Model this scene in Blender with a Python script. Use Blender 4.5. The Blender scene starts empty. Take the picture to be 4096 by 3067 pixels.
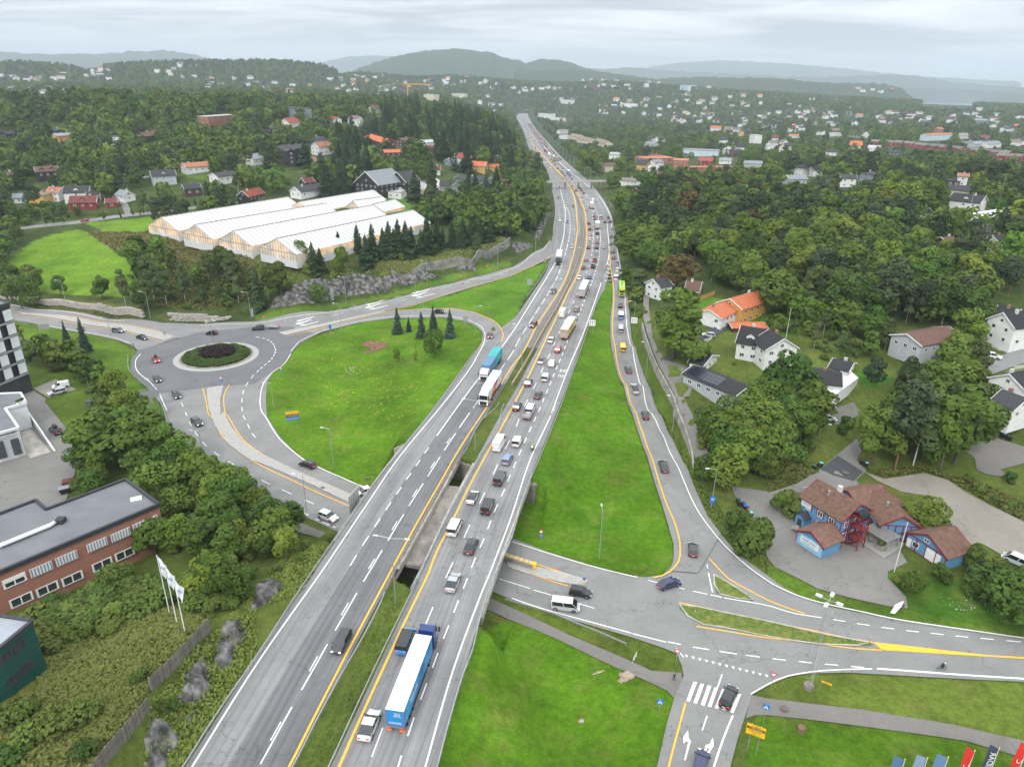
import bpy,bmesh,math,random
from math import cos,sin,pi,hypot,atan2,sqrt
import numpy as np
from mathutils import Vector,Matrix,noise
from mathutils.geometry import delaunay_2d_cdt
KST=dict(kind='structure')
KSF=dict(kind='stuff')
RNG=np.random.default_rng
NME=bpy.data.meshes.new
SHN='ShaderNode'
BX=lambda*a:MB().box(*a)
CYL=lambda*a,**k:MB().cyl(*a,**k)
D='deciduous'
def SV(n,k,v):n.inputs[k].default_value=v
random.seed(7);rng=RNG(7)
S=bpy.context.scene;COL=S.collection;R=math.radians
F=2837.0;CX=2048.0;CY=1533.5;PITCH=R(23.3);ROLL=R(.8);HC=86.0
cam=bpy.data.cameras.new('camera');co=bpy.data.objects.new('camera',cam);COL.objects.link(co)
co.location=(0,0,HC)
co.rotation_euler=(Matrix.Rotation(R(90)-PITCH,3,'X')@Matrix.Rotation(ROLL,3,'Z')).to_euler()
cam.sensor_width=36;cam.lens=36*F/4096;cam.clip_end=60000;cam.clip_start=1;S.camera=co
S.view_settings.view_transform='Standard';S.view_settings.look='None';S.view_settings.exposure=.15;S.view_settings.gamma=1
S.cycles.max_bounces=5;S.cycles.diffuse_bounces=2;S.cycles.glossy_bounces=2;S.cycles.transmission_bounces=3
S.cycles.volume_bounces=1;S.cycles.use_denoising=True;S.cycles.caustics_reflective=False;S.cycles.caustics_refractive=False
SUN_EL=R(42);SUN_AZ=R(250)
W=bpy.data.worlds.new('World');S.world=W;W.use_nodes=True
def wnodes():
 nt=W.node_tree;n=nt.nodes;L=nt.links;n.clear()
 out=n.new('ShaderNodeOutputWorld');bg=n.new('ShaderNodeBackground')
 sky=n.new('ShaderNodeTexSky');sky.sky_type='NISHITA';sky.sun_disc=False;sky.sun_elevation=SUN_EL;sky.sun_rotation=R(90)-SUN_AZ
 tc=n.new('ShaderNodeTexCoord');sep=n.new('ShaderNodeSeparateXYZ');L.new(tc.outputs['Generated'],sep.inputs[0])
 def M(op,a,b=None,c=None):
  m=n.new('ShaderNodeMath');m.operation=op
  for i,v in enumerate((a,b,c)):
   if v is None:continue
   if isinstance(v,(int,float)):m.inputs[i].default_value=v
   else:L.new(v,m.inputs[i])
  return m.outputs[0]
 z=M('MAXIMUM',sep.outputs['Z'],.0)
 den=M('ADD',z,.10)
 px=M('DIVIDE',sep.outputs['X'],den);py=M('DIVIDE',sep.outputs['Y'],den)
 cmb=n.new('ShaderNodeCombineXYZ');L.new(px,cmb.inputs[0]);L.new(py,cmb.inputs[1])
 mp=n.new('ShaderNodeMapping');SV(mp,'Scale',(.42,.75,1));mp.inputs['Rotation'].default_value=(0,0,R(14));L.new(cmb.outputs[0],mp.inputs[0])
 nz=n.new('ShaderNodeTexNoise');SV(nz,'Scale',1.15);SV(nz,'Detail',7);SV(nz,'Roughness',.55);SV(nz,'Distortion',.5)
 L.new(mp.outputs[0],nz.inputs['Vector'])
 cr=n.new('ShaderNodeValToRGB');L.new(nz.outputs['Fac'],cr.inputs[0])
 e=cr.color_ramp.elements;e[0].position=.40;e[0].color=(.39,.41,.44,1);e[1].position=.62;e[1].color=(.86,.86,.86,1)
 m2=e.new(.50);m2.color=(.62,.64,.66,1)
 hz=M('SUBTRACT',1.0,M('MINIMUM',M('DIVIDE',z,.05),1.0));hz=M('MULTIPLY',hz,.7)
 mx=n.new('ShaderNodeMix');mx.data_type='RGBA';L.new(hz,mx.inputs['Factor']);L.new(cr.outputs[0],mx.inputs['A']);SV(mx,'B',(.74,.75,.77,1))
 g=M('ADD',M('MULTIPLY',z,1.9),1.0)
 sc=n.new('ShaderNodeVectorMath');sc.operation='SCALE';L.new(mx.outputs['Result'],sc.inputs[0]);L.new(g,sc.inputs['Scale'])
 sk=n.new('ShaderNodeVectorMath');sk.operation='SCALE';L.new(sky.outputs[0],sk.inputs[0]);SV(sk,'Scale',.10)
 m3=n.new('ShaderNodeMix');m3.data_type='RGBA';SV(m3,'Factor',.96);L.new(sk.outputs[0],m3.inputs['A']);L.new(sc.outputs[0],m3.inputs['B'])
 L.new(m3.outputs['Result'],bg.inputs['Color']);SV(bg,'Strength',1.25);L.new(bg.outputs[0],out.inputs[0])
wnodes()
W.cycles.sampling_method='MANUAL';W.cycles.sample_map_resolution=512
sl=bpy.data.lights.new('sun','SUN');sl.energy=1.5;sl.angle=R(10);sl.color=(1,.97,.93);so=bpy.data.objects.new('sun',sl);COL.objects.link(so)
so.rotation_euler=(R(90)-SUN_EL,0,SUN_AZ-R(90)+R(180));so.location=(0,0,200)
TX={'1':0,'2':1024,'3':2048,'4':3072};TY={'A':200,'B':900,'C':1600,'D':2299}
def NN(t,x,y):
 if t=='N':return(x,y)
 if t=='V':return(x*1.8517,y*1.8517)
 return(TX[t[1]]+x/2.15625,TY[t[0]]+y/2.15625)
cR,sR=cos(ROLL),sin(ROLL);cP,sP=cos(PITCH),sin(PITCH)
def ray(u,v):
 a=(u-CX)/F;b=(CY-v)/F
 a2=a*cR-b*sR;b2=a*sR+b*cR
 return(a2,cP+b2*sP,-sP+b2*cP)
def at(t,x,y,z=.0):
 d=ray(*NN(t,x,y));k=(z-HC)/d[2];return(d[0]*k,d[1]*k,z)
def ats(t,x,y,d):
 r=ray(*NN(t,x,y));k=d/hypot(r[0],r[1]);return(r[0]*k,r[1]*k,HC+r[2]*k)
def projn(x,y,z):
 z=z-HC;d=y*cP-z*sP;a2=x/d;b2=(y*sP+z*cP)/d
 return(CX+F*(a2*cR+b2*sR),CY-F*(-a2*sR+b2*cR))
LT=['A1']
def P(s):
 out=[];t=LT[0]
 for w in s.split():
  if w[0].isalpha():t=LT[0]=w
  else:
   a=w.split(',');out.append((t,float(a[0]),float(a[1]))+tuple(float(q)for q in a[2:]))
 return out
def zh(y):return float(np.interp(y,[0,330,950,1500,2500,4000],[6,6,-6,-12,-19,-22]))
def onH(t,x,y,dz=.0):
 z=6.0
 for _ in range(12):
  p=at(t,x,y,z+dz);z=zh(p[1])
 return(p[0],p[1],z+dz)
LCL=[onH(*p)for p in P('D1 1600,1656 2196,720 C2 375,1656 740,1130 980,770 1290,375 1590,0 B2 1700,1350 1880,1110 2050,900 B3 0,850 130,650 290,420 350,250 345,140 350,20 A3 372,1430 372,1350 355,1250 335,1165 320,1100 290,1000 215,960 160,890 128,800 112,740 90,680 60,630 34,590 45,562 85,536')]
RCR=[onH(*p)for p in P('D2 1550,1656 1640,1350 1770,880 1870,600 1935,340 2050,0 C3 165,640 310,300 430,0 B3 560,1150 620,960 720,700 805,540 900,180 880,0 A3 870,1450 830,1350 750,1230 650,1120 520,1010 400,895 300,785 215,695 165,620 140,570 135,540')]
MCL=[onH(*p)for p in P('D2 310,1656 880,560 1150,60 C2 1100,1656 1250,1400 1440,1060 1620,740 1780,440 1960,160 2060,20 B3 0,1270 130,1050 270,820 410,600 500,400 560,180 595,0 A3 590,1500 560,1300 510,1190 455,1110 380,1030 280,930 200,835 150,740 110,640 88,560 100,540')]
MCR=[onH(*p)for p in P('D2 640,1656 870,1190 1080,720 1290,300 1415,0 C2 1330,1656 1700,880 1930,460 2100,130 B3 0,1480 130,1235 275,960 420,690 540,420 600,210 620,0 A3 605,1500 575,1300 522,1190 468,1110 392,1030 290,930 208,835 157,740 116,640 93,560 104,540')]
def CVX(L):
 L=sorted([(p[1],p[0])for p in L]);ys=[p[0]for p in L];xs=[p[1]for p in L]
 s0=(xs[2]-xs[0])/(ys[2]-ys[0]);ys=[ys[0]-60]+ys;xs=[xs[0]-60*s0]+xs
 return np.array(ys),np.array(xs)
def SMO(c):
 ys=np.concatenate([np.arange(c[0][0],400,4.0),np.arange(400,c[0][-1],12.0)]);xs=np.interp(ys,*c)
 for _ in range(6):xs[1:-1]=(xs[:-2]+2*xs[1:-1]+xs[2:])/4
 return ys,xs
cLL,cLR,cRL,cRR=[SMO(CVX(L))for L in(LCL,MCL,MCR,RCR)]
fLL=lambda y:np.interp(y,*cLL);fLR=lambda y:np.interp(y,*cLR);fRL=lambda y:np.interp(y,*cRL);fRR=lambda y:np.interp(y,*cRR)
YH0,YH1=35.0,2440.0
BR=dict(nL=at('C2',1290,350,6),sL=at('C2',660,1230,6),nR=at('C3',180,680,6),sR=at('D2',1930,430,6))
def IBR(x,y):
 def side(a,b):return(b[0]-a[0])*(y-a[1])-(b[1]-a[1])*(x-a[0])
 return(side(BR['sL'],BR['sR'])>0)&(side(BR['nL'],BR['nR'])<0)
CT=[]
def ctl(s):
 for p in P(s):
  q=at(*p[:3],p[3]);CT.append(q)
ctl('D3 100,420,0 800,100,0 800,900,0 1400,60,0 1500,600,0 2000,900,0 1700,1600,0 300,1400,.4 1250,1500,0 1100,500,0 40,900,1.5 D4 400,300,0 1000,700,0 2000,800,0 300,1200,0 1500,1500,0 2100,400,0 1200,100,.2')
ctl('C4 200,1500,.3 1000,1600,.3 400,900,.5 1000,1300,.8 1500,1200,1 1700,900,2 2100,1300,1.5 1900,450,4 700,500,2.5 650,130,4 100,650,2 2150,800,3 1300,500,3.5')
ctl('C3 120,1150,0 300,1080,.3 600,1250,0 1200,1450,0 750,850,1.3 800,300,3.2 900,0,4 300,1500,0 30,1580,0 550,900,1.2 400,500,3.5 1300,520,2 1230,300,2.6 1450,900,.8 1390,1000,.6 1560,1250,.1 1500,1500,0 1900,1500,0 1640,1000,.8 1700,800,1.5 1900,1000,1 2100,850,1.8')
ctl('B3 900,400,6 860,700,5.6 1000,700,5.6 870,1050,4.9 1020,1050,4.9 980,1400,4 1150,1400,4 1100,1640,3.3 1260,1640,3.3 C3 1290,180,3 1460,440,2.2 1540,650,1.9 B3 800,900,5.3 750,1400,4.1 500,1600,4.6')
def zl(y):return np.interp(y,[120,140,150,158,170,215,330],[1.8,2.2,4.3,6.3,7.4,9.2,10])
def onL(t,x,y):
 z=7.0
 for _ in range(10):p=at(t,x,y,z);z=float(zl(p[1]))
 return(p[0],p[1],z)
WTOP=[onL(*p[:3])for p in P('B3 1122,850 1150,960 1200,1100 1250,1220 1330,1370 1420,1540 C3 1395,0 1450,150 1508,300 1555,470 1562,560')]
for a_,b_ in zip(WTOP,WTOP[1:]):
 L_=hypot(b_[0]-a_[0],b_[1]-a_[1]);nx_,ny_=(b_[1]-a_[1])/L_,-(b_[0]-a_[0])/L_
 if nx_>0:nx_,ny_=-nx_,-ny_
 for k_ in range(max(1,int(L_/3))):
  t_=k_/max(1,int(L_/3));x_=a_[0]+(b_[0]-a_[0])*t_;y_=a_[1]+(b_[1]-a_[1])*t_;rz=float(np.interp(y_,[130,145,160,180,205,235,270,300],[.5,1.7,2.4,3.3,4.3,5,5.6,6]))
  CT.append((x_+nx_*1.4,y_+ny_*1.4,rz));CT.append((x_-nx_*1.0,y_-ny_*1.0,float(zl(y_))))
for p in P('B3 1155,600 1160,780 1185,930 1240,1080 1300,1200 1400,1350 1500,1480 C3 1470,60 1550,250 1640,440 1660,560 B3 1190,700 1230,900 1400,1200 1600,1400 C3 1600,100 1750,400'):CT.append(onL(*p[:3]))
ctl('B3 1130,480,10 C3 1750,700,2.2')
ctl('B3 1700,1000,10 2000,800,10 1500,600,10 1250,350,10 1200,200,10 1700,1600,6 1900,1300,8 2000,1600,6 B4 200,900,11 200,1300,9 600,1350,9 1000,1300,10 500,1600,6 1300,1000,13 2000,950,15 2000,1200,12 2100,1500,9 1500,1500,6 1000,500,20 300,300,20 2000,150,24 1500,500,20')
ctl('A3 1000,1400,12 1300,1300,16 1700,1300,20 2100,1500,22 950,1180,12 1500,1000,10 1000,1000,4 1900,1000,9 700,950,0 900,800,-4 1500,700,-2 2000,700,2 500,800,-8 1200,550,-8 A4 1600,1400,25 1900,1550,23 600,1600,24 500,1100,20 1000,1250,24 1500,1150,25 1000,800,8 2000,900,8 300,700,4 1500,600,6 1900,700,8 600,900,10')
ctl('B3 960,500,7 1000,200,9 930,60,8 A3 900,1300,9 840,1300,6.5 990,1500,12')
ctl('B1 100,750,0 800,850,0 1500,900,0 1300,1200,0 1900,1100,0 2100,1500,0 1150,1000,0 1800,820,0 2150,1050,0 1000,790,0 400,710,0 30,645,0 C1 1500,100,0 1700,200,0 2100,500,0 C2 300,400,0 600,900,0 100,250,0 300,900,0 650,1080,0 750,650,0 1000,900,0 1100,1200,0 1300,900,0 1400,1100,0')
ctl('B1 30,600,2.2 600,650,2.4 900,705,2.4 1200,730,2.4 1500,750,2 1900,760,1.8 100,540,2.8 300,300,5 600,200,7 1000,350,6 650,60,10 1500,420,7 1900,600,4 1100,150,12 1700,200,13 1700,350,9 1300,60,16 1500,110,15.5 1850,190,15.5 2170,240,15.5 1400,250,10.5')
ctl('A1 300,1540,11 700,1480,12 1400,1420,14 2100,1320,16 650,1300,17 250,1300,14 1100,1260,19 1400,1100,24 1900,1080,25 400,1060,26 1000,770,36 1500,600,41 500,500,40 200,600,34 1200,450,46 2000,450,50 300,420,44 60,900,22 900,900,30 1700,800,32')
ctl('A2 300,550,46 1000,500,44 1300,700,34 1700,900,24 2000,1000,20 600,900,30 1000,1150,20 200,1200,22 1300,1250,17 1800,1200,17 1900,700,24 1300,550,40 1450,1500,16 700,1150,20 1700,450,38 2000,550,28')
ctl('B2 200,280,15 600,240,15 1350,40,16 20,500,7 60,740,.5 380,530,9 560,460,9.5 800,420,9.2 1150,430,8 1400,360,9.2 1750,335,8.3 1950,285,9.6 2160,140,12 420,700,1 640,665,1.2 830,612,1.5 1000,592,2 1100,562,2.2 1300,520,2.8 1600,462,3.6 1900,390,4.6 2060,330,5.2 2200,260,5.6')
ctl('B2 100,850,0 900,680,1.5 1500,540,3.3 2100,400,5.2 1100,760,1 1500,730,2 1950,800,4.5 2100,900,5.5 600,900,.2 350,1100,0 150,1300,0 60,1600,0 1700,600,4 2000,600,5 1900,950,4.5 1300,1000,2 900,1200,1 1200,1400,1.5 1500,1350,3 C2 300,200,0 800,300,0 600,550,0 1000,650,0 1150,450,.8')
ctl('A3 100,1200,16 250,1280,11 200,1500,11 150,1000,12 60,800,4 290,1330,7 330,1500,6.2 B3 100,50,12 0,150,10.5 60,250,6.4 150,170,6.4 240,60,6.6 100,330,5.8 0,390,5.6 250,250,5.9 B2 1850,465,4.6 1700,520,4.0')
ctl('C1 300,650,0 100,400,0 550,200,.8 500,700,0 B1 300,1350,.8 500,1500,.8 700,1100,1.2 1000,1150,.5 150,850,.3 C1 900,300,.5 1200,450,.4 1700,500,.2 2000,800,.8 1500,1100,2.5 1900,1300,4.5 1150,1440,1.6 850,1540,1.6 D1 500,120,2 200,260,2.5 20,350,3.5 C2 100,900,.8 480,1150,.3 300,1300,3.5 100,1500,6 600,1210,2')
ctl('D1 1000,600,8.4 700,800,9.6 400,1300,11 1600,480,10.5 1250,900,11 900,1400,11.5 200,1500,11 1300,300,6.8 600,500,6.5 300,600,7.5 1800,470,10 1590,660,10.5 1300,980,10.8 1240,1180,10.8 1090,1340,11 860,1600,11 2100,400,8 1950,450,8.5 2150,560,6.6 2010,780,6.4 1850,1050,6.4 1700,1300,6.3 1560,1560,6.2 1650,900,8 1400,1300,8.3 1250,1550,8.4 50,1000,10')
def far(s,d,dz=0):
 for p in P(s):
  q=ats(*p[:3],d);CT.append((q[0],q[1],q[2]+dz))
far('A1 0,330 700,330 1400,350 2100,350 A2 300,400 700,440 1100,450 1500,450 2000,520',860,-13)
far('A1 0,280 700,290 1500,290 2100,300 A2 500,330 1000,340 1500,360 2000,400',2000,-12)
far('A2 760,205 900,185 1100,205 1400,230 1700,215 2100,250 A3 200,300 700,265 1000,270 1300,300',3000,-14)
far('A2 1500,300 A3 300,420 1200,430 1900,430 A4 300,440 800,450 1300,470 1800,505 2150,510',2400,-16)
for a in np.linspace(-44,44,12):
 CT.append((15500*sin(R(a)),15500*cos(R(a)),-60));CT.append((6600*sin(R(a)),6600*cos(R(a)),-60 if a<18 else-135))
for a in(-60,60):
 for d,z in((60,8 if a<0 else 0),(200,6),(600,30),(1500,10),(4000,20),(9000,100)):CT.append((d*sin(R(a)),d*cos(R(a)),z))
for y in list(range(40,430,14))+list(range(440,1000,40))+list(range(1000,2500,110)):
 for fx,off in((fLL,-1.5),(fRR,1.5),(fLR,1.0)):
  x=float(fx(y))+off
  if IBR(x,y):CT.append((x,y,.0))
  else:CT.append((x,y,zh(y)-.1))
RID=[]
def RDG(s,d0,w,dz=0):
 A_=[]
 for p in P(s):
  q=ats(*p[:3],d0);A_.append((atan2(q[0],q[1]),q[2]+dz))
 A_.sort();RID.append((np.array([a[0]for a in A_]),np.array([a[1]for a in A_]),d0,w))
RDG('A1 -600,160 -200,130 0,112 110,100 350,112 600,135 730,168 850,160 900,128 1150,105 1450,98 1800,92 2200,90 A2 180,92 350,103 560,125 640,150 690,172 720,225 800,300 1000,400',2600,600,-9)
RDG('A2 600,300 720,230 760,210 900,193 1100,212 1300,235 1500,232 1700,222 1900,238 2150,262 A3 200,290 500,300 700,272 1000,280 1200,300 1500,330 1800,400',2900,500,-9)
RDG('A1 -500,60 0,25 500,45 820,40 1000,28 1130,20 1300,14 1390,10 1480,18 1580,35 1700,55 1830,85 1950,110 2150,140',8800,1200)
RDG('A2 700,240 820,190 880,168 1000,122 1100,85 1200,60 1320,30 1450,8 1560,-5 1700,-12 1820,-6 1900,5 1980,16 2050,30 2110,60 2160,82 A3 60,96 120,112 180,95 230,84 300,80 420,88 470,98 520,115 580,142 650,160 760,200 900,260',5200,700)
RDG('A2 300,150 560,110 680,85 800,60 1000,48 1250,60 1500,90',12800,1500)
RDG('A3 500,190 700,165 850,162 1000,155 1150,168 1400,190 1600,196 1700,200 2100,215 A4 100,232 300,235 550,238 800,225 930,222 1060,213 1180,222 1300,235 1450,255 1600,285 1800,300 2200,330 2500,350',9600,1000)
RDG('A3 1000,180 1200,150 1400,118 1500,108 1650,98 1800,95 2000,102 2208,112 A4 200,120 400,138 500,150 700,168 900,190 1200,215 1500,240 2200,280',13800,1600)
RDG('A3 0,190 200,178 400,172 600,176 700,182 800,196 900,210 1050,225 1200,250 1400,240 1600,232 1900,238 2200,246 A4 200,262 400,280 700,290 1000,300 1150,330 1250,420',4300,450)
RDG('A4 900,330 1200,325 1400,338 1700,345 1950,365 2208,385 2500,390',7900,400)
def ridges(x,y,out):
 r=np.hypot(x,y);m=r>1700
 if not m.any():return out
 a=np.arctan2(x[m],y[m]);rr=r[m];o=out[m]
 for az,tz,d0,w in RID:
  t=np.interp(a,az,tz,left=-300,right=-300);base=-140.0
  h=base+(t-base)*np.exp(-((rr-d0)/w)**2);o=np.maximum(o,np.where(t>-200,h,-999))
 out[m]=o;return out
C=np.array(CT)
keep=[];
for i in range(len(C)):
 d=np.hypot(C[keep,0]-C[i,0],C[keep,1]-C[i,1])if keep else np.array([9e9])
 if d.min()>1.2+.002*abs(C[i,1]):keep.append(i)
C=C[keep]
c2=1.0
def kern(d2):return-np.sqrt(d2+c2)
A=kern((C[:,None,0]-C[None,:,0])**2+(C[:,None,1]-C[None,:,1])**2)
NCT=len(C);AA=np.zeros((NCT+1,NCT+1));AA[:NCT,:NCT]=A+np.eye(NCT)*-.03;AA[:NCT,NCT]=1;AA[NCT,:NCT]=1
WT=np.linalg.solve(AA,np.concatenate([C[:,2],[0]]))
ZH=lambda y:np.interp(y,[0,330,950,1500,2500,4000],[6,6,-6,-12,-19,-22])
def T(x,y):
 x=np.atleast_1d(np.asarray(x,float));y=np.atleast_1d(np.asarray(y,float));sh=x.shape;x=x.ravel();y=y.ravel()
 out=np.empty(len(x))
 for i in range(0,len(x),20000):
  xs,ys=x[i:i+20000],y[i:i+20000]
  out[i:i+20000]=kern((xs[:,None]-C[None,:,0])**2+(ys[:,None]-C[None,:,1])**2)@WT[:NCT]+WT[NCT]
 yy=np.clip(y,YH0,YH1+60)
 a=fLL(yy)-1.2;b=fRR(yy)+1.2
 d=np.maximum(np.maximum(a-x,x-b),np.maximum(y-YH1-40,0))
 w=np.clip(1-d/(4+y*.004),0,1);w=w*w*(3-2*w)
 w=np.where(IBR(x,y),0,w)
 out=out*(1-w)+(ZH(y)-.12)*w
 br=IBR(x,y)&(d<3);out=np.where(br,np.minimum(out,.0),out)
 out=ridges(x,y,out)
 return out.reshape(sh)
def Tz(x,y):return float(T([x],[y])[0])
KS=np.concatenate([np.geomspace(.25,.999,10),np.array([1.0])])
def G(t,x,y,dz=.0):
 d=ray(*NN(t,x,y));h=hypot(d[0],d[1])
 rr=np.geomspace(40,16000,420)/h
 X=d[0]*rr;Y=d[1]*rr;Z=HC+d[2]*rr;g=Z-(T(X,Y)+dz)
 i=np.argmax(g<0)
 if g[i]>=0:i=len(rr)-1
 if i==0:i=1
 a,b=rr[i-1],rr[i]
 ks=np.linspace(a,b,24);g2=HC+d[2]*ks-(T(d[0]*ks,d[1]*ks)+dz);j=np.argmax(g2<0)
 if g2[j]>=0:j=len(ks)-1
 if j==0:k=ks[0]
 else:
  q=g2[j-1]/(g2[j-1]-g2[j]+1e-9);k=ks[j-1]+(ks[j]-ks[j-1])*q
 return(d[0]*k,d[1]*k,HC+d[2]*k)
def tag(o,lbx=None,cat=None,gpx=None,kind=None):
 if lbx:o['label']=lbx
 if cat:o['category']=cat
 if gpx:o['group']=gpx
 if kind:o['kind']=kind
 return o
def link(name,me,pnt=None,loc=None,rot=None):
 o=bpy.data.objects.new(name,me);COL.objects.link(o)
 if pnt:o.parent=pnt
 if loc is not None:o.location=loc
 if rot is not None:o.rotation_euler=rot
 return o
def EMP(name,loc=(0,0,0),rz=0,lbx=None,cat=None,gpx=None,kind=None):
 o=bpy.data.objects.new(name,None);COL.objects.link(o);o.location=loc;o.rotation_euler=(0,0,rz);o.empty_display_size=.5
 return tag(o,lbx,cat,gpx,kind)
def mesh(name,vs,fs,mats=(),mi=None,smf=False):
 me=NME(name);me.from_pydata([tuple(v)for v in vs],[],fs)
 for m in mats:me.materials.append(m)
 if mi is not None:me.polygons.foreach_set('material_index',mi)
 if smf:me.polygons.foreach_set('use_smooth',[True]*len(me.polygons))
 me.update();return me
class MB:
 def __init__(s):s.v=[];s.f=[];s.m=[]
 def add(s,vs,fs,m=0):
  k=len(s.v);s.v+=[tuple(v)for v in vs];s.f+=[tuple(i+k for i in f)for f in fs];s.m+=[m]*len(fs);return s
 def box(s,x0,x1,y0,y1,z0,z1,m=0):
  return s.add([(x0,y0,z0),(x1,y0,z0),(x1,y1,z0),(x0,y1,z0),(x0,y0,z1),(x1,y0,z1),(x1,y1,z1),(x0,y1,z1)],[(0,3,2,1),(4,5,6,7),(0,1,5,4),(1,2,6,5),(2,3,7,6),(3,0,4,7)],m)
 def cyl(s,p,q,r0,r1=None,n=8,m=0,cap=True):
  r1=r0 if r1 is None else r1;p=Vector(p);q=Vector(q);d=(q-p).normalized();a=d.orthogonal().normalized();b=d.cross(a)
  vs=[];
  for i in range(n):
   t=2*pi*i/n;o=a*cos(t)+b*sin(t);vs+=[p+o*r0,q+o*r1]
  fs=[(2*i,(2*i+2)%(2*n),(2*i+3)%(2*n),2*i+1)for i in range(n)]
  if cap:fs+=[tuple(2*i for i in range(n))[::-1],tuple(2*i+1 for i in range(n))]
  return s.add(vs,fs,m)
 def prism(s,pts,z0,z1,m=0):
  n=len(pts);vs=[(p[0],p[1],z0)for p in pts]+[(p[0],p[1],z1)for p in pts]
  return s.add(vs,[tuple(range(n))[::-1],tuple(range(n,2*n))]+[(i,(i+1)%n,n+(i+1)%n,n+i)for i in range(n)],m)
 def me(s,name,*mats,smf=False):return mesh(name,s.v,s.f,mats,s.m,smf)
 def ob(s,name,mat,pnt=None,loc=None,rot=None,smf=False):
  mats=mat if isinstance(mat,(list,tuple))else[mat]
  return link(name,s.me(name,*mats,smf=smf),pnt,loc,rot)
MT={}
def mat(name,col,rough=.8,var=.15,scale=1.0,bump=.0,bsc=None,metal=0,ocl=False,coat=0,emit=None,estr=0,col2=None,dtl=4,spc='Object',spec=.4,trans=0,rand=0):
 if name in MT:return MT[name]
 m=bpy.data.materials.new(name);m.use_nodes=True;nt=m.node_tree;N=nt.nodes;L=nt.links;b=N['Principled BSDF']
 SV(b,'Roughness',rough);SV(b,'Metallic',metal)
 SV(b,'Specular IOR Level',spec);SV(b,'Coat Weight',coat)
 tc=N.new('ShaderNodeTexCoord')
 if spc=='World':
  g=N.new('ShaderNodeNewGeometry');vec=g.outputs['Position']
 else:vec=tc.outputs[spc]
 nz=N.new('ShaderNodeTexNoise');SV(nz,'Scale',scale);SV(nz,'Detail',dtl);L.new(vec,nz.inputs['Vector'])
 base=N.new('ShaderNodeRGB');base.outputs[0].default_value=(*col,1);bo=base.outputs[0]
 if ocl:
  oi=N.new('ShaderNodeObjectInfo');bo=oi.outputs['Color']
 if col2:
  mx=N.new('ShaderNodeMix');mx.data_type='RGBA';L.new(nz.outputs['Fac'],mx.inputs['Factor'])
  rp=N.new('ShaderNodeMapRange');SV(rp,'From Min',.38);SV(rp,'From Max',.62);L.new(nz.outputs['Fac'],rp.inputs['Value']);L.new(rp.outputs[0],mx.inputs['Factor'])
  L.new(bo,mx.inputs['A']);SV(mx,'B',(*col2,1));bo=mx.outputs['Result']
 hsv=N.new('ShaderNodeHueSaturation');L.new(bo,hsv.inputs['Color'])
 mr=N.new('ShaderNodeMapRange');SV(mr,'From Min',.3);SV(mr,'From Max',.7);SV(mr,'To Min',1-var);SV(mr,'To Max',1+var)
 L.new(nz.outputs['Fac'],mr.inputs['Value'])
 vo=mr.outputs[0]
 if rand:
  oi2=N.new('ShaderNodeObjectInfo');r2=N.new('ShaderNodeMapRange');SV(r2,'To Min',1-rand);SV(r2,'To Max',1+rand);L.new(oi2.outputs['Random'],r2.inputs['Value'])
  mu=N.new('ShaderNodeMath');mu.operation='MULTIPLY';L.new(vo,mu.inputs[0]);L.new(r2.outputs[0],mu.inputs[1]);vo=mu.outputs[0]
 L.new(vo,hsv.inputs['Value'])
 L.new(hsv.outputs[0],b.inputs['Base Color'])
 if bump:
  n2=N.new('ShaderNodeTexNoise');SV(n2,'Scale',bsc or scale*4);SV(n2,'Detail',5);L.new(vec,n2.inputs['Vector'])
  bp=N.new('ShaderNodeBump');SV(bp,'Distance',bump);SV(bp,'Strength',1);L.new(n2.outputs['Fac'],bp.inputs['Height']);L.new(bp.outputs[0],b.inputs['Normal'])
 if emit:SV(b,'Emission Color',(*emit,1));SV(b,'Emission Strength',estr)
 MT[name]=m;m['hsv']=hsv.name
 return m
def nodes(m):return m.node_tree.nodes,m.node_tree.links,m.node_tree.nodes['Principled BSDF']
def IPL(px,py,poly):
 r=np.zeros(px.shape,bool);n=len(poly)
 for i in range(n):
  x0,y0=poly[i];x1,y1=poly[(i+1)%n]
  if y0==y1:continue
  r^=((y0>py)!=(y1>py))&(px<(x1-x0)*(py-y0)/(y1-y0)+x0)
 return r
def pp(s):return[NN(*p[:3])for p in P(s)]
angs=np.linspace(R(-54),R(54),430)
rs=[30.0]
while rs[-1]<15800:rs.append(rs[-1]*(1.0062 if rs[-1]<700 else 1.0095))
rs=np.array(rs)
AX,RR_=np.meshgrid(angs,rs)
GX=np.sin(AX)*RR_;GY=np.cos(AX)*RR_
GZ=T(GX,GY)
def fbm(x,y,s,sdx=0):
 v=np.zeros(x.shape);a=1.0
 for k in range(4):
  c,sn=cos(1.1*k+sdx),sin(1.1*k+sdx);u=(x*c-y*sn)/s+sdx*7.3;w=(x*sn+y*c)/s-sdx*3.1
  v+=a*(np.sin(u*1.3+1.7*np.sin(w*.9+k))*np.cos(w*1.1+1.3*np.sin(u*.7-k)));a*=.5;s*=.47
 return v/1.6
d_=RR_
GZ+=np.where(d_>1800,fbm(GX,GY,260,1)*np.clip((d_-1800)/3000,0,1)*7,0)
GZ+=np.where(d_>2600,rng.normal(0,1,GX.shape)*np.clip((d_-3200)/1500,0,1)*np.where(d_>7000,6.0,4.0),0)
nearroad=(GX>fLL(np.clip(GY,35,2400))-6)&(GX<fRR(np.clip(GY,35,2400))+6)&(GY<2480)
GZ-=np.where(nearroad&(d_>300),.35+np.clip((d_-300)/1500,0,1),.0)
LAWN=(.086,.180,.009);FIELD=(.120,.225,.016);RGH=(.085,.118,.022);FLR=(.050,.075,.020);WOODF=(.030,.050,.022);DRY=(.135,.115,.050)
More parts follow.
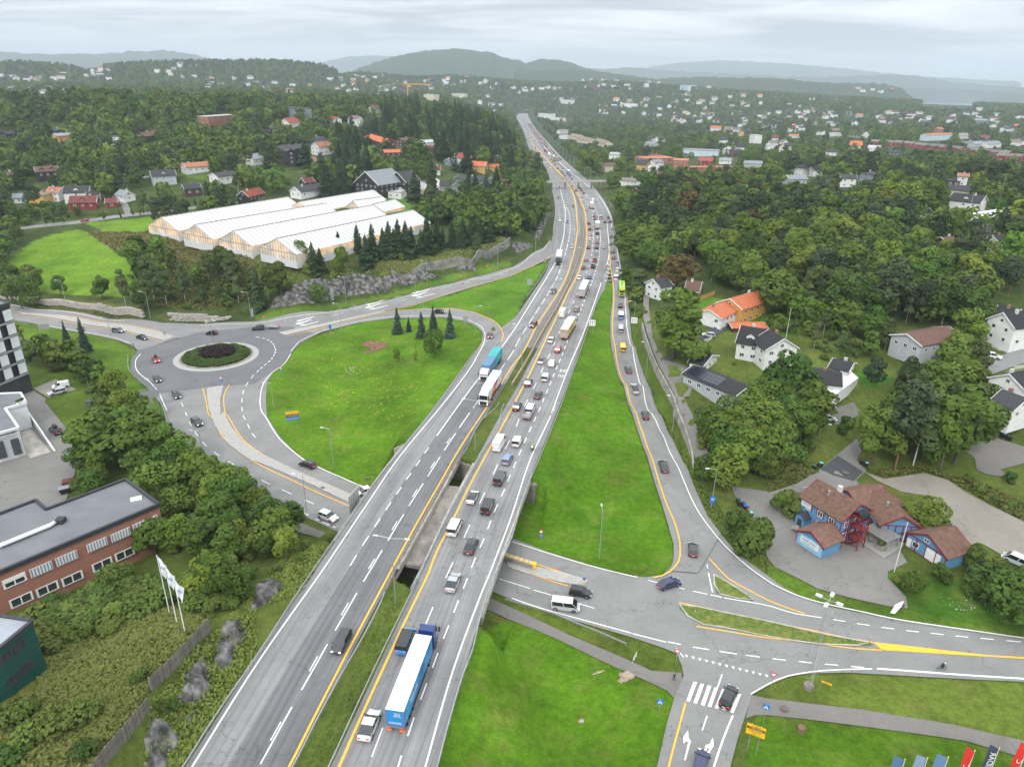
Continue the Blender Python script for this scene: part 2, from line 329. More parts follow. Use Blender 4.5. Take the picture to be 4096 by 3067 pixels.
colr=np.empty(GX.shape+(3,));
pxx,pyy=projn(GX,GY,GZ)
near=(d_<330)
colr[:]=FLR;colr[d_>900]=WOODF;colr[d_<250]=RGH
def PNT(s,c,soft=0):
 poly=pp(s);m=IPL(pxx,pyy,poly);colr[m]=c
PNT('B2 -20,1400 150,1250 400,1000 900,830 1600,790 1900,860 1960,990 1500,1640 C2 1290,380 1000,760 700,700 400,500 100,200',LAWN)
PNT('B2 1100,740 1700,600 2208,430 B3 340,290 100,640 B3 0,860 B2 2150,960 1900,760 1500,710',(.085,.19,.013))
PNT('B3 790,490 870,490 870,800 850,1050 1040,1656 C3 1400,1260 1395,1420 1200,1560 0,1220 -10,1100 180,640 440,0 B3 560,1100 700,700',(.075,.168,.008))
PNT('D3 -400,560 0,380 500,560 900,790 1300,980 1420,1060 1300,1656 D2 1550,1656 1900,500',(.077,.170,.008))
PNT('D4 -120,1220 300,1240 1000,1330 1700,1430 2208,1600 2208,1700 -200,1700',(.070,.150,.008))
PNT('D4 -80,900 400,840 2208,900 2208,1440 1300,1250 0,1070',(.105,.150,.022))
PNT('D3 0,220 1000,520 1460,680 1480,860 1100,750 0,290',(.095,.140,.020))
PNT('B1 -20,380 300,130 620,40 760,50 1000,240 1200,300 1100,620 600,600 0,540',FIELD)
PNT('A1 740,1490 1400,1430 1300,1500 1290,1580 900,1570',FIELD)
PNT('B1 90,810 1000,990 1190,1090 1120,1250 1450,1656 C1 1450,240 1300,100 950,0 B1 900,1300 600,1180 100,950',(.090,.165,.016))
PNT('B1 170,1210 600,1260 900,1400 960,1656 C1 900,150 700,420 390,10 B1 380,1520 290,1430',(.085,.140,.018))
PNT('B1 740,50 1100,60 1500,130 2208,250 2208,360 1500,300 1200,300 1000,240',(.120,.115,.045))
PNT('B2 0,260 600,230 830,400 300,500 0,640',(.080,.120,.022))
PNT('B2 800,330 1500,270 2150,100 2150,160 1750,330 1150,430',(.100,.110,.035))
PNT('C3 1100,0 1230,0 1500,420 1900,1100 2208,1400 C4 480,1656 D4 800,240 1230,300 2208,430 2208,560 1200,420 300,200 0,50 C3 2208,1540 1700,1060 1400,420',(.085,.150,.016))
PNT('D4 1060,0 1300,0 2208,200 2208,520 1200,300',(.055,.125,.012))
PNT('D1 300,700 1100,450 1500,280 1800,380 1300,980 1090,1350 800,1700 0,1700 0,1150',(.120,.130,.026))
PNT('D1 2208,560 2208,720 1600,1656 1450,1656 1800,1180 2050,700',(.085,.130,.018))
PNT('D2 400,1656 900,700 1150,140 1330,180 1290,330 640,1656',(.090,.130,.022))
PNT('B3 1290,620 1550,600 1850,640 1600,800 B3 2208,700 B4 30,740 400,850 150,970 0,880',(.075,.165,.014))
PNT('C4 740,1340 880,1290 1000,1360 860,1440 C4 1000,1450 1800,1600 1200,1700',(.060,.130,.012))
PNT('B4 730,1280 880,1230 1080,1330 880,1430',(.055,.150,.012))
PNT('A4 1380,1450 1570,1480 1560,1530 1400,1510 A4 1580,1440 1750,1460 1650,1510',(.075,.175,.014))
PNT('B3 1760,100 2208,250 2208,420 2000,460',(.085,.100,.03))
PNT('B3 870,0 930,130 960,400 990,620 1060,900 1100,1050 1180,1200 1400,1656 C3 1290,0 1500,460 1480,520 1300,170 B3 1180,1380 1020,1000 980,640 900,180',(.070,.125,.016))
PNT('B2 0,740 640,680 1100,600 2208,290 2208,360 1200,620 600,740 0,825',(.085,.150,.018))
PNT('B1 0,590 1200,690 1230,800 0,640',(.105,.125,.030))
PNT('A2 830,830 1060,830 1000,880 820,880 A2 1350,1350 1500,1380 1400,1400 1150,1390',(.085,.165,.02))
PNT('A1 280,680 640,670 640,700 300,710 A1 1680,1080 1800,1060 1780,1110 1690,1120',(.09,.16,.02))
def GMS():
 nr,na=GX.shape;vs=np.stack([GX,GY,GZ-.06],-1).reshape(-1,3)
 i=np.arange(nr*na).reshape(nr,na);q=np.stack([i[:-1,:-1],i[:-1,1:],i[1:,1:],i[1:,:-1]],-1).reshape(-1,4)[:,::-1]
 me=NME('ground');me.vertices.add(len(vs));me.vertices.foreach_set('co',vs.ravel())
 me.loops.add(q.size);me.loops.foreach_set('vertex_index',q.ravel());me.polygons.add(len(q))
 me.polygons.foreach_set('loop_start',np.arange(0,q.size,4));me.polygons.foreach_set('loop_total',np.full(len(q),4))
 me.update(calc_edges=True);me.validate()
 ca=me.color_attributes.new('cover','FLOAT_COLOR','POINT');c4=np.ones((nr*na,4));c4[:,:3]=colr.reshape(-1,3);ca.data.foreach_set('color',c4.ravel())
 me.polygons.foreach_set('use_smooth',[True]*len(q));return me
def GMT():
 m=bpy.data.materials.new('ground_cover');m.use_nodes=True;N,L,b=nodes(m);SV(b,'Roughness',.95);SV(b,'Specular IOR Level',.1)
 at_=N.new('ShaderNodeAttribute');at_.attribute_name='cover';g=N.new('ShaderNodeNewGeometry')
 def nz(sc,det=5,rough=.6):
  z=N.new('ShaderNodeTexNoise');SV(z,'Scale',sc);SV(z,'Detail',det);SV(z,'Roughness',rough);L.new(g.outputs['Position'],z.inputs['Vector']);return z.outputs['Fac']
 def mr(v,a,b_,c,d):
  r=N.new('ShaderNodeMapRange');SV(r,'From Min',a);SV(r,'From Max',b_);SV(r,'To Min',c);SV(r,'To Max',d);L.new(v,r.inputs['Value']);return r.outputs[0]
 def mul(a,b_):
  q=N.new('ShaderNodeMath');q.operation='MULTIPLY';L.new(a,q.inputs[0]);L.new(b_,q.inputs[1]);return q.outputs[0]
 v=mul(mul(mr(nz(.07,4),.3,.7,.66,1.28),mr(nz(.8,6,.75),.3,.7,.66,1.34)),mr(nz(6,5,.7),.3,.7,.68,1.32))
 mx=N.new('ShaderNodeMix');mx.data_type='RGBA';L.new(mr(nz(.16,7,.65),.50,.68,0,.62),mx.inputs['Factor']);L.new(at_.outputs['Color'],mx.inputs['A'])
 ye=N.new('ShaderNodeMix');ye.data_type='RGBA';ye.blend_type='MIX';SV(ye,'Factor',.6);L.new(at_.outputs['Color'],ye.inputs['A']);SV(ye,'B',(.19,.17,.05,1));L.new(ye.outputs['Result'],mx.inputs['B'])
 dk=N.new('ShaderNodeMix');dk.data_type='RGBA';L.new(mr(nz(.045,3),.56,.66,0,.45),dk.inputs['Factor']);L.new(mx.outputs['Result'],dk.inputs['A'])
 h2=N.new('ShaderNodeHueSaturation');SV(h2,'Hue',.53);SV(h2,'Value',.7);L.new(at_.outputs['Color'],h2.inputs['Color']);L.new(h2.outputs[0],dk.inputs['B'])
 hs=N.new('ShaderNodeHueSaturation');L.new(v,hs.inputs['Value']);L.new(dk.outputs['Result'],hs.inputs['Color']);L.new(hs.outputs[0],b.inputs['Base Color'])
 bp=N.new('ShaderNodeBump');SV(bp,'Distance',.35);L.new(nz(1.6,7,.75),bp.inputs['Height']);L.new(bp.outputs[0],b.inputs['Normal'])
 return m
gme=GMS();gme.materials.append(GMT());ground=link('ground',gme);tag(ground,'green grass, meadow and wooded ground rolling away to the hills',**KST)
def ASF(name,c,tracks=False,grain=1.0,spc='World'):
 m=bpy.data.materials.new(name);m.use_nodes=True;N,L,b=nodes(m);SV(b,'Roughness',.82);SV(b,'Specular IOR Level',.3)
 g=N.new('ShaderNodeNewGeometry')
 def nz(sc,det=5,vec=None,rough=.6):
  z=N.new('ShaderNodeTexNoise');SV(z,'Scale',sc);SV(z,'Detail',det);SV(z,'Roughness',rough);L.new(vec or g.outputs['Position'],z.inputs['Vector']);return z.outputs['Fac']
 def mr(v,a,b_,c_,d):
  r=N.new('ShaderNodeMapRange');SV(r,'From Min',a);SV(r,'From Max',b_);SV(r,'To Min',c_);SV(r,'To Max',d);L.new(v,r.inputs['Value']);return r.outputs[0]
 def mul(a,b_):
  q=N.new('ShaderNodeMath');q.operation='MULTIPLY';L.new(a,q.inputs[0]);L.new(b_,q.inputs[1]);return q.outputs[0]
 v=mul(mr(nz(.12,5),.3,.7,.88,1.12),mr(nz(9,4,rough=.8),.25,.75,1-.16*grain,1+.16*grain))
 v=mul(v,mr(nz(1.1,6,rough=.7),.3,.7,.93,1.07))
 if tracks:
  uv=N.new('ShaderNodeUVMap');uv.uv_map='lane'
  mp=N.new('ShaderNodeMapping');SV(mp,'Scale',(2.6,.02,1));L.new(uv.outputs[0],mp.inputs[0])
  v=mul(v,mr(nz(1.0,3,mp.outputs[0]),.3,.7,.74,1.18))
  mp2=N.new('ShaderNodeMapping');SV(mp2,'Scale',(.55,.006,1));L.new(uv.outputs[0],mp2.inputs[0])
  v=mul(v,mr(nz(1.0,2,mp2.outputs[0]),.42,.58,.90,1.06))
 vo=N.new('ShaderNodeTexVoronoi');vo.feature='DISTANCE_TO_EDGE';SV(vo,'Scale',.06)
 wn=N.new('ShaderNodeTexNoise');SV(wn,'Scale',.5);SV(wn,'Detail',6);L.new(g.outputs['Position'],wn.inputs['Vector'])
 va=N.new('ShaderNodeVectorMath');va.operation='MULTIPLY_ADD';L.new(wn.outputs['Color'],va.inputs[0]);va.inputs[1].default_value=(5,5,5);L.new(g.outputs['Position'],va.inputs[2]);L.new(va.outputs[0],vo.inputs['Vector'])
 v=mul(v,mr(vo.outputs['Distance'],.001,.006,.62,1))
 hs=N.new('ShaderNodeHueSaturation');SV(hs,'Color',(*c,1));L.new(v,hs.inputs['Value']);L.new(hs.outputs[0],b.inputs['Base Color'])
 bp=N.new('ShaderNodeBump');SV(bp,'Distance',.01);L.new(nz(30,3),bp.inputs['Height']);L.new(bp.outputs[0],b.inputs['Normal'])
 MT[name]=m;return m
ASP=ASF('asphalt_grey',(.215,.213,.210),True);ASPD=ASF('asphalt_dark',(.145,.146,.150),True);ASPG=ASF('asphalt_ground',(.205,.202,.197));ASPR=ASF('asphalt_roundabout',(.135,.136,.142));ASPP=ASF('asphalt_path',(.165,.156,.142),grain=1.4);ASPY=ASF('asphalt_yard',(.180,.173,.162),grain=1.4);GRAV=ASF('gravel',(.235,.215,.185),grain=2.6);FRESH=ASF('asphalt_fresh',(.060,.061,.065))
CNC=mat('concrete',(.36,.34,.30),.9,.25,.6,.03,5,spc='World');CONCD=mat('concrete_dark',(.22,.20,.175),.9,.35,.5,.03,5,spc='World')
STONE=mat('island_stone',(.34,.33,.31),.9,.22,3.0,.02,20,spc='World');GRAN=mat('granite',(.40,.36,.33),.9,.25,1.3,.04,9,rand=.14)
WPT=mat('white_road_paint',(.74,.74,.72),.7,.09,2.0,spc='World');YPT=mat('yellow_road_paint',(.80,.43,.035),.7,.10,2.0,spc='World')
GV=mat('galvanised_steel',(.42,.44,.46),.45,.12,2,metal=.6);DKM=mat('dark_metal',(.05,.05,.055),.5,.1,2)
def PGA(name,pts,off,mtx,step=4.0,pnt=None,zf=None,kind=None,lbx=None,skirt=.0,rim=None):
 pts=[(p[0],p[1])for p in pts];n=len(pts)
 dense=[]
 for i in range(n):
  a,b=pts[i],pts[(i+1)%n];k=max(1,int(hypot(b[0]-a[0],b[1]-a[1])/step))
  for j in range(k):dense.append((a[0]+(b[0]-a[0])*j/k,a[1]+(b[1]-a[1])*j/k))
 nb=len(dense);xs=[p[0]for p in dense];ys=[p[1]for p in dense]
 gx,gy=np.meshgrid(np.arange(min(xs)+step*.37,max(xs),step),np.arange(min(ys)+step*.41,max(ys),step));gx=gx.ravel();gy=gy.ravel()
 m=IPL(gx,gy,dense);V=[Vector(p)for p in dense]+[Vector((a,b))for a,b in zip(gx[m],gy[m])]
 ov,oe,of,*_=delaunay_2d_cdt(V,[(i,(i+1)%nb)for i in range(nb)],[],2,1e-5)
 X=np.array([v.x for v in ov]);Y=np.array([v.y for v in ov])
 cen=[(sum(X[i]for i in f)/3,sum(Y[i]for i in f)/3)for f in of]
 ins=IPL(np.array([c[0]for c in cen]),np.array([c[1]for c in cen]),dense);of=[f for f,k in zip(of,ins)if k]
 Z=(zf(X,Y)if zf else T(X,Y)+off);vs=list(zip(X,Y,Z));fs=[tuple(f)for f in of]
 fs=[f if((X[f[1]]-X[f[0]])*(Y[f[2]]-Y[f[0]])-(Y[f[1]]-Y[f[0]])*(X[f[2]]-X[f[0]]))>0 else f[::-1]for f in fs]
 if skirt:
  from collections import Counter
  ec=Counter();
  for f in fs:
   for i in range(3):ec[(f[i],f[(i+1)%3])]+=1
  be=[e for e in ec if(e[1],e[0])not in ec];k=len(vs);mp={}
  for a,b in be:
   for q in(a,b):
    if q not in mp:mp[q]=len(vs);vs.append((vs[q][0],vs[q][1],vs[q][2]-skirt))
   fs.append((b,a,mp[a],mp[b]))
 me=mesh(name,vs,fs,[mtx]);o=link(name,me,pnt)
 if lbx:tag(o,lbx,**KST)
 return o
def W_(s,dz=0):return[G(*p[:3],dz)for p in P(s)]
def CMR(pts,closed=False,k=6):
 pts=[Vector(p)for p in pts];n=len(pts);out=[]
 if n<3:return pts
 rng_=range(n if closed else n-1)
 for i in rng_:
  p0=pts[(i-1)%n]if(closed or i>0)else pts[i]*2-pts[i+1];p1=pts[i];p2=pts[(i+1)%n];p3=pts[(i+2)%n]if(closed or i<n-2)else p2*2-p1
  for j in range(k):
   t=j/k;out.append(.5*((2*p1)+(p2-p0)*t+(2*p0-5*p1+4*p2-p3)*t*t+(3*p1-p0-3*p2+p3)*t**3))
 if not closed:out.append(pts[-1])
 return out
def RSM(pts,step):
 pts=[Vector(p)for p in pts];d=[0]
 for a,b in zip(pts,pts[1:]):d.append(d[-1]+(b-a).length)
 n=max(2,int(d[-1]/step)+1);s=np.linspace(0,d[-1],n);A=np.array([tuple(p)for p in pts])
 return[Vector((np.interp(t,d,A[:,0]),np.interp(t,d,A[:,1]),np.interp(t,d,A[:,2])))for t in s],d[-1]
def RBN(pts,w,zf,dash=None,gap=None,start=.0,step=3.0):
 0
 pts=[Vector((p[0],p[1],0))for p in pts];d=[0]
 for a,b in zip(pts,pts[1:]):d.append(d[-1]+(b-a).length)
 A=np.array([(p.x,p.y)for p in pts]);tot=d[-1];segs=[]
 if dash:
  s=start
  while s+dash<=tot+.01:segs.append((s,s+dash));s+=dash+gap
 else:segs=[(0,tot)]
 vs=[];fs=[]
 for a,b in segs:
  n=max(2,int((b-a)/step)+1);ss=np.linspace(a,b,n);X=np.interp(ss,d,A[:,0]);Y=np.interp(ss,d,A[:,1])
  e=.3;X1=np.interp(np.clip(ss+e,0,tot),d,A[:,0])-np.interp(np.clip(ss-e,0,tot),d,A[:,0]);Y1=np.interp(np.clip(ss+e,0,tot),d,A[:,1])-np.interp(np.clip(ss-e,0,tot),d,A[:,1])
  L_=np.hypot(X1,Y1)+1e-9;nx,ny=-Y1/L_,X1/L_;
  ww=np.asarray(w if not callable(w)else w(Y))
  xl,yl,xr,yr=X+nx*ww/2,Y+ny*ww/2,X-nx*ww/2,Y-ny*ww/2
  k=len(vs);zl=zf(xl,yl);zr=zf(xr,yr)
  for i in range(n):vs+=[(xr[i],yr[i],zr[i]),(xl[i],yl[i],zl[i])]
  fs+=[(k+2*i,k+2*i+2,k+2*i+3,k+2*i+1)for i in range(n-1)]
 return vs,fs
SRD=PGA('side_road',W_('B1 1290,1430 1400,1560 C1 1430,130 1460,240 1560,420 1700,560 1900,700 C2 0,800 350,960 720,1140 D3 0,215 C3 0,1195 C2 980,757 750,685 500,565 370,485 200,310 100,150 B2 95,1640 85,1500 100,1350 150,1270 60,1320 B1 2190,1370 1800,1400 1400,1450'),.08,ASPG,lbx='grey side road with a paved middle strip passing under the motorway')
LRD=PGA('main_road',W_('B1 -60,645 500,735 1000,815 1400,845 1750,855 2208,832 B2 600,748 1200,632 1700,502 2208,366 B3 150,265 260,205 330,140 450,100 430,180 405,270 330,290 200,350 0,440 B2 1700,590 1100,742 600,870 250,957 180,945 0,1000 B1 1530,975 1190,1085 1150,1040 1000,992 700,930 420,882 100,815 -60,785'),.09,ASPG,lbx='dark grey road running left to right past the roundabout up to the motorway')
RBT=PGA('roundabout',W_('B1 1190,1083 1130,1165 1125,1255 1200,1355 1290,1430 1400,1450 1800,1400 2190,1370 B2 60,1320 150,1270 235,1200 320,1090 400,1005 520,940 300,880 100,880 -30,880 B1 1950,905 1700,930'),.115,ASPR,lbx='dark asphalt roundabout circling the planted island')
LPR=PGA('loop_ramp',W_('B2 250,955 600,872 1100,745 1450,718 1700,718 1900,757 2040,817 2125,895 2150,960 2180,1020 2080,1150 1880,1112 1950,1010 1955,930 1900,872 1800,832 1600,797 1200,803 900,842 560,925 400,1010 300,1090 200,1000'),.10,ASPG,lbx='grey slip road looping round the grass from motorway to roundabout')
RAMPOFF=.34
ramp=PGA('off_ramp',W_('B3 840,60 850,250 862,420 865,540 866,660 845,830 855,1050 935,1350 1030,1640 C3 990,0 1070,230 1160,480 1230,720 1290,900 1350,1100 1392,1250 1395,1400 1350,1480 1600,1500 1800,1160 1680,1000 1590,800 1480,550 1400,380 1300,170 1225,0 B3 1270,1640 1180,1400 1100,1200 1045,1030 1015,850 1000,650 965,500 935,330 905,180 880,60'),RAMPOFF,ASPG,step=2,lbx='grey slip road curving from motorway down to the junction')
JNC=PGA('junction_road',W_('C3 0,1190 300,1310 650,1420 900,1500 1150,1530 1300,1510 1380,1430 1400,1300 1650,1150 1800,1160 1950,1330 2208,1520 D4 130,110 280,190 500,270 800,330 1200,400 1600,460 2300,560 2300,928 1500,890 700,845 400,850 200,870 0,955 D3 2070,1030 2010,1220 1950,1400 1865,1720 1235,1720 1330,1300 1400,1060 1480,870 1465,790 1420,680 1300,630 1000,530 500,385 0,215'),.12,ASPG,lbx='wide grey junction with give way teeth and zebra crossing')
path=PGA('footpath',W_('C2 60,930 440,1080 700,1185 D3 0,285 500,520 950,710 1200,825 1460,845 1490,1050 1395,1062 1340,1000 1200,930 900,800 400,560 0,395 C2 660,1240 520,1180 400,1150 60,1000'),.07,ASPP,lbx='brown grey footpath passing under the bridge')
path2=PGA('footpath',W_('D3 2060,1035 D4 0,1065 350,1108 800,1160 1300,1240 1600,1290 2208,1430 2330,1455 2330,1620 2150,1560 1700,1430 1300,1370 700,1290 300,1240 0,1210 D3 2090,1210 2015,1240'),.07,ASPP,lbx='footpath crossing the lower right lawn')
WL_=lambda s:[onL(*p[:3])for p in P(s)]
WRD=PGA('lane',WL_('B3 1135,570 1130,780 1160,930 1212,1080 1265,1210 1345,1360 1435,1530 C3 1405,0 1462,150 1518,300 1572,480 1620,590 1705,490 1600,280 1480,0 B3 1530,1480 1590,1320 1500,1240 1300,1180 1210,1000 1190,800 1180,700 1185,570'),.08,ASPP,zf=lambda x,y:np.maximum(zl(y)+.15,T(x,y)+.1),lbx='narrow lane along the top of the concrete wall')
drive=PGA('driveway',WL_('B3 1290,1210 1500,1135 1640,1040 1800,960 1900,905 1880,870 1700,862 1615,885 1700,950 1550,1055 1430,1150 1280,1170'),.16,FRESH,lbx='fresh black asphalt driveway below the orange roofed house')
yard=PGA('yard',W_('C3 1880,740 2000,760 2208,790 C4 0,800 250,720 460,590 600,470 760,335 835,385 765,520 850,610 760,690 900,900 1200,1400 1100,1450 1035,1480 1030,1540 D4 1065,60 1190,190 1205,290 1060,275 700,195 430,120 240,20 C4 60,1440 0,1370 C3 2190,1320 2208,1060 2060,1040 1960,900'),.08,ASPY,lbx='asphalt yard round the blue timber building')
PGA('asphalt_patch',W_('C4 450,600 600,480 820,620 740,700 560,650'),.11,FRESH,pnt=yard)
lot=PGA('parking_lot',W_('C4 1640,290 1700,270 1850,290 2300,430 2300,520 2000,600 2100,675 1880,640 1800,600 1780,500 1690,430'),.08,ASPP,lbx='small asphalt parking lot behind trees')
gravel=PGA('gravel_lot',W_('C4 830,620 950,700 1150,790 1400,830 1560,1030 1700,1250 1850,1240 2300,1500 2300,1110 2208,1050 1900,900 1700,790 1550,690 1350,630 1000,680'),.07,GRAV,step=3,lbx='pale gravel lot behind the blue building')
lot2=PGA('parking_lot',W_('B1 -60,1000 60,1100 180,1225 155,1245 290,1430 400,1500 380,1530 C1 390,20 685,390 660,580 560,900 420,960 320,900 -60,1050'),.07,ASPY,lbx='asphalt yard between white office and brick building')
PGA('gravel_bay',W_('B1 290,1410 480,1330 660,1420 420,1490'),.09,GRAV,lbx='gravel parking bay in the lawn with two cars')
FCT=PGA('forecourt',W_('A4 1850,1500 2100,1450 2170,1500 2060,1600 1900,1550'),.1,CNC,lbx='paved forecourt below the white villa')
def band(name,s,w,mtx,lbx=None,off=.08):
 pts=CMR(W_(s),k=5);vs,fs=RBN(pts,w,lambda x,y:T(x,y)+off);o=link(name,mesh(name,vs,fs,[mtx]));tag(o,lbx,**KST);return o
band('street','A1 -60,1565 250,1530 600,1495 1000,1440 1400,1400 1700,1360 2000,1320 2180,1290',6,ASPG,'street passing above the green field and the greenhouses',.12)
band('footpath','B1 100,950 350,1050 600,1110 780,1200 980,1360 1200,1540 C1 1260,110',2.4,ASPP,'thin path beside the hedge left of roundabout')
band('street','A4 1460,1390 1530,1450 1600,1530 1660,1600',5,ASPG,'street winding up to the white villa',.15)
band('street','B4 1740,1290 1960,1210 2300,1100',6,ASPG,'street between white houses at right edge',.15)
band('driveway','A1 1120,1430 1090,1370 1060,1300',3.5,ASPY,'driveway up to white garage on the left slope')
band('driveway','A2 440,910 500,930 520,980 505,1060',3,mat('red_gravel',(.30,.15,.10),.9,.2,1),'reddish gravel drive beside black houses')
band('lane','C4 560,200 700,120 800,90 760,60 600,110',3.5,ASPP,'lane below the house with roof terrace')
def island(s,lbx,top=STONE,h=.14,grass=False):
 pts=W_(s);o=PGA('traffic_island',pts,.08+h+.02,top,step=3,lbx=lbx,skirt=h+.2)
 pp_=[Vector((p[0],p[1],0))for p in pts];pp_.append(pp_[0]);vs,fs=RBN(pp_,.3,lambda x,y:T(x,y)+.09+h+.03);link('kerb',mesh('kerb',vs,fs,[CNC]),o);return o
GRASS=mat('island_grass',(.090,.155,.018),.95,.35,1.2,.2,3,spc='World',col2=(.13,.14,.03))
island('B1 150,752 400,775 900,848 1300,908 1510,965 1420,1000 1250,957 900,882 500,812 200,772','narrow paved island splitting the road at upper left')
island('B2 200,930 600,852 1100,744 1112,750 900,800 600,872 250,955','long paved island between road and loop ramp')
island('B1 1790,1410 1930,1385 1895,1500 1900,1640 C1 1925,100 1990,230 2100,370 2208,445 C2 0,450 400,640 800,810 870,850 820,895 500,738 0,530 C1 2150,515 1980,385 1860,225 1800,60 B1 1795,1500','curved paved strip between roundabout and bridge')
island('C3 -40,1385 150,1435 450,1500 655,1560 630,1600 480,1585 200,1520 -40,1440','paved strip emerging from under the bridge on the right')
island('D3 1445,262 1475,256 2208,405 D4 500,520 870,585 900,608 840,616 400,600 0,537 D3 1850,462 1640,432 1520,365 1450,300','grass island with pointed ends in the junction road',GRASS)
island('D3 1738,0 1850,65 1960,130 2085,218 2080,228 1900,200 1765,162 1742,80','small triangular grass island in the junction',GRASS)
q0=G('B1',1490,1185,.1);q1=G('B2',25,1085,.1);RC=((q0[0]+q1[0])/2,(q0[1]+q1[1])/2);RCr=hypot(q1[0]-q0[0],q1[1]-q0[1])/2
def ring(r0,r1,z,h=.1,n=72):
 b=MB();vs=[];fs=[]
 for i in range(n):
  a=2*pi*i/n
  for r,zz in((r1,0),(r1,h),(r0,h+.12)):vs.append((RC[0]+r*cos(a),RC[1]+r*sin(a),z+zz))
 for i in range(n):
  j=(i+1)%n
  for k in(0,1):fs.append((3*i+k,3*j+k,3*j+k+1,3*i+k+1))
 return b.add(vs,fs)
z0=Tz(*RC)+.1
isl=ring(RCr*.86,RCr,z0).ob('roundabout_apron',mat('granite_setts',(.33,.32,.31),.9,.18,5,.02,14,spc='World'));tag(isl,'pale granite apron ring of the roundabout',**KST)
ring(RCr*.81,RCr*.86,z0+.22,.12).ob('kerb',CONCD,isl)
def STR_(name,fa,fb,mats,y0=YH0,y1=YH1,split=None,off=.0,pnt=None):
 ys=np.concatenate([np.arange(y0,min(450,y1),2.0),np.arange(450,y1,10.0)])if y1>450 else np.arange(y0,y1,2.0)
 K=10;xa,xb=fa(ys),fb(ys);vs=[];uv=[]
 for i,y in enumerate(ys):
  for k in range(K+1):
   x=xa[i]+(xb[i]-xa[i])*k/K;vs.append((x,y,zh(y)+off));uv.append((x-xa[i],y))
 fs=[];mi=[]
 for i in range(len(ys)-1):
  for k in range(K):
   fs.append((i*(K+1)+k,i*(K+1)+k+1,(i+1)*(K+1)+k+1,(i+1)*(K+1)+k));mi.append(split(ys[i],k)if split else 0)
 me=mesh(name,vs,fs,mats,mi);u=me.uv_layers.new(name='lane');li=[0]*len(me.loops);me.loops.foreach_get('vertex_index',li);u.data.foreach_set('uv',[c for i in li for c in uv[i]])
 return link(name,me,pnt)
mwl=STR_('motorway',fLL,fLR,[ASP,ASPD],split=lambda y,k:1 if(k>=4 and y<185)else 0);tag(mwl,'left carriageway of the motorway with traffic coming nearer',**KST)
mwr=STR_('motorway',fRL,fRR,[ASP]);tag(mwr,'right carriageway of the motorway with queues driving away',**KST)
far_med=STR_('median_strip',lambda y:fLR(y)+.02,lambda y:fRL(y)-.02,[mat('median_gravel',(.16,.15,.13),.9,.2,1,.02,spc='World')],y0=215,off=-.03);tag(far_med,'grey paved strip between the two carriageways',**KST)
HS=lambda x,y:ZH(y)+.03
GS=lambda x,y:T(x,y)+.165
def HLN(s,w,m,pnt,dash=None,gap=None,start=0,k=5,name='lane_line'):
 pts=[onH(*p[:3])for p in P(s)]
 if len(pts)>2:pts=CMR(pts,k=k)
 wf=lambda y,w=w:w*(1+np.clip((y-150)/500,0,1.6))
 vs,fs=RBN(pts,wf,HS,dash,gap,start);return link(name,mesh(name,vs,fs,[m]),pnt)
def GLN(s,w,m,pnt,dash=None,gap=None,start=0,name='lane_line',zf=GS):
 pts=W_(s,.15)
 if len(pts)>2:pts=CMR(pts,k=5)
 vs,fs=RBN(pts,w,zf,dash,gap,start,2.0);return link(name,mesh(name,vs,fs,[m]),pnt)
HLN('D1 1655,1656 2208,775 D2 545,0 C2 750,1205 980,862 1250,472 1640,0 B2 1830,1260 1900,1150',.24,WPT,mwl)
HLN('C2 1560,308 1780,0 B2 1930,1310 2070,1120 2208,930 B3 130,725 370,330 430,160 450,60 A3 460,1400 445,1330',.24,WPT,mwl)
HLN('C2 740,1550 800,1450 870,1330 950,1205 1025,1090 1095,985 1165,880 1230,785 1290,695 1350,610 1408,525 1465,443 1520,368',.2,WPT,mwl,3,3,4)
LL3='D2 -30,1750 165,1400 305,1145 516,775 632,568 810,260 910,85 C2 1055,1350 1197,1112 1300,943 1455,700 1620,440 1765,222 1900,30 B2 2100,1260 2208,1105 B3 80,955 215,745 280,645 360,510 400,420 440,310 470,210 500,60 A3 500,1480 490,1400 440,1300 410,1180'
HLN(LL3,.2,WPT,mwl,9,3,2)
HLN('D2 -60,1750 140,1400 282,1145 490,775 606,568 785,260 885,85 C2 1035,1350 1177,1112 1280,943 1435,700 1600,440 1745,222',.16,WPT,mwl,3,9,5.5)
HLN('D2 230,1750 285,1656 560,1110 860,530 1145,0 C2 1190,1420 1410,1020 1600,690 1730,460 1870,240 2030,0 B2 2208,1220 B3 100,1090 230,840 400,580 480,420 540,210 567,40 A3 567,1560 545,1300 510,1200 470,1140 400,1060 270,940 190,840 140,740',.32,YPT,mwl)
HLN('D2 650,1800 715,1656 920,1190 1100,800 1285,400 1480,0 C2 1560,1300 1710,1010 1870,680 2080,300 2208,70 B3 40,1500 150,1290 300,970 400,760 480,590 560,440 600,330 640,180 650,0 A3 645,1600 630,1400 600,1320 560,1230 480,1140 400,1050 300,945 210,840',.34,YPT,mwr)
HLN('D2 1420,1780 1460,1656 1680,880 1900,270 2010,0 C2 2090,1300 2200,1010 C3 150,530 285,240 400,0 B3 330,1656 480,1250 620,920 770,500 825,330 838,200 822,20 A3 815,1480',.24,WPT,mwr)
HLN('B3 858,180 850,90 860,0 A3 855,1450 820,1370 740,1250 600,1130 440,1000 300,860 215,760 160,660',.24,WPT,mwr)
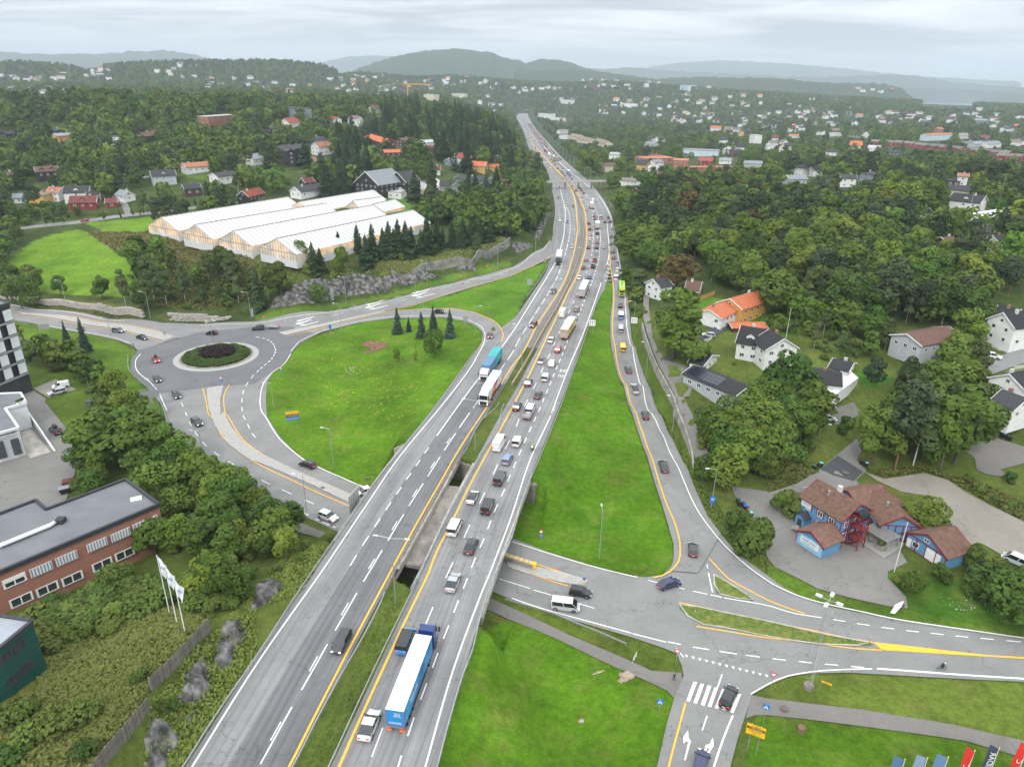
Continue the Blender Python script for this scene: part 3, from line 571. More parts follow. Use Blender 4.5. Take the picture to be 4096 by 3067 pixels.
HLN('D2 1180,1800 1260,1535 1335,1310 1410,1102 1483,905 1550,722 1615,553 1680,392 1737,242 1795,100 C2 1805,1580 1900,1340 1965,1200 2050,975 2130,800 2175,690 C3 35,530 105,370 165,235 225,105 260,30 B3 275,1495 320,1390 365,1280 420,1150 470,1020 505,930 550,820 590,740 640,610 690,490 720,400 745,310 757,200 765,100 765,0 A3 765,1640 755,1540 740,1430 700,1330 640,1240',.22,WPT,mwr,3,3,1)
HLN('D2 960,1750 1050,1425 1512,310 C2 1715,1360 1895,963 2025,684 2140,437 C3 20,270 B3 90,1600 200,1380 260,1250 330,1110 380,990 520,690 600,500 650,390 690,240 700,60 A3 705,1640 690,1400 650,1320 590,1230 500,1130',.18,WPT,mwr,4.5,7.5,3)
for s in('B3 800,480 860,478','B3 808,440 855,450','B3 815,405 850,420','B3 820,370 848,385','B3 824,335 845,350'):HLN(s,.35,WPT,mwr)
HLN('B3 770,500 800,420 822,340 830,300',.3,WPT,mwr);HLN('B3 868,490 855,400 843,290 835,200',.26,YPT,mwr)
GLN('B3 868,490 878,600 868,830 870,960 895,1120 950,1340 1010,1500 1075,1640 C3 1100,220 1190,470 1260,690 1330,900 1400,1060 1440,1200 1450,1330 1430,1410 1370,1480 1300,1520 1222,1540',.28,YPT,ramp,zf=lambda x,y:T(x,y)+.46)
GLN('B3 905,210 925,330 960,480 975,640 985,830 1010,1000 1060,1200 1130,1400 1210,1640 C3 1230,160 1310,330 1400,530 1500,750 1600,960 1720,1130 1860,1290 2040,1450 2208,1570 D4 80,110 250,185 480,255 800,325 1100,390 1400,437 1800,495 2300,565',.22,WPT,ramp,zf=lambda x,y:T(x,y)+.46)
GLN('C3 0,1218 400,1345 800,1460 1080,1525',.22,WPT,JNC)
GLN('C3 0,1342 200,1410 450,1490 655,1552',.22,YPT,JNC);GLN('C3 0,1448 250,1530 480,1600',.22,YPT,JNC)
GLN('D3 0,200 300,300 700,410 1030,500',.22,WPT,JNC);
GLN('D4 940,806 1300,832 1800,868 2300,898',.34,WPT,JNC);GLN('D4 0,940 150,875 400,830 700,812 900,808',.22,WPT,JNC)
GLN('D3 1830,196 2208,262 D4 200,325 460,367',.2,WPT,JNC)
for a,b in(((560,382),(667,400)),((767,417),(877,434)),((977,450),(1088,464)),((1190,478),(1300,490)),((1403,500),(1513,513)),((1617,524),(1728,535)),((1832,545),(1947,555)),((2055,565),(2180,576))):GLN('D4 %d,%d %d,%d'%(*a,*b),.2,WPT,JNC)
GLN('D3 1440,237 1700,290 2208,400 D4 400,480 650,535 900,578',.25,YPT,JNC);GLN('D3 1587,442 1800,475 2208,540 D4 400,585 700,628 980,648',.25,YPT,JNC)
GLN('C3 1700,1365 1780,1450 1870,1540 1980,1605 2080,1656 D4 0,218 160,280 320,333',.25,YPT,JNC)
GLN('C3 1694,1485 1712,1570 1730,1656',.2,WPT,JNC);
yt=[G('D4',*p,.15)for p in((905,578),(1150,603),(1500,645),(1900,690),(2300,712),(2300,726),(1800,697),(1300,665),(985,646))]
PGA('hatched_strip',yt,.165,YPT,pnt=JNC)
GLN('D3 1497,1100 1400,1460 1350,1656 1330,1740',.26,YPT,JNC)
GLN('D3 1905,1210 1850,1340 1790,1500 1740,1656 1715,1740',.26,WPT,JNC)
GLN('D3 1415,628 1455,665 1480,708',.2,WPT,JNC);GLN('D3 2060,1025 2130,970 2208,940',.2,WPT,JNC)
for q in'D3 -40,55 155,115;D3 185,128 340,172;D3 590,250 710,285;D2 2095,30 2180,60'.split(';'):GLN(q,.18,WPT,JNC)
for q in'D3 1040,505 1330,578;D3 1345,575 1455,598;D3 1562,620 1700,642;D3 1788,657 1940,680;D3 2017,690 2135,706'.split(';'):GLN(q,.22,WPT,JNC)
for q in'D4 38,720 155,734;D4 265,744 380,757;D4 490,768 605,777;D4 715,787 830,797;D3 1175,45 1275,70;D3 1440,110 1487,120;D3 1560,138 1685,165;D3 1710,170 1812,192;C3 1682,1415 1688,1448;D4 2138,200 2185,240;D3 1640,1338 1683,1213;D3 1772,970 1812,855'.split(';'):GLN(q,.2,WPT,JNC)
for i in range(13):
 t=i/12;x=1503+(2195-1503)*t;y=697+(868-697)*t+12*sin(t*3.14)*0
 q=[G('D3',x-15,y-13,.16),G('D3',x+15,y-6,.16),G('D3',x+4,y+15,.16)]
 me=mesh('give_way_tooth',[(a[0],a[1],Tz(a[0],a[1])+.17)for a in q][::-1],[(0,1,2)],[WPT]);link('give_way_tooth',me,JNC)
for i,(a,b,c,d)in enumerate((((1565,918),(1597,922),(1533,1092),(1503,1084)),((1625,935),(1658,940),(1595,1108),(1565,1100)),((1688,950),(1720,956),(1660,1125),(1628,1117)),((1748,965),(1778,970),(1718,1138),(1687,1131)),((1812,980),(1842,986),(1780,1152),(1748,1145)),((1875,995),(1905,1002),(1845,1168),(1812,1160)),((1945,1020),(1978,1026),(1912,1190),(1880,1182)))):
 q=[G('D3',*p,.16)for p in(d,c,b,a)];link('zebra_stripe',mesh('zebra_stripe',[(p[0],p[1],Tz(p[0],p[1])+.17)for p in q],[(0,1,2,3)],[WPT]),JNC)
def FPL(name,t,pts,m,pnt,dz=.17):
 q=[G(t,*p,.16)for p in pts];q=[(p[0],p[1],Tz(p[0],p[1])+dz)for p in q]
 a=sum(q[i][0]*q[(i+1)%len(q)][1]-q[(i+1)%len(q)][0]*q[i][1]for i in range(len(q)))
 if a<0:q=q[::-1]
 return link(name,mesh(name,q,[tuple(range(len(q)))],[m]),pnt)
FPL('turn_arrow','D3',[(1520,1335),(1522,1400),(1543,1430),(1497,1597),(1484,1595),(1520,1437),(1500,1430),(1481,1452),(1477,1395)],WPT,JNC)
FPL('turn_arrow','D3',[(1732,1400),(1742,1470),(1698,1533),(1697,1490),(1685,1485),(1665,1548),(1647,1546),(1672,1462),(1702,1457)],WPT,JNC)
GLN('B1 -40,656 500,740 1090,822',.22,WPT,LRD);GLN('B1 1730,863 2208,845 B2 600,758 1200,642 1700,512 2208,378 B3 150,275 260,215 330,130',.2,WPT,LRD)
GLN('B2 265,958 600,882 1100,752 1700,578 2208,430 B3 200,342 370,250',.26,YPT,LRD)
GLN('B1 90,742 400,770 900,838 1300,898 1530,968',.2,YPT,LRD);GLN('B1 110,760 500,820 900,890 1250,965 1400,1010',.2,YPT,LRD)
GLN('B1 400,868 700,918 1000,975 1130,1025',.2,WPT,LRD)
GLN('B2 2130,420 1500,545 1080,650 620,750',.2,WPT,LRD,3,4,0);GLN('B2 2180,420 1500,580 1020,690 700,770 540,812',.2,WPT,LRD,5,5,0)
for x,y in((390,845),(990,705),(1390,605)):
 FPL('lane_arrow','B2',[(x-55,y+11),(x-18,y-8),(x,y-4),(x+85,y-33),(x+88,y-30),(x+5,y+3),(x+8,y+8)],WPT,LRD)
 FPL('lane_arrow','B2',[(x-20,y+25),(x+20,y+12),(x+42,y+12),(x+148,y-14),(x+150,y-11),(x+42,y+17),(x+25,y+21)],WPT,LRD)
 FPL('lane_arrow','B2',[(x-50,y-18),(x-5,y-27),(x+108,y-56),(x+110,y-53),(x+2,y-21),(x-12,y-13)],WPT,LRD)
GLN('B2 300,1090 340,1040 400,990 600,905 900,828 1200,788 1600,780 1800,812 1900,850 1960,900 1975,960 1960,1030 1870,1200',.22,WPT,LPR)
GLN('B2 1100,738 1450,722 1700,726 1900,762 2040,822 2110,890 2132,950 2115,1005',.24,YPT,LPR)
GLN('C2 940,750 700,650 520,568 395,500 200,330 80,140 B2 45,1600 35,1500 60,1380 130,1280 240,1200 300,1110',.24,WPT,SRD)
GLN('B1 1215,1108 1170,1170 1185,1260 1300,1360 1370,1450 1440,1600',.22,WPT,SRD)
GLN('B1 1748,1405 1780,1530 1800,1640 C1 1830,150 1940,340 2208,540 C2 400,735 812,918',.24,YPT,SRD)
GLN('B1 1978,1378 1930,1480 1945,1640 C1 1960,130 2080,320 2208,432 C2 200,545 500,680 805,815',.24,YPT,SRD)
GLN('B1 1560,1520 1610,1640 C1 1660,240 1750,365 1900,485 2208,665 C2 150,738 400,852 560,920 700,990',.2,WPT,SRD,3,4,1)
GLN('C2 60,812 350,945 540,1035 730,1120',.24,WPT,SRD,6,2,0)
GLN('B1 2190,1290 2130,1370 2095,1450 2085,1550 2095,1640 C1 2110,150 2165,270 2208,330',.2,WPT,SRD,3,3,0)
GLN('B2 0,965 60,975 130,1005 165,1060 165,1100 130,1160 60,1220 0,1275',.3,WPT,RBT,1.6,1.2,0)
def text(name,body,size,m,pnt=None,loc=(0,0,0),rot=(0,0,0),ext=.004,sx=1,sy=1,aln='CENTER'):
 c=bpy.data.curves.new(name,'FONT');c.body=body;c.size=size;c.extrude=ext;c.align_x=aln;c.align_y='CENTER';c.resolution_u=2
 t=bpy.data.objects.new(name,c);COL.objects.link(t);bpy.context.view_layer.update()
 me=bpy.data.meshes.new_from_object(t);bpy.data.objects.remove(t);me.name=name;me.materials.clear();me.materials.append(m)
 o=link(name,me,pnt,loc,rot);o.scale=(sx,sy,1);return o
def road_text(body,a,b,h):
 p=onH(*a);q=onH(*b);ang=atan2(q[1]-p[1],q[0]-p[0])
 text('road_lettering',body,1.5,WPT,mwr,((p[0]+q[0])/2,(p[1]+q[1])/2,zh(p[1])+.05),(0,0,ang),.004,hypot(q[0]-p[0],q[1]-p[1])/(len(body)*1.5*.72),h)
road_text('BUSS',('B3',402,1255),('B3',478,1263),2.1);road_text('TAXI',('B3',385,1300),('B3',458,1308),2.1)
bridge=EMP('road_bridge',(-15,120,0),0,'twin concrete motorway bridge over the side road, slab gap between its decks','bridge')
def loc_ob(b,name,m,pnt,**k):
 o=b.ob(name,m,pnt,**k);pm=pnt.matrix_basis if pnt else Matrix()
 q=pnt;M_=Matrix()
 while q:M_=q.matrix_basis@M_;q=q.parent
 o.matrix_basis=M_.inverted()@o.matrix_basis if not k.get('loc')else o.matrix_basis
 return o
def deck(fa,fb,oa,ob):
 b=MB();ys=np.arange(80,160,2.0);L=[]
 for y in ys:
  xa=float(fa(y))-oa;xb=float(fb(y))+ob
  if not(IBR(xa,y)or IBR(xb,y)or IBR((xa+xb)/2,y)):continue
  L.append((xa,xb,y,zh(y)))
 vs=[];fs=[]
 for xa,xb,y,z in L:vs+=[(xa,y,z-.02),(xb,y,z-.02),(xb,y,z-1.25),(xa,y,z-1.25)]
 for i in range(len(L)-1):
  k=4*i
  for j in range(1,4):fs.append((k+j,k+(j+1)%4,k+4+(j+1)%4,k+4+j))
 b.add(vs,fs);loc_ob(b,'deck_girder',CNC,bridge)
deck(fLL,fLR,.35,.35);deck(fRL,fRR,.35,.35)
def WLB(b,p,q,th,z0,z1,m=0):
 p=Vector((p[0],p[1],0));q=Vector((q[0],q[1],0));d=(q-p).normalized();n=Vector((-d.y,d.x,0))*th/2
 a=[p-n,q-n,q+n,p+n];return b.prism([(v.x,v.y)for v in a],z0,z1,m)
def lerp(a,b,t):return tuple(a[i]+(b[i]-a[i])*t for i in range(len(a)))
nL,nR,sL_,sR_=(BR[k]for k in('nL','nR','sL','sR'))
loc_ob(WLB(MB(),lerp(nL,nR,-.03),lerp(nL,nR,1.02),1.0,-1,4.8),'abutment',CONCD,bridge)
loc_ob(WLB(MB(),lerp(sL_,sR_,-.03),lerp(sL_,sR_,1.02),1.0,-1,4.8),'abutment',CONCD,bridge)
for c,dx,dy in((nR,3.4,1.2),(nL,-3.0,1.0),(sR_,2.2,-1.5),(sL_,-2.6,-1.5)):
 b=MB();n=Vector((-dy,dx,0)).normalized()*.25;p=Vector((c[0],c[1],0));q=p+Vector((dx,dy,0))
 vs=[]
 for v,z1 in((p,5.2),(q,3.4)):
  for s in(-1,1):vs+=[(v.x+n.x*s,v.y+n.y*s,-.5),(v.x+n.x*s,v.y+n.y*s,z1)]
 b.add(vs,[(0,1,3,2),(4,6,7,5),(0,4,5,1),(2,3,7,6),(1,5,7,3),(0,2,6,4)]);loc_ob(b,'wing_wall',CNC,bridge)
for t in(.12,.3,.7,.9):
 p=lerp(lerp(nL,nR,t),lerp(sL_,sR_,t),.52);loc_ob(CYL((p[0],p[1],-.5),(p[0],p[1],4.8),.5,n=12),'pier',CONCD,bridge)
sp=[at(p[0],p[1],p[2],5.0)for p in P('C2 1655,735 1778,748 1420,1435 1285,1410')];loc_ob(MB().prism([(p[0],p[1])for p in sp][::-1],4.3,5.0),'median_slab',CONCD,bridge)
for fx,o_ in((fLL,-.2),(fLR,.15),(fRL,-.15),(fRR,.2)):
 b=MB();ys=[y for y in np.arange(84,156,2.0)if IBR(float(fx(y)),y)];vs=[];fs=[]
 for y in ys:
  x=float(fx(y))+o_;z=zh(y);vs+=[(x-.22,y,z-.6),(x+.22,y,z-.6),(x+.22,y,z+.12),(x-.22,y,z+.12)]
 for i in range(len(ys)-1):
  for j in range(4):fs.append((4*i+j,4*i+(j+1)%4,4*i+4+(j+1)%4,4*i+4+j))
 b.add(vs,fs);loc_ob(b,'edge_beam',CNC,bridge)
post_me=BX(-.05,.05,-.04,.04,0,.72).me('post',GV)
tallpost_me=BX(-.05,.05,-.05,.05,0,1.15).me('post',GV)
def GRL_(lbx,pts,surf='H',rls=((.62,.30),),step=4.0,mt=GV,posts=300,tall=False,name='guardrail',cat='guardrail',flip=1,th=.09):
 base=[]
 for p in P(pts):
  if surf=='H':q=onH(*p[:3],.65);base.append((q[0],q[1],q[2]-.65))
  else:
   q=G(*p[:3],.65);base.append((q[0],q[1],Tz(q[0],q[1])))
 cr=CMR(base,k=6)if len(base)>2 else[Vector(p)for p in base];rp,tot=RSM(cr,step)
 e=EMP(name,tuple(rp[0]),0,lbx,cat);o0=rp[0]
 for zc,hh in rls:
  vs=[];fs=[]
  for i,p in enumerate(rp):
   d=(rp[min(i+1,len(rp)-1)]-rp[max(i-1,0)]);n=Vector((-d.y,d.x,0)).normalized()*th/2;q=p-o0
   prof=((1,-.5),(1.8,-.25),(.6,0),(1.8,.25),(1,.5),(-1,.5),(-1,-.5))if hh>.2 else((1,-.5),(1,.5),(-1,.5),(-1,-.5))
   for s,u in prof:vs.append((q.x+n.x*s*flip,q.y+n.y*s*flip,q.z+zc+u*hh))
  m=len(prof)
  for i in range(len(rp)-1):
   for j in range(m):fs.append((m*i+j,m*i+(j+1)%m,m*i+m+(j+1)%m,m*i+m+j))
  link('rail',mesh('rail',vs,fs,[mt]),e)
 c=0;exa=MB()
 for p,q in zip(rp,rp[1:]+[rp[-1]]):
  dd=hypot(p.x,p.y)
  if dd<175 and c<posts:
   o=link('post',tallpost_me if tall else post_me,e,tuple(p-o0),(0,0,atan2((q-p).y,(q-p).x)));c+=1
  else:
   w=p-o0;exa.box(w.x-.06,w.x+.06,w.y-.06,w.y+.06,w.z,w.z+(1.15 if tall else.72))
 if exa.v:tag(exa.ob('far_post',mt,e),kind='stuff')
 return e
GRL_('steel guardrail along the left edge of the motorway','D1 1480,1800 1575,1656 1870,1190 2208,700 C2 360,1656 640,1250 720,1130 980,760 1300,360 1480,140 1585,0 B2 1700,1350 1890,1085','H')
GRL_('steel guardrail on the left side of the grass median, near the lorry','D2 240,1790 315,1656 480,1330 720,880 950,480 1120,140 C2 1110,1650','H',flip=-1)
GRL_('weathered bridge railing along the inner edge of left carriageway','C2 1120,1640 1270,1330 1430,1060 1620,700 1800,445','H',((.5,.1),(.85,.1),(1.15,.08)),2.5,mt=mat('rusty_rail',(.30,.24,.20),.8,.3,2,metal=.2),tall=True)
GRL_('thin barrier from bridge end along the narrowing median','C2 1805,440 1930,190 2040,90 2110,30 B2 2100,1530','H')
GRL_('steel guardrail on the right side of the grass median','D2 560,1790 625,1656 820,1230 1060,720 1250,330 1400,20 C2 1330,1640','H')
GRL_('grey bridge railing along inner edge of right carriageway','C2 1335,1635 1480,1350 1640,1020 1800,720 1940,460','H',((.55,.25),(1.05,.1)),2.5,tall=True)
GRL_('barrier bending at the tip of the green median','C2 1945,455 2060,290 2110,170 2115,60 B2 2140,1540','H')
GRL_('long steel railing along the right edge of motorway and bridge','D2 1520,1800 1565,1656 1660,1290 1780,880 1870,640 1945,330 2060,0 C2 2208,1180 C3 90,860 175,640','H',((.6,.28),(1.05,.08)),2.5,tall=True)
GRL_('steel guardrail between right carriageway and green triangle','C3 180,635 320,300 440,0 B3 480,1390 560,1170 640,940 700,760 745,640 805,545','H')
GRL_('guardrail between junction road and footpath','D3 -60,205 0,222 180,275 400,345 600,430 800,510 985,590','G')
GRL_('guardrail beside the side road left of the bridge','C2 50,812 200,895 350,960 450,1015 720,1135','G')
GRL_('guardrail curving around the lawn left of the roundabout','B1 1103,1115 1108,1240 1180,1320 1290,1410 1380,1520 1425,1640 C1 1445,200','G')
GRL_('guardrail at the tip of grass beside the exit ramp','B3 130,612 220,490 290,380 325,300','G')
GRL_('pale guardrail below the rock slope beyond the footbridge','A3 830,1320 790,1290 700,1210 620,1150 560,1080 450,960 360,870','G',step=12)
GRL_('short white barrier beside lawn at far left road','B1 100,812 180,835 250,865','G')
def wall_along(name,lbx,cat,pts,h,th,m,zf,z0=-.3,kind=None,step=4.0,k=5,pnt=None):
 pts=CMR(pts,k=k)if len(pts)>2 else[Vector(p)for p in pts];rp,_=RSM(pts,step);o0=rp[0];vs=[];fs=[]
 for i,p in enumerate(rp):
  d=(rp[min(i+1,len(rp)-1)]-rp[max(i-1,0)]);n=Vector((-d.y,d.x,0)).normalized()*th/2;z=zf(p.x,p.y)if zf else p.z;hh=h(i/(len(rp)-1))if callable(h)else h
  q=Vector((p.x-o0.x,p.y-o0.y,z-o0.z));vs+=[(q.x-n.x,q.y-n.y,q.z+z0),(q.x+n.x,q.y+n.y,q.z+z0),(q.x+n.x*.8,q.y+n.y*.8,q.z+hh),(q.x-n.x*.8,q.y-n.y*.8,q.z+hh)]
 for i in range(len(rp)-1):
  for j in range(4):fs.append((4*i+j,4*i+(j+1)%4,4*i+4+(j+1)%4,4*i+4+j))
 e=len(vs)-4;fs+=[(0,3,2,1),(e,e+1,e+2,e+3)]
 o=link(name,mesh(name,vs,fs,[m]),pnt,tuple(o0));tag(o,lbx,cat,None,kind);return o
mb=[onH(*p[:3])for p in P('B3 0,1385 130,1172 260,932 345,790 420,655 510,470 560,330 600,210 615,100 625,0 A3 622,1500 608,1400 578,1310 528,1210 475,1140 380,1050 290,960 205,870 160,790 135,720')]
wall_along('median_barrier','low brown concrete barrier between the two carriageways','barrier',mb,.8,.5,mat('barrier_concrete',(.30,.235,.17),.9,.25,.7,spc='World'),lambda x,y:zh(y))
w1=W_('B2 1170,418 1400,408 1550,380 1750,345 1900,318 2050,262 2150,205 2190,170');
wall_along('concrete_wall','grey stained concrete wall on top of rock above the ramp','wall',w1,lambda t:1.6+2.2*min(1,t*3),.6,mat('stained_concrete',(.22,.21,.195),.9,.45,.35,.05,3,spc='World'),lambda x,y:Tz(x,y),z0=-1.5,step=2)
w2=[onL(*p[:3])for p in P('B3 1122,850 1150,960 1200,1100 1250,1220 1330,1370 1420,1540 C3 1395,0 1450,150 1508,300 1555,470 1562,560')]
wall_along('concrete_wall','long grey concrete retaining wall below the lane, right of the off ramp','wall',w2,.5,.5,mat('wall_concrete',(.27,.255,.225),.9,.35,.4,.05,3,spc='World'),None,z0=-5.5,step=2)
BLK=BX(-.5,.5,-.5,.5,0,1).me('stone_block',GRAN)
CAPN=[0]
def BKW(lbx,pts,hts,bl=1.9,bh=.62):
 pts_=CMR([G(*p[:3])for p in P(pts)],k=5);A=np.array([(p.x,p.y)for p in pts_]);d=np.concatenate([[0],np.cumsum(np.hypot(*np.diff(A,axis=0).T))]);tot=d[-1]
 X0=(np.interp(0,d,A[:,0]),np.interp(0,d,A[:,1]));e=EMP('block_wall',(*X0,Tz(*X0)),0,lbx,'stone wall');rest=MB();r=random.Random(3)
 rows=6;k=0
 for row in range(rows):
  s=-(row%2)*bl/2
  while s<tot:
   l=bl*r.uniform(.8,1.15);m_=min(max(s+l/2,0),tot);hh=np.interp(m_/tot,[h[0]for h in hts],[h[1]for h in hts])
   if row*bh<hh-.2 and m_<tot:
    x=np.interp(m_,d,A[:,0]);y=np.interp(m_,d,A[:,1]);x2=np.interp(min(m_+.5,tot),d,A[:,0])-np.interp(max(m_-.5,0),d,A[:,0]);y2=np.interp(min(m_+.5,tot),d,A[:,1])-np.interp(max(m_-.5,0),d,A[:,1]);a=atan2(y2,x2)
    nx,ny=-sin(a),cos(a);o=row*.1+r.uniform(-.06,.06);g0=Tz(x-nx*1.2,y-ny*1.2)-.1
    px_,py_,pz_=x+nx*o-X0[0],y+ny*o-X0[1],g0+row*bh-e.location.z
    if CAPN[0]<292:
     q=link('stone_block',BLK,e,(px_,py_,pz_),(0,0,a+r.uniform(-.02,.02)));q.scale=(l-.07,.8,bh-.05);CAPN[0]+=1
    else:
     M_=Matrix.Translation((px_,py_,pz_))@Matrix.Rotation(a,4,'Z')@Matrix.Diagonal((l-.07,.8,bh-.05,1));bb=BX(-.5,.5,-.5,.5,0,1);rest.add([M_@Vector(v)for v in bb.v],bb.f)
   s+=l
 if rest.v:tag(rest.ob('stone_block',GRAN,e),kind='stuff')
BKW('stacked pinkish granite block wall below the green field, upper left','B1 1240,803 1080,775 900,750 700,722 500,693 300,668 120,645 0,632 -60,625',[(0,2.9),(.18,2.9),(.3,2.6),(.55,2.3),(.9,1.3),(1,1.0)])
BKW('short stacked granite block wall left of roundabout trees','B1 1975,815 1900,825 1750,832 1600,830 1478,822',[(0,1.0),(.2,1.6),(.45,2.9),(1,2.9)])
ROCK=mat('rock',(.055,.054,.052),.92,.5,.6,.25,1.6,col2=(.155,.148,.14),dtl=8,spc='World')
def RCK(lbx,pts,amp=1.2,step=.8,base=.6,name='rock_face',sc=3.0):
 w=W_(pts);bx=[p[0]for p in w];
 def zf(X,Y):
  P_=np.array([(p[0],p[1])for p in w]);n=len(P_);dm=np.full(X.shape,1e9)
  for i in range(n):
   a=P_[i];b=P_[(i+1)%n];ab=b-a;L2=max(1e-6,(ab**2).sum());t=np.clip(((X-a[0])*ab[0]+(Y-a[1])*ab[1])/L2,0,1);dm=np.minimum(dm,np.hypot(X-a[0]-t*ab[0],Y-a[1]-t*ab[1]))
  z=T(X,Y);out=[]
  for x,y,zz,q in zip(X,Y,z,dm):
   v=Vector((x/sc,y/sc,zz/sc));c=noise.cell(v*1.3+Vector((9,3,1)));f=noise.noise(v*1.7)+.5*noise.noise(v*4)
   out.append(zz+base*min(1,q)-.35*(q<.05)+min(1,q/1.2)*amp*(.5*c+.45*f))
  return np.array(out)
 o=PGA(name,w,0,ROCK,step=step,zf=zf,lbx=lbx);return o
RCK('fractured dark rock cutting above the ramp, with white streaks','B2 130,725 100,690 200,620 340,520 450,470 560,455 700,455 800,415 950,420 1160,432 1200,408 1400,400 1640,430 1480,470 1300,530 1150,560 1000,592 850,615 760,600 640,640 500,680 300,700',1.9,.9)
RCK('small pale rock hump under the concrete wall','B2 1700,395 1780,350 1870,345 1920,360 1800,395',.8,.8)
RCK('rock cutting at the left of the motorway below spruces','B3 0,260 60,250 180,200 160,160 100,150 0,150',1.5,.8)
RCK('tall rock cutting left of the motorway by the exit ramp','A3 320,1280 330,1400 290,1500 240,1640 190,1640 230,1500 250,1350 280,1290',1.5,1.2)
RCK('grey rock outcrop beside the left guardrail, nearest the bridge','C2 -60,1640 20,1560 120,1540 225,1560 235,1650 D2 200,150 100,240 0,300 D1 2208,330 2150,300 D2 0,0',1.0,.5,sc=2)
RCK('grey rock outcrop below the wooden fence end','D1 1930,380 2050,370 2120,430 2150,520 2050,620 2010,780 1920,830 1830,760 1860,600',1.2,.45,sc=2)
RCK('broad grey rock slope between fence and guardrail','D1 1640,760 1760,700 1830,800 1830,950 1790,1060 1700,1130 1600,1120 1500,1080 1560,1000 1580,880',1.1,.45,sc=2)
RCK('pale rounded rock bank below the middle of the fence','D1 1280,1210 1420,1210 1480,1300 1560,1370 1540,1480 1460,1560 1430,1700 1200,1700 1250,1560 1230,1400',1.1,.45,sc=2)
RCK('small rock shelf close to the guardrail','D1 1560,1220 1700,1140 1730,1190 1620,1300 1590,1290',.7,.45,sc=2)
RCK('rock cutting right of the motorway beyond the footbridge','A3 830,1290 870,1300 870,1370 840,1350',1.4,1.5)
WOODG=mat('weathered_board',(.17,.155,.13),.9,.25,1.2,.01,18,rand=.22)
fence=None
def BDF(lbx,pts,h=2.3,bw=.32,concrete=False):
 pts_=[G(*p[:3])for p in P(pts)];A=[Vector((p[0],p[1],0))for p in pts_];e=EMP('board_fence',(A[0].x,A[0].y,Tz(A[0].x,A[0].y)),0,lbx,'fence');r=random.Random(5)
 bm_=BX(-bw/2+.015,bw/2-.015,-.03,.03,-.2,h).me('board',WOODG);pm_=BX(-.1,.1,-.1,.1,-.4,h+.1).me('post',WOODG)
 for i,(a,b)in enumerate(zip(A,A[1:])):
  L=(b-a).length;n=max(1,int(L/bw));ang=atan2((b-a).y,(b-a).x)
  za,zb=Tz(a.x,a.y),Tz(b.x,b.y)
  for k in range(n):
   t=(k+.5)/n;p=a.lerp(b,t);z=za+(zb-za)*(int(t*3)/3+.16)
   o=link('board',bm_,e,(p.x-A[0].x,p.y-A[0].y,z-e.location.z+r.uniform(-.03,.03)),(0,0,ang))
  for t in(0,1.0):
   p=a.lerp(b,t);link('post',pm_,e,(p.x-A[0].x,p.y-A[0].y,za+(zb-za)*t-e.location.z),(0,0,ang))
  nrm=Vector((sin(ang),-cos(ang),0))*.08
  for zz in(.5,h-.5):
   m=MB();p=a-A[0]+nrm;q=b-A[0]+nrm;m.cyl((p.x,p.y,za-e.location.z+zz),(q.x,q.y,zb-e.location.z+zz),.06,n=4);m.ob('rail',WOODG,e)
 return e
BDF('weathered grey board fence above the rock slope, bottom left','D1 1810,488 1735,560 1620,690 1480,840 1310,1000')
BDF('lower stretch of weathered board fence at the bottom left edge','D1 1290,1180 1180,1310 1110,1400 940,1600 870,1690 820,1760')
def FBR(a,b,lbx,dz,rail=True,th=1.0,w=3.2):
 z=0
 for _ in range(6):
  p=at(*a,z);q=at(*b,z);z=zh((p[1]+q[1])/2)+dz
 p=Vector(at(*a,z));q=Vector(at(*b,z));e=EMP('footbridge',(p.x,p.y,z),atan2((q-p).y,(q-p).x),lbx,'bridge');L=(q-p).length
 BX(-4,L+4,-w/2,w/2,-th,0).ob('deck',CNC,e)
 for s in(-1,1):
  b_=MB()
  for zz in(.5,1.1):b_.box(-4,L+4,s*w/2-.05,s*w/2+.05,zz-.05,zz+.05)
  for x in np.arange(0,L,2.5):b_.box(x-.05,x+.05,s*w/2-.05,s*w/2+.05,0,1.1)
  b_.ob('railing',GV,e)
 for x in(.01,.28,.54,.80,.97):BX(x*L-.4,x*L+.4,-w/2+.3,w/2-.3,-dz-3,-th).ob('pier',CONCD,e)
 return e
FBR(('A3',338,1135),('A3',775,1128),'slender concrete footbridge crossing the motorway in mid distance',6.2)
FBR(('A3',58,518),('A3',145,522),'tiny overbridge where the motorway vanishes in the distance',8,w=6)
bnd=at('A3',372,1112,3);
EXC=[]
HB=[]
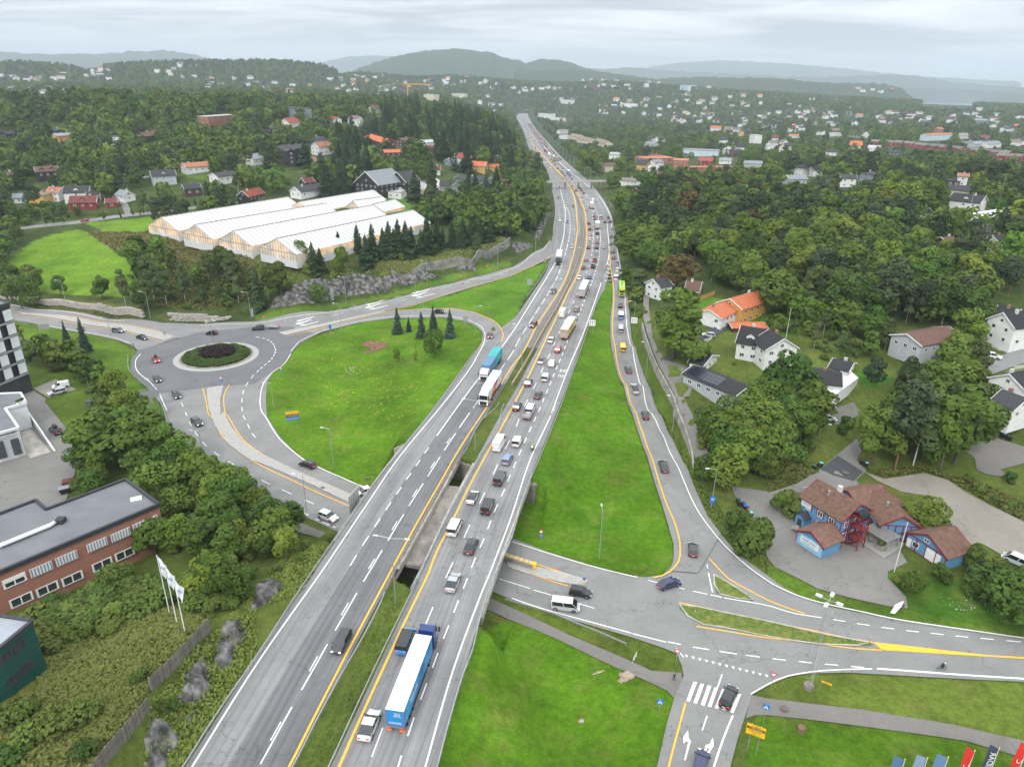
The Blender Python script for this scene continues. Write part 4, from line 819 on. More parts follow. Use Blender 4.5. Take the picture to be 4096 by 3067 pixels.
def NTE(pts,exa=3,vis=True,r=None):
 xs=[p[0]for p in pts];ys=[p[1]for p in pts];c=(sum(xs)/len(xs),sum(ys)/len(ys));rr=r or max(hypot(x-c[0],y-c[1])for x,y in zip(xs,ys))+exa
 if rr<7:EXC.append((c[0],c[1],rr))
 else:
  cc=sorted({(round(x,2),round(y,2))for x,y in zip(xs,ys)});h=[]
  for sgn in(1,-1):
   part=[]
   for q in(cc if sgn==1 else cc[::-1]):
    while len(part)>1 and(part[-1][0]-part[-2][0])*(q[1]-part[-2][1])-(part[-1][1]-part[-2][1])*(q[0]-part[-2][0])<=0:part.pop()
    part.append(q)
   h+=part[:-1]
  gx,gy=np.meshgrid(np.arange(min(xs),max(xs)+1,3.0),np.arange(min(ys),max(ys)+1,3.0));m=IPL(gx.ravel(),gy.ravel(),h)
  for x_,y_ in zip(gx.ravel()[m],gy.ravel()[m]):EXC.append((float(x_),float(y_),3.3))
  for i_ in range(len(h)):
   a_,b_=h[i_],h[(i_+1)%len(h)];n_=max(1,int(hypot(b_[0]-a_[0],b_[1]-a_[1])/3))
   for k_ in range(n_):EXC.append((a_[0]+(b_[0]-a_[0])*k_/n_,a_[1]+(b_[1]-a_[1])*k_/n_,2.6))
 if vis:
  u=[projn(*p)for p in pts];HB.append((min(a for a,b in u),min(b for a,b in u),max(a for a,b in u),max(b for a,b in u),hypot(*c)-rr*.5))
def RFM(name,c,sc=2.6,bump=.05,var=.2):
 if name in MT:return MT[name]
 m=mat(name,c,.85,var,1.4,0,rand=.12,spc='Object');N,L,b=nodes(m)
 tc=N.new('ShaderNodeTexCoord');w=N.new('ShaderNodeTexWave');w.bands_direction='Z';SV(w,'Scale',sc);SV(w,'Distortion',.4);L.new(tc.outputs['Object'],w.inputs['Vector'])
 w2=N.new('ShaderNodeTexWave');w2.bands_direction='X';SV(w2,'Scale',1.6);L.new(tc.outputs['Object'],w2.inputs['Vector'])
 ad=N.new('ShaderNodeMath');ad.operation='MULTIPLY_ADD';L.new(w2.outputs['Fac'],ad.inputs[0]);ad.inputs[1].default_value=.5;L.new(w.outputs['Fac'],ad.inputs[2])
 bp=N.new('ShaderNodeBump');SV(bp,'Distance',bump);L.new(ad.outputs[0],bp.inputs['Height']);L.new(bp.outputs[0],b.inputs['Normal']);return m
def PLM(name,c,vert=True,var=.1):
 if name in MT:return MT[name]
 m=mat(name,c,.75,var,.8,0);N,L,b=nodes(m);tc=N.new('ShaderNodeTexCoord');ws=[]
 for d in(('X','Y')if vert else('Z',)):
  w=N.new('ShaderNodeTexWave');w.bands_direction=d;SV(w,'Scale',1.7);w.wave_profile='SAW';L.new(tc.outputs['Object'],w.inputs['Vector']);ws.append(w.outputs['Fac'])
 h=ws[0]
 if len(ws)>1:
  a=N.new('ShaderNodeMath');a.operation='ADD';L.new(ws[0],a.inputs[0]);L.new(ws[1],a.inputs[1]);h=a.outputs[0]
 bp=N.new('ShaderNodeBump');SV(bp,'Distance',.03);L.new(h,bp.inputs['Height']);L.new(bp.outputs[0],b.inputs['Normal']);return m
WC=dict(white=(.72,.72,.70),black=(.022,.021,.022),yellow=(.62,.40,.12),red=(.22,.028,.025),grey=(.42,.44,.46),brown=(.07,.040,.028),blue=(.20,.40,.60),orange=(.62,.33,.08),cream=(.60,.55,.42),brick=(.30,.13,.09),dkgrey=(.10,.11,.12),ltblue=(.50,.62,.66),bgrey=(.20,.24,.28))
RCOL=dict(dark=(.045,.045,.050),brown=(.13,.070,.055),red=(.30,.075,.050),orange=(.52,.15,.065),grey=(.23,.25,.27),tan=(.22,.18,.13),black=(.026,.026,.030),purple=(.22,.11,.15),dkred=(.15,.045,.040),ltgrey=(.42,.43,.43),greybrown=(.17,.15,.13),terra=(.36,.15,.085))
def wm(c):return PLM('boards_'+c,WC[c])if c not in('brick','cream')else mat('wall_'+c,WC[c],.9,.12,1)
def rm(c):return RFM('roof_'+c,RCOL[c])
GLS=mat('window_glass',(.035,.045,.055),.12,.3,.4,spec=.8);WHT=mat('white_trim',(.74,.74,.72),.6,.05,1)
WARM=mat('lit_window',(.6,.4,.15),.4,.2,.5,emit=(1,.62,.25),estr=1.0)
def FRM(name,m,t=.09,bars=True):
 b=MB();b.box(-.5,.5,-.06,.04,.5-t,.5);b.box(-.5,.5,-.06,.04,-.5,-.5+t);b.box(-.5,-.5+t,-.06,.04,-.5+t,.5-t);b.box(.5-t,.5,-.06,.04,-.5+t,.5-t)
 if bars:b.box(-.03,.03,-.05,.0,-.5+t,.5-t)
 return b.me(name,m)
WF=FRM('window',WHT);WP=BX(-.44,.44,-.02,.03,-.44,.44).me('pane',GLS)
WFAR=mesh('window',[(-.5,-.05,-.5),(.5,-.05,-.5),(.5,-.05,.5),(-.5,-.05,.5),(-.36,-.07,-.36),(.36,-.07,-.36),(.36,-.07,.36),(-.36,-.07,.36)],[(0,1,2,3),(4,5,6,7)],[WHT,GLS],[0,1])
WDARK=FRM('window',DKM)
def WIN(pnt,x,y,z,a,w,h,near=True,fm=None):
 0
 o=link('window',(fm or WF)if near else WFAR,pnt,(x,y,z),(0,0,a));o.scale=(w,1,h)
 if near:link('pane',WP,o)
 return o
CHIM=BX(-.45,.45,-.35,.35,-1.2,1.0).me('chimney',mat('chimney_brick',(.25,.15,.12),.9,.2,2));CHIMW=BX(-.45,.45,-.35,.35,-1.2,1.0).me('chimney',mat('chimney_plaster',(.5,.49,.46),.9,.1,2))
def GWL(L,Wd,hw,hr,z0=-3):
 x,y=L/2,Wd/2
 v=[(-x,-y,z0),(x,-y,z0),(x,y,z0),(-x,y,z0),(-x,-y,hw),(x,-y,hw),(x,y,hw),(-x,y,hw),(-x,0,hw+hr),(x,0,hw+hr)]
 return MB().add(v,[(0,1,5,4),(2,3,7,6),(1,2,6,9,5),(3,0,4,8,7),(4,5,9,8),(6,7,8,9)])
def GRF(L,Wd,hw,hr,ov=.5,th=.2):
 x=L/2+ov;k=hr/(Wd/2);y=Wd/2+ov;b=MB()
 for s in(-1,1):
  v=[(-x,0,hw+hr+.06),(x,0,hw+hr+.06),(x,s*y,hw-ov*k+.06),(-x,s*y,hw-ov*k+.06)];v+=[(a,c,d+th)for a,c,d in v]
  f=[(0,1,2,3),(7,6,5,4),(0,4,5,1),(1,5,6,2),(2,6,7,3),(3,7,4,0)];b.add(v,f if s<0 else[q[::-1]for q in f])
 return b
def hip_roof(L,Wd,hw,hr,ov=.5,th=.15):
 x,y=L/2+ov,Wd/2+ov;r=max(.3,L/2-Wd/2*.9);z=hw+.02
 v=[(-x,-y,z),(x,-y,z),(x,y,z),(-x,y,z),(-x,-y,z+th),(x,-y,z+th),(x,y,z+th),(-x,y,z+th),(-r,0,hw+hr),(r,0,hw+hr)]
 return MB().add(v,[(3,2,1,0),(0,1,5,4),(1,2,6,5),(2,3,7,6),(3,0,4,7),(4,5,9,8),(6,7,8,9),(5,6,9),(7,4,8)])
def BRG(L,Wd,hw,hr,ov=.5,ends=(-1,1)):
 b=MB();k=hr/(Wd/2);y=Wd/2+ov
 for e in ends:
  X=e*(L/2+ov)
  for s in(-1,1):
   p=[(X-.06,0,hw+hr+.30),(X-.06,s*y,hw-ov*k+.30),(X-.06,s*y,hw-ov*k-.05),(X-.06,0,hw+hr-.05)];q=[(X+.06,b_,c)for _,b_,c in p]
   b.add(p+q,[(0,1,2,3),(7,6,5,4),(0,4,5,1),(1,5,6,2),(2,6,7,3),(3,7,4,0)])
 return b
def HSE(x,y,z,rz,L,Wd,hw,hr,wall,roof,lbx,kind='gable',vis=True,trim=None,gpx=None,dist=None,name='house',cat='house',chim=1,storeys=None,wins=True,dorm=0,sdx=0,open_=None):
 r=random.Random(sdx+int(x*7+y*3));d=dist or hypot(x,y);near=d<250
 e=EMP(name,(x,y,z),rz,lbx,cat,gpx)
 if kind=='flat':
  BX(-L/2,L/2,-Wd/2,Wd/2,-2,hw).ob('wall',wm(wall),e);ro=BX(-L/2-.25,L/2+.25,-Wd/2-.25,Wd/2+.25,hw,hw+.35).box(-L/2+.2,L/2-.2,-Wd/2+.2,Wd/2-.2,hw+.35,hw+.38).ob('roof',rm(roof),e);hr=0
 elif kind=='hip':
  BX(-L/2,L/2,-Wd/2,Wd/2,-1.5,hw).ob('wall',wm(wall),e);ro=hip_roof(L,Wd,hw,hr).ob('roof',rm(roof),e)
 else:
  GWL(L,Wd,hw,hr).ob('wall',wm(wall),e);ro=GRF(L,Wd,hw,hr).ob('roof',rm(roof),e)
  if d<600:
   for q in(-1,1):BRG(L,Wd,hw,hr,ends=(q,)).ob('barge_board',wm(trim or'white'),e)
 if chim and kind!='flat':link('chimney',CHIM if r.random()<.5 else CHIMW,ro,(r.uniform(-.3,.3)*L,r.choice((-.6,.6)),hw+hr))
 if wins:
  st=storeys or(2 if hw>4.3 else 1);sh=hw/st;cx,cy=-x,-y;ca,sa=cos(-rz),sin(-rz);lx,ly=cx*ca-cy*sa,cx*sa+cy*ca
  for side in(0,1,2,3):
   faces={0:-ly,1:lx,2:ly,3:-lx}[side]
   if faces<0 and d>330:continue
   n=max(1,int((L if side%2==0 else Wd)/(3.0 if near else 3.6)));n=min(n,9 if near else 5)
   for s in range(st):
    for i in range(n):
     t=((i+.5)/n-.5)*(L if side%2==0 else Wd)*.92;w=min(1.35,(L if side%2==0 else Wd)/n*.55)*r.uniform(.8,1.1);h=1.15;zz=sh*s+sh*.55
     if r.random()<.12:continue
     if side==0:WIN(e,t,-Wd/2-.01,zz,0,w,h,near)
     elif side==2:WIN(e,t,Wd/2+.01,zz,pi,w,h,near)
     elif side==1:WIN(e,L/2+.01,t,zz,pi/2,w,h,near)
     else:WIN(e,-L/2-.01,t,zz,-pi/2,w,h,near)
   if side%2==1 and kind=='gable'and hr>2:
    WIN(e,(L/2+.01)*(1 if side==1 else-1),0,hw+hr*.30,pi/2*(1 if side==1 else-1),1.1,1.1,near)
 for k in range(dorm):
  s=-1 if ly_sign(x,y,rz)<0 else 1;xx=(k-(dorm-1)/2)*L/(dorm+.3)
  dm=GWL(2.6,2.4,hw+hr*.55,.9,hw).ob('dormer',wm(wall),e,(xx,s*Wd*.24,0),(0,0,pi/2));GRF(2.6,2.4,hw+hr*.55,.9,.25,.14).ob('roof',rm(roof),dm);WIN(dm,1.32*s if True else 0,0,hw+hr*.55-.75,pi/2*s,1.3,1.1,near)
 ca,sa=cos(rz),sin(rz);pts=[]
 for a,b,c in((-1,-1,0),(1,-1,0),(1,1,0),(-1,1,0),(-1,0,1),(1,0,1)):
  px,py=a*L/2,b*Wd/2;pts.append((x+px*ca-py*sa,y+px*sa+py*ca,z+(hw+hr)*c+.5))
 NTE(pts,1.5,vis);return e
def ly_sign(x,y,rz):return(-x)*sin(-rz)+(-y)*cos(-rz)
def H(ra,rb,Wd,hw,hr,wall,roof,lbx,zg=None,lmul=1.0,**k):
 0
 a,b=P(ra)[0],P(rb)[0];q=G(a[0],(a[1]+b[1])/2 if a[0]==b[0]else a[1],(a[2]+b[2])/2 if a[0]==b[0]else a[2],hw+hr);g=zg if zg is not None else Tz(q[0],q[1])
 for _ in range(5):
  zr=g+hw+hr;p0=at(*a[:3],zr);p1=at(*b[:3],zr)
  if zg is None:
   q=((p0[0]+p1[0])/2,(p0[1]+p1[1])/2);g=.5*g+.5*Tz(*q)
 cx,cy=(p0[0]+p1[0])/2,(p0[1]+p1[1])/2;L=hypot(p1[0]-p0[0],p1[1]-p0[1])*lmul-.8;rz=atan2(p1[1]-p0[1],p1[0]-p0[0])
 L=max(4,min(L,60))
 return HSE(cx,cy,g,rz,L,Wd,hw,hr,wall,roof,lbx,**k)
def HT(rows):
 for l in rows.strip().split('\n'):
  l,_,kw=l.partition('|');w=l.split()
  if','in w[2]:ra,rb,w=w[0]+' '+w[1],w[0]+' '+w[2],w[3:]
  else:ra,rb,w=w[0]+' '+w[1],w[2]+' '+w[3],w[4:]
  H(ra,rb,float(w[0]),float(w[1]),float(w[2]),w[3],w[4],' '.join(w[5:]),**eval('dict(%s)'%kw))
HT('''A1 290,1010 495,1000 8 4.2 2.6 black brown black wooden house with brown tiled roof and white framed windows among trees, far left|dorm=2
A1 270,1212 410,1215 9 5.6 2 yellow tan two storey yellow house with tan hip roof|kind='hip'
A1 425,1182 535,1188 7 5 2.4 white terra white house with pale red roof beside larger dark roofed one|dorm=1
A1 548,1176 775,1172 9 5 3 white dark white house with dark roof and central gable above the red house|dorm=1
A1 742,1226 862,1222 6 3.2 2 white dark low white annex with dark roof right of the larger white house
A1 598,1262 840,1258 8 3.4 3 red dkred red house with dark red roof, white trim and skylights by the road|dorm=1
A1 905,1282 1015,1278 6 2.6 2 red dkred small red garage with dark red roof beside driveway
A1 1035,1205 1108,1218 7 3 2.4 white grey white double garage at the top of the driveway
A1 1290,1042 1505,1032 9 5.4 2.8 grey dark light grey two storey house with dark roof, boat beside it|dorm=1
A1 1570,978 1805,962 9 3.8 2.2 white terra wide white house with brown red roof and flagpole
A1 1830,1064 2050,1040 9 4.2 1.8 white dark long low white house with dark roof and terrace
A1 1570,1166 1722,1156 7 4 2 brown dark dark brown house half hidden below the hedge
A1 110,1242 215,1238 7 3 2 white grey small house with grey roof left of the yellow house
A1 850,748 1105,742 12 6 0 white dark modern flat roofed white house with dark window band on wooded slope|kind='flat'
A1 455,722 615,715 9 3.5 1.8 orange grey low house with grey sheet roof and orange gable
A1 1200,722 1345,692 9 3.5 2.4 brown brown brown roofed house nearly hidden in the trees
A1 15,708 145,700 8 3.2 2 black dark dark cabin like house at far left edge of wood
A1 430,668 520,690 7 3 1.2 black dark dark low house beyond small meadow
A1 60,1050 115,1046 6 5 1.8 black brown tall narrow dark house behind birches at left edge
A1 1735,578 2005,560 14 6 0 brick ltgrey long red brick school block among trees|kind='flat',storeys=2
A1 2085,1218 2230,1188 8 3.2 3 black red black house with white trim and red roof near white van
A1 2130,902 2230,890 9 4 3 white grey white house with blue grey roof above the big birch
A1 785,642 850,640 6 4 1.5 brown dark small brown gabled house at wood edge
A2 185,486 440,512 16 9 0 bgrey dark grey office building with brick window bands on the hill|kind='flat',storeys=3
''')
for i,(a,b)in enumerate((((215,822),(300,862)),((285,812),(365,850)),((345,806),(420,842)))):
 H('A2 %d,%d'%a,'A2 %d,%d'%b,5.5,8.5,1.2,'black','dark',('leftmost','middle','rightmost')[i]+' of three tall black row houses with white base',trim='black',chim=0,storeys=3)
HT('''A2 500,802 632,792 9 6 2.6 white terra large white villa with red brown roof and glazed veranda|dorm=1
A2 470,748 590,742 10 6 2 bgrey dark blue grey house with dark hip roof behind the white villa|kind='hip'
A2 970,722 1165,775 11 3.4 2.8 brown orange dark timber house with broad bright orange roof|trim='brown'
A2 1232,764 1338,756 8 5 1.8 brown brown brown house with glazed white porch
A2 1415,778 1522,774 8 4.4 2 white ltgrey white house with pale grey roof
A2 1358,838 1462,832 7 3 1.8 brown brown low brown roofed bungalow, left one
A2 1472,824 1545,826 7 3 1.8 brown dkred low red brown roofed bungalow, right one
A2 1092,862 1248,858 9 3.5 1.8 brown orange wooden house with weathered orange roof behind trees|trim='brown'
A2 1722,892 1835,886 9 5.6 3.4 white red tall white house with steep red brown roof
A2 1865,960 1990,966 8 4.6 2.8 yellow orange yellow house with orange roof
A2 2015,982 2095,988 6 3 2 yellow orange small yellow outbuilding with orange roof
A2 240,592 345,580 9 4 3.6 white red white house with bright red roof below the grey office
A2 640,572 705,580 8 3.4 2.2 white orange orange roofed house glimpsed between trees
A2 818,566 895,572 9 6 2.6 white purple white house with purplish roof
A2 962,482 1055,480 9 5 2.4 white brown white house with brown roof on the ridge
A2 940,1052 1168,1022 20 5 7 black grey huge dark barn with grey roof behind the greenhouses|chim=0,zg=21
A2 1212,1055 1340,1040 16 5 5.5 black dark second dark barn wing with charcoal roof|chim=0,zg=21
A2 330,1182 535,1152 9 3.6 2.6 white dark grey white house with dark roof left of the cypress
A2 392,1106 480,1098 7 5 2.4 black dkred black house with small dark red roof
A2 1750,1078 2030,1100 13 3.6 1.6 bgrey dark long dark flat pitched building right of the white greenhouse
A2 2050,1100 2170,1122 10 3.4 2.2 brick dkred house with dull red roof beside the spruces
A2 1590,1125 1720,1150 9 3.4 2.2 grey dark grey roofed shed complex behind blue spruce
A2 1030,1212 1275,1222 8 4.2 0 white ltgrey white flat roofed office beside the greenhouses|kind='flat',zg=17
A2 1530,1000 1592,1000 7 3.6 2.4 white dkred small house with dark red roof
A2 1645,940 1680,936 6 3.4 1.8 bgrey dark small dark house left of the tall white one
A2 95,665 180,660 8 3.2 1.6 black dark black timber cottage with flagpole
A2 2060,918 2110,915 6 3.6 2 red dark small red cottage in the wood edge
A2 1175,740 1178,742 4 2 1 brown dark tiny shed by the timber house|chim=0,wins=False
''')
HT('''A3 1082,948 1180,955 9 5 3.8 yellow dark ochre yellow house with steep dark roof and skylights|dorm=0
A3 780,978 918,968 9 5.4 2.2 cream brown cream two storey house with brown roof near the footbridge
A3 1100,930 1370,925 24 6 0 brick terra long brick school with flat orange brown roof|kind='flat',storeys=2
A3 1390,945 1525,950 20 7 0 brick terra right wing of brick school with window bands|kind='flat',storeys=2
A3 1520,1010 1900,1010 12 4 0 brick terra low rear brick block with orange roof behind pines|kind='flat'
A3 850,882 935,888 9 5.5 1.8 white ltgrey white modern house right of the tall birches
A3 1612,922 1738,928 9 5 3 red red red house with red roof
A3 1480,855 1790,868 22 7 0 ltblue grey wide pale blue commercial hall with grey roof|kind='flat',storeys=1
A3 215,540 370,552 24 12 0 white dark white and dark office block beside the far motorway|kind='flat',storeys=3
A3 355,585 440,592 20 6 0 white ltgrey white low block right of the office|kind='flat'
A3 400,612 500,618 14 4 0 brick grey low brick block beside office|kind='flat'
''')
for i,(a,b,w)in enumerate((((520,720),(610,735),12),((590,740),(700,765),12),((730,755),(845,790),14))):H('A3 %d,%d'%a,'A3 %d,%d'%b,w,5,4,'cream','tan',('left','middle','right')[i]+' of three tan roofed market halls by the motorway',chim=0)
HT('''A3 400,690 470,686 9 5 2.4 white grey white gabled house near the market halls
A3 425,735 490,740 12 6 0 white ltgrey small white block below gabled house|kind='flat'
A3 2070,735 2140,735 14 14 0 white ltgrey white four storey apartment block at right|kind='flat',storeys=4
A3 1192,742 1240,735 9 5 3.4 white dark white steep gabled house, left of a pair
A3 1250,748 1308,742 9 5 3.4 white dark white steep gabled house, right of a pair
A3 1715,655 1808,658 10 5 3.4 white orange white house with vivid orange roof
A3 1168,790 1245,800 10 4 2 grey grey low grey house below the white pair
A3 1205,895 1290,900 9 3.6 2 white dkred house with dark red roof behind yellow house
A3 1205,950 1285,945 9 5 2 white grey white house right of the yellow one
A3 1180,1000 1265,1005 9 4 1.8 white ltgrey low white house with pale roof
A3 1270,1050 1350,1060 8 4 2 red dkred red house behind dark roofs
A3 1240,1105 1350,1105 10 3.5 1.8 white grey grey roofed house at the wood edge
A3 935,1100 1080,1112 9 3.8 1.8 white greybrown brown grey roofed house above the cutting
A3 1080,1140 1150,1145 8 3.6 1.8 white grey small grey roofed house in trees
A3 1790,930 1900,935 10 3.6 2 white grey low grey roofed bungalow in trees
A3 2000,955 2160,960 10 3.6 2 grey grey long grey roofed bungalow
''')
HT('''A4 1600,1232 1880,1262 12 6.4 3 white black large white villa with dark roof, garages and pool terrace|kind='gable',dorm=1,zg=24
A4 1530,1158 1890,1190 11 3.6 2.2 cream dark long dark roofed house behind the large villa
A4 1528,1122 1650,1128 10 3 0 brown dark dark flat roofed annex|kind='flat'
A4 1285,1370 1385,1362 6 3 1.8 white dark small white garage with dark roof below villa
A4 255,985 365,980 11 6.4 2.8 white black big white house with dark hip roof|kind='hip'
A4 372,1000 452,998 9 5 2.8 white black white wing with dark gable roof
A4 540,1088 730,1100 11 6 0 black dark dark modern flat roofed house|kind='flat'
A4 620,1072 765,1078 9 5.6 2 white dark white house with charcoal roof behind the dark modern one
A4 155,1082 310,1078 10 3.6 2.2 grey grey grey roofed house with white gable
A4 432,1128 595,1130 10 3.6 2.2 grey dark low gabled house left of the dark modern one
A4 850,1052 940,1045 10 5 1.6 bgrey dark dark hip roofed house|kind='hip'
A4 710,785 815,788 11 6 5 white orange white house with steep orange roof
A4 1345,722 1570,716 11 8 2 ltblue terra long pale blue apartment building with red roof|storeys=3
A4 1450,668 1502,668 10 9 2.5 brick terra taller brick wing behind the pale blue building
A4 725,690 850,702 14 6 4 white dark cluster of white gables with dark roof
A4 865,822 975,826 11 4 2.6 white ltgrey white house with pale grey roof by the red rows
A4 1030,868 1142,872 9 3.4 1.6 dkgrey dark long dark roofed bungalow
A4 500,858 612,862 10 4 2.4 white dark white bungalow with dark roof
A4 515,718 625,716 10 5 0 white ltgrey white flat roofed house|kind='flat'
A4 1640,1062 1738,1068 10 6 1.6 white terra white house with terracotta roof in trees
A4 205,640 300,642 10 3.6 2.4 brown orange brown house with orange roof
A4 180,728 270,730 9 3.4 1.8 white orange low white house with orange roof
A4 2085,642 2175,640 10 4.5 2.6 red orange red house with orange roof at right edge
A4 2020,668 2105,662 10 5 2.6 white dark white house with dark roof at right edge
A4 1770,735 1910,738 11 4 3 brown dkred brown house with dull red roof
A4 1760,790 1840,785 9 5 3 grey grey grey gabled house near row houses
A4 1870,790 1990,785 10 5 3 white grey white gabled house near row houses
A4 1030,522 1085,522 9 7 2 white orange white house with orange roof on far ridge
A4 1790,592 1900,598 12 6 3 bgrey grey large house with grey blue roof
A4 2125,562 2208,566 11 5 2.5 white purple house with purplish red roof
''')
rows=[(850,772,960,776),(965,778,1088,782),(1092,780,1170,784),(1160,784,1275,794),(1285,798,1390,808),(1395,806,1475,816),(1470,812,1545,824),(1548,818,1625,830),(1625,826,1690,838),(1775,842,1850,856),(1852,850,1925,862),(1930,856,2010,868),(2010,864,2100,872),(1985,888,2060,894),(2062,892,2135,898),(2138,894,2215,902)]
for i,(a,b,c,d)in enumerate(rows):H('A4 %d,%d'%(a,b),'A4 %d,%d'%(c,d),9,5,2.2,'red','greybrown','dark red row house with grey brown roof on the far right hillside',trim='red',gpx='dark red row houses',name='row_house')
HT('''B3 1215,470 1330,450 8 5.5 2.2 white dark white house with white chimney half hidden by large maple|zg=9
B3 1510,478 1640,492 9 3.8 2.2 white brown white house with brown roof and roofed terrace behind poplar|zg=10
''')
oh=H('B3 1880,640','2115,572',10,5.6,2.4,'orange','orange','ochre house with orange tiled roof and green awnings',zg=9.8)
HT('''B3 1700,735 1850,660 9 5.2 2 white orange white basement wing with orange tiled roof, lower left part of ochre house|zg=9.2
B3 1875,850 2180,850 6 2.6 .6 brown orange orange roofed carport below the ochre house|zg=9,chim=0,wins=False
B3 1975,870 2200,905 11 5 3.4 white black white house with glossy black tiled roof, two chimneys, left part|zg=9.6,dorm=1
B4 10,905 140,985 10 5.5 3 white black white gabled wing with black tiled roof and wooden deck|zg=9.8
''')
H('B3 1650,1050','1560,1090',5,3,1,'white','black','small black roofed shed beside the solar garage',zg=6.6,chim=0,wins=False)
sg=H('B3 1600,1095','1720,1125',10,2.8,1.6,'white','black','white garage with solar panels covering its black roof',zg=8.3,chim=0)
sg2=H('B3 1560,1215','2030,1400',8,3.2,1.4,'grey','black','long outbuilding with black tiled roof half covered by solar panels',zg=7.8,chim=0)
for s_,nx,ny,x0,x1 in((sg,6,3,-.46,.46),(sg2,8,3,-.48,.15)):
 wl=[c for c in s_.children if c.name.startswith('wall')][0];bb=wl.data.vertices;L=max(v.co.x for v in bb)*2;Wd=max(v.co.y for v in bb)*2;hw=[v.co.z for v in bb][4];hr=max(v.co.z for v in bb)-hw
 if'PANEL'not in globals():
  pmt=mat('solar_cell',(.018,.022,.035),.18,.2,.5,spec=.8);PANEL=BX(-.47,.47,-.47,.47,0,.05).me('solar_panel',pmt)
 sgn=-1 if ly_sign(s_.location.x,s_.location.y,s_.rotation_euler.z)<0 else 1;sl_=atan2(hr,Wd/2);SLL=hypot(hr,Wd/2)
 for i in range(nx):
  for j in range(ny):
   u=L*(x0+(x1-x0)*(i+.5)/nx);t=(j+.5)/ny*.92+.03;y=sgn*t*Wd/2;z=hw+hr*(1-t)+.34
   o=link('solar_panel',PANEL,s_,(u,y,z),(-sgn*sl_,0,0));o.scale=(L*(x1-x0)/nx,SLL*.92/ny,1)
dk=H('B4 330,1245','640,1285',11,3.4,1.4,'white','black','white house with broad black roof, big chimney and roof terrace',zg=8.4)
HT('''B4 560,1155 740,1195 8 3 1.2 white black black roofed upper wing of the terrace house|zg=9
B4 1200,945 1560,880 10 3.4 1.8 grey brown long dark brown roofed house with white barge boards among trees|zg=14
B4 2030,760 2240,740 9 6 3.2 white black large white wooden house with dark roof at the right edge|zg=15
B4 1985,695 2180,730 7 5 1.6 white black black roofed rear wing of the large white wooden house|zg=15
B4 2080,1290 2240,1250 9 3.6 2.6 white black white house with dark tiled roof beside the street, right edge|zg=12
B4 2020,1420 2240,1500 8 3.6 2.2 white dark dark roofed lower building at right edge|zg=10
B4 1935,95 2130,85 11 4 3 white black white house with dark roof and white terrace at upper right|zg=23
B4 1490,108 1610,100 8 3.4 1.6 brown brown dark house with brown roof and brick chimney in trees|zg=22
B4 1880,30 1950,40 5 3 1.4 white dark small white outbuilding near the villa forecourt|zg=23,chim=0
''')
tq=[at('A4',*p,28)for p in((1735,1400),(1990,1365),(2120,1410),(2100,1450),(1760,1445))]
tv=EMP('terrace',(tq[0][0],tq[0][1],22),0,'white walled pool terrace in front of the large villa','terrace')
loc_ob(MB().prism([(p[0],p[1])for p in tq],22,27.6),'wall',mat('wall_white_plaster',(.75,.75,.74),.8,.06,1),tv);NTE([(p[0],p[1],27)for p in tq])
tq=[at('B4',*p,10.5)for p in((560,1480),(780,1320),(700,1250),(500,1400))]
tv=EMP('terrace',(tq[0][0],tq[0][1],8),0,'white railed roof terrace with furniture beside the black roof','terrace');loc_ob(MB().prism([(p[0],p[1])for p in tq],7,10.6),'wall',MT['wall_white_plaster'],tv);NTE([(p[0],p[1],10)for p in tq])
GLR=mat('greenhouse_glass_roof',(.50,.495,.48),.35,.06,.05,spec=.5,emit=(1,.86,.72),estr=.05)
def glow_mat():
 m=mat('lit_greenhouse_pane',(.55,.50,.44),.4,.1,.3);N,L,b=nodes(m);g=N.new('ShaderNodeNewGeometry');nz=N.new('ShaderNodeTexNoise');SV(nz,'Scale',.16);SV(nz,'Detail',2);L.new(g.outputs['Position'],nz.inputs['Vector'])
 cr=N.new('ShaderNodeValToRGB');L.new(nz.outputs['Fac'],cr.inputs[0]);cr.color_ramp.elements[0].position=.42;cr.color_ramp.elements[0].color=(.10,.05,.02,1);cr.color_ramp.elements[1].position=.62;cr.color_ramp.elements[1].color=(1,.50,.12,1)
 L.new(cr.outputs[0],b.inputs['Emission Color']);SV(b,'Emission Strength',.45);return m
GLW=glow_mat();BAR=mat('glazing_bar',(.22,.22,.22),.5,.1,1)
ZG=16.0
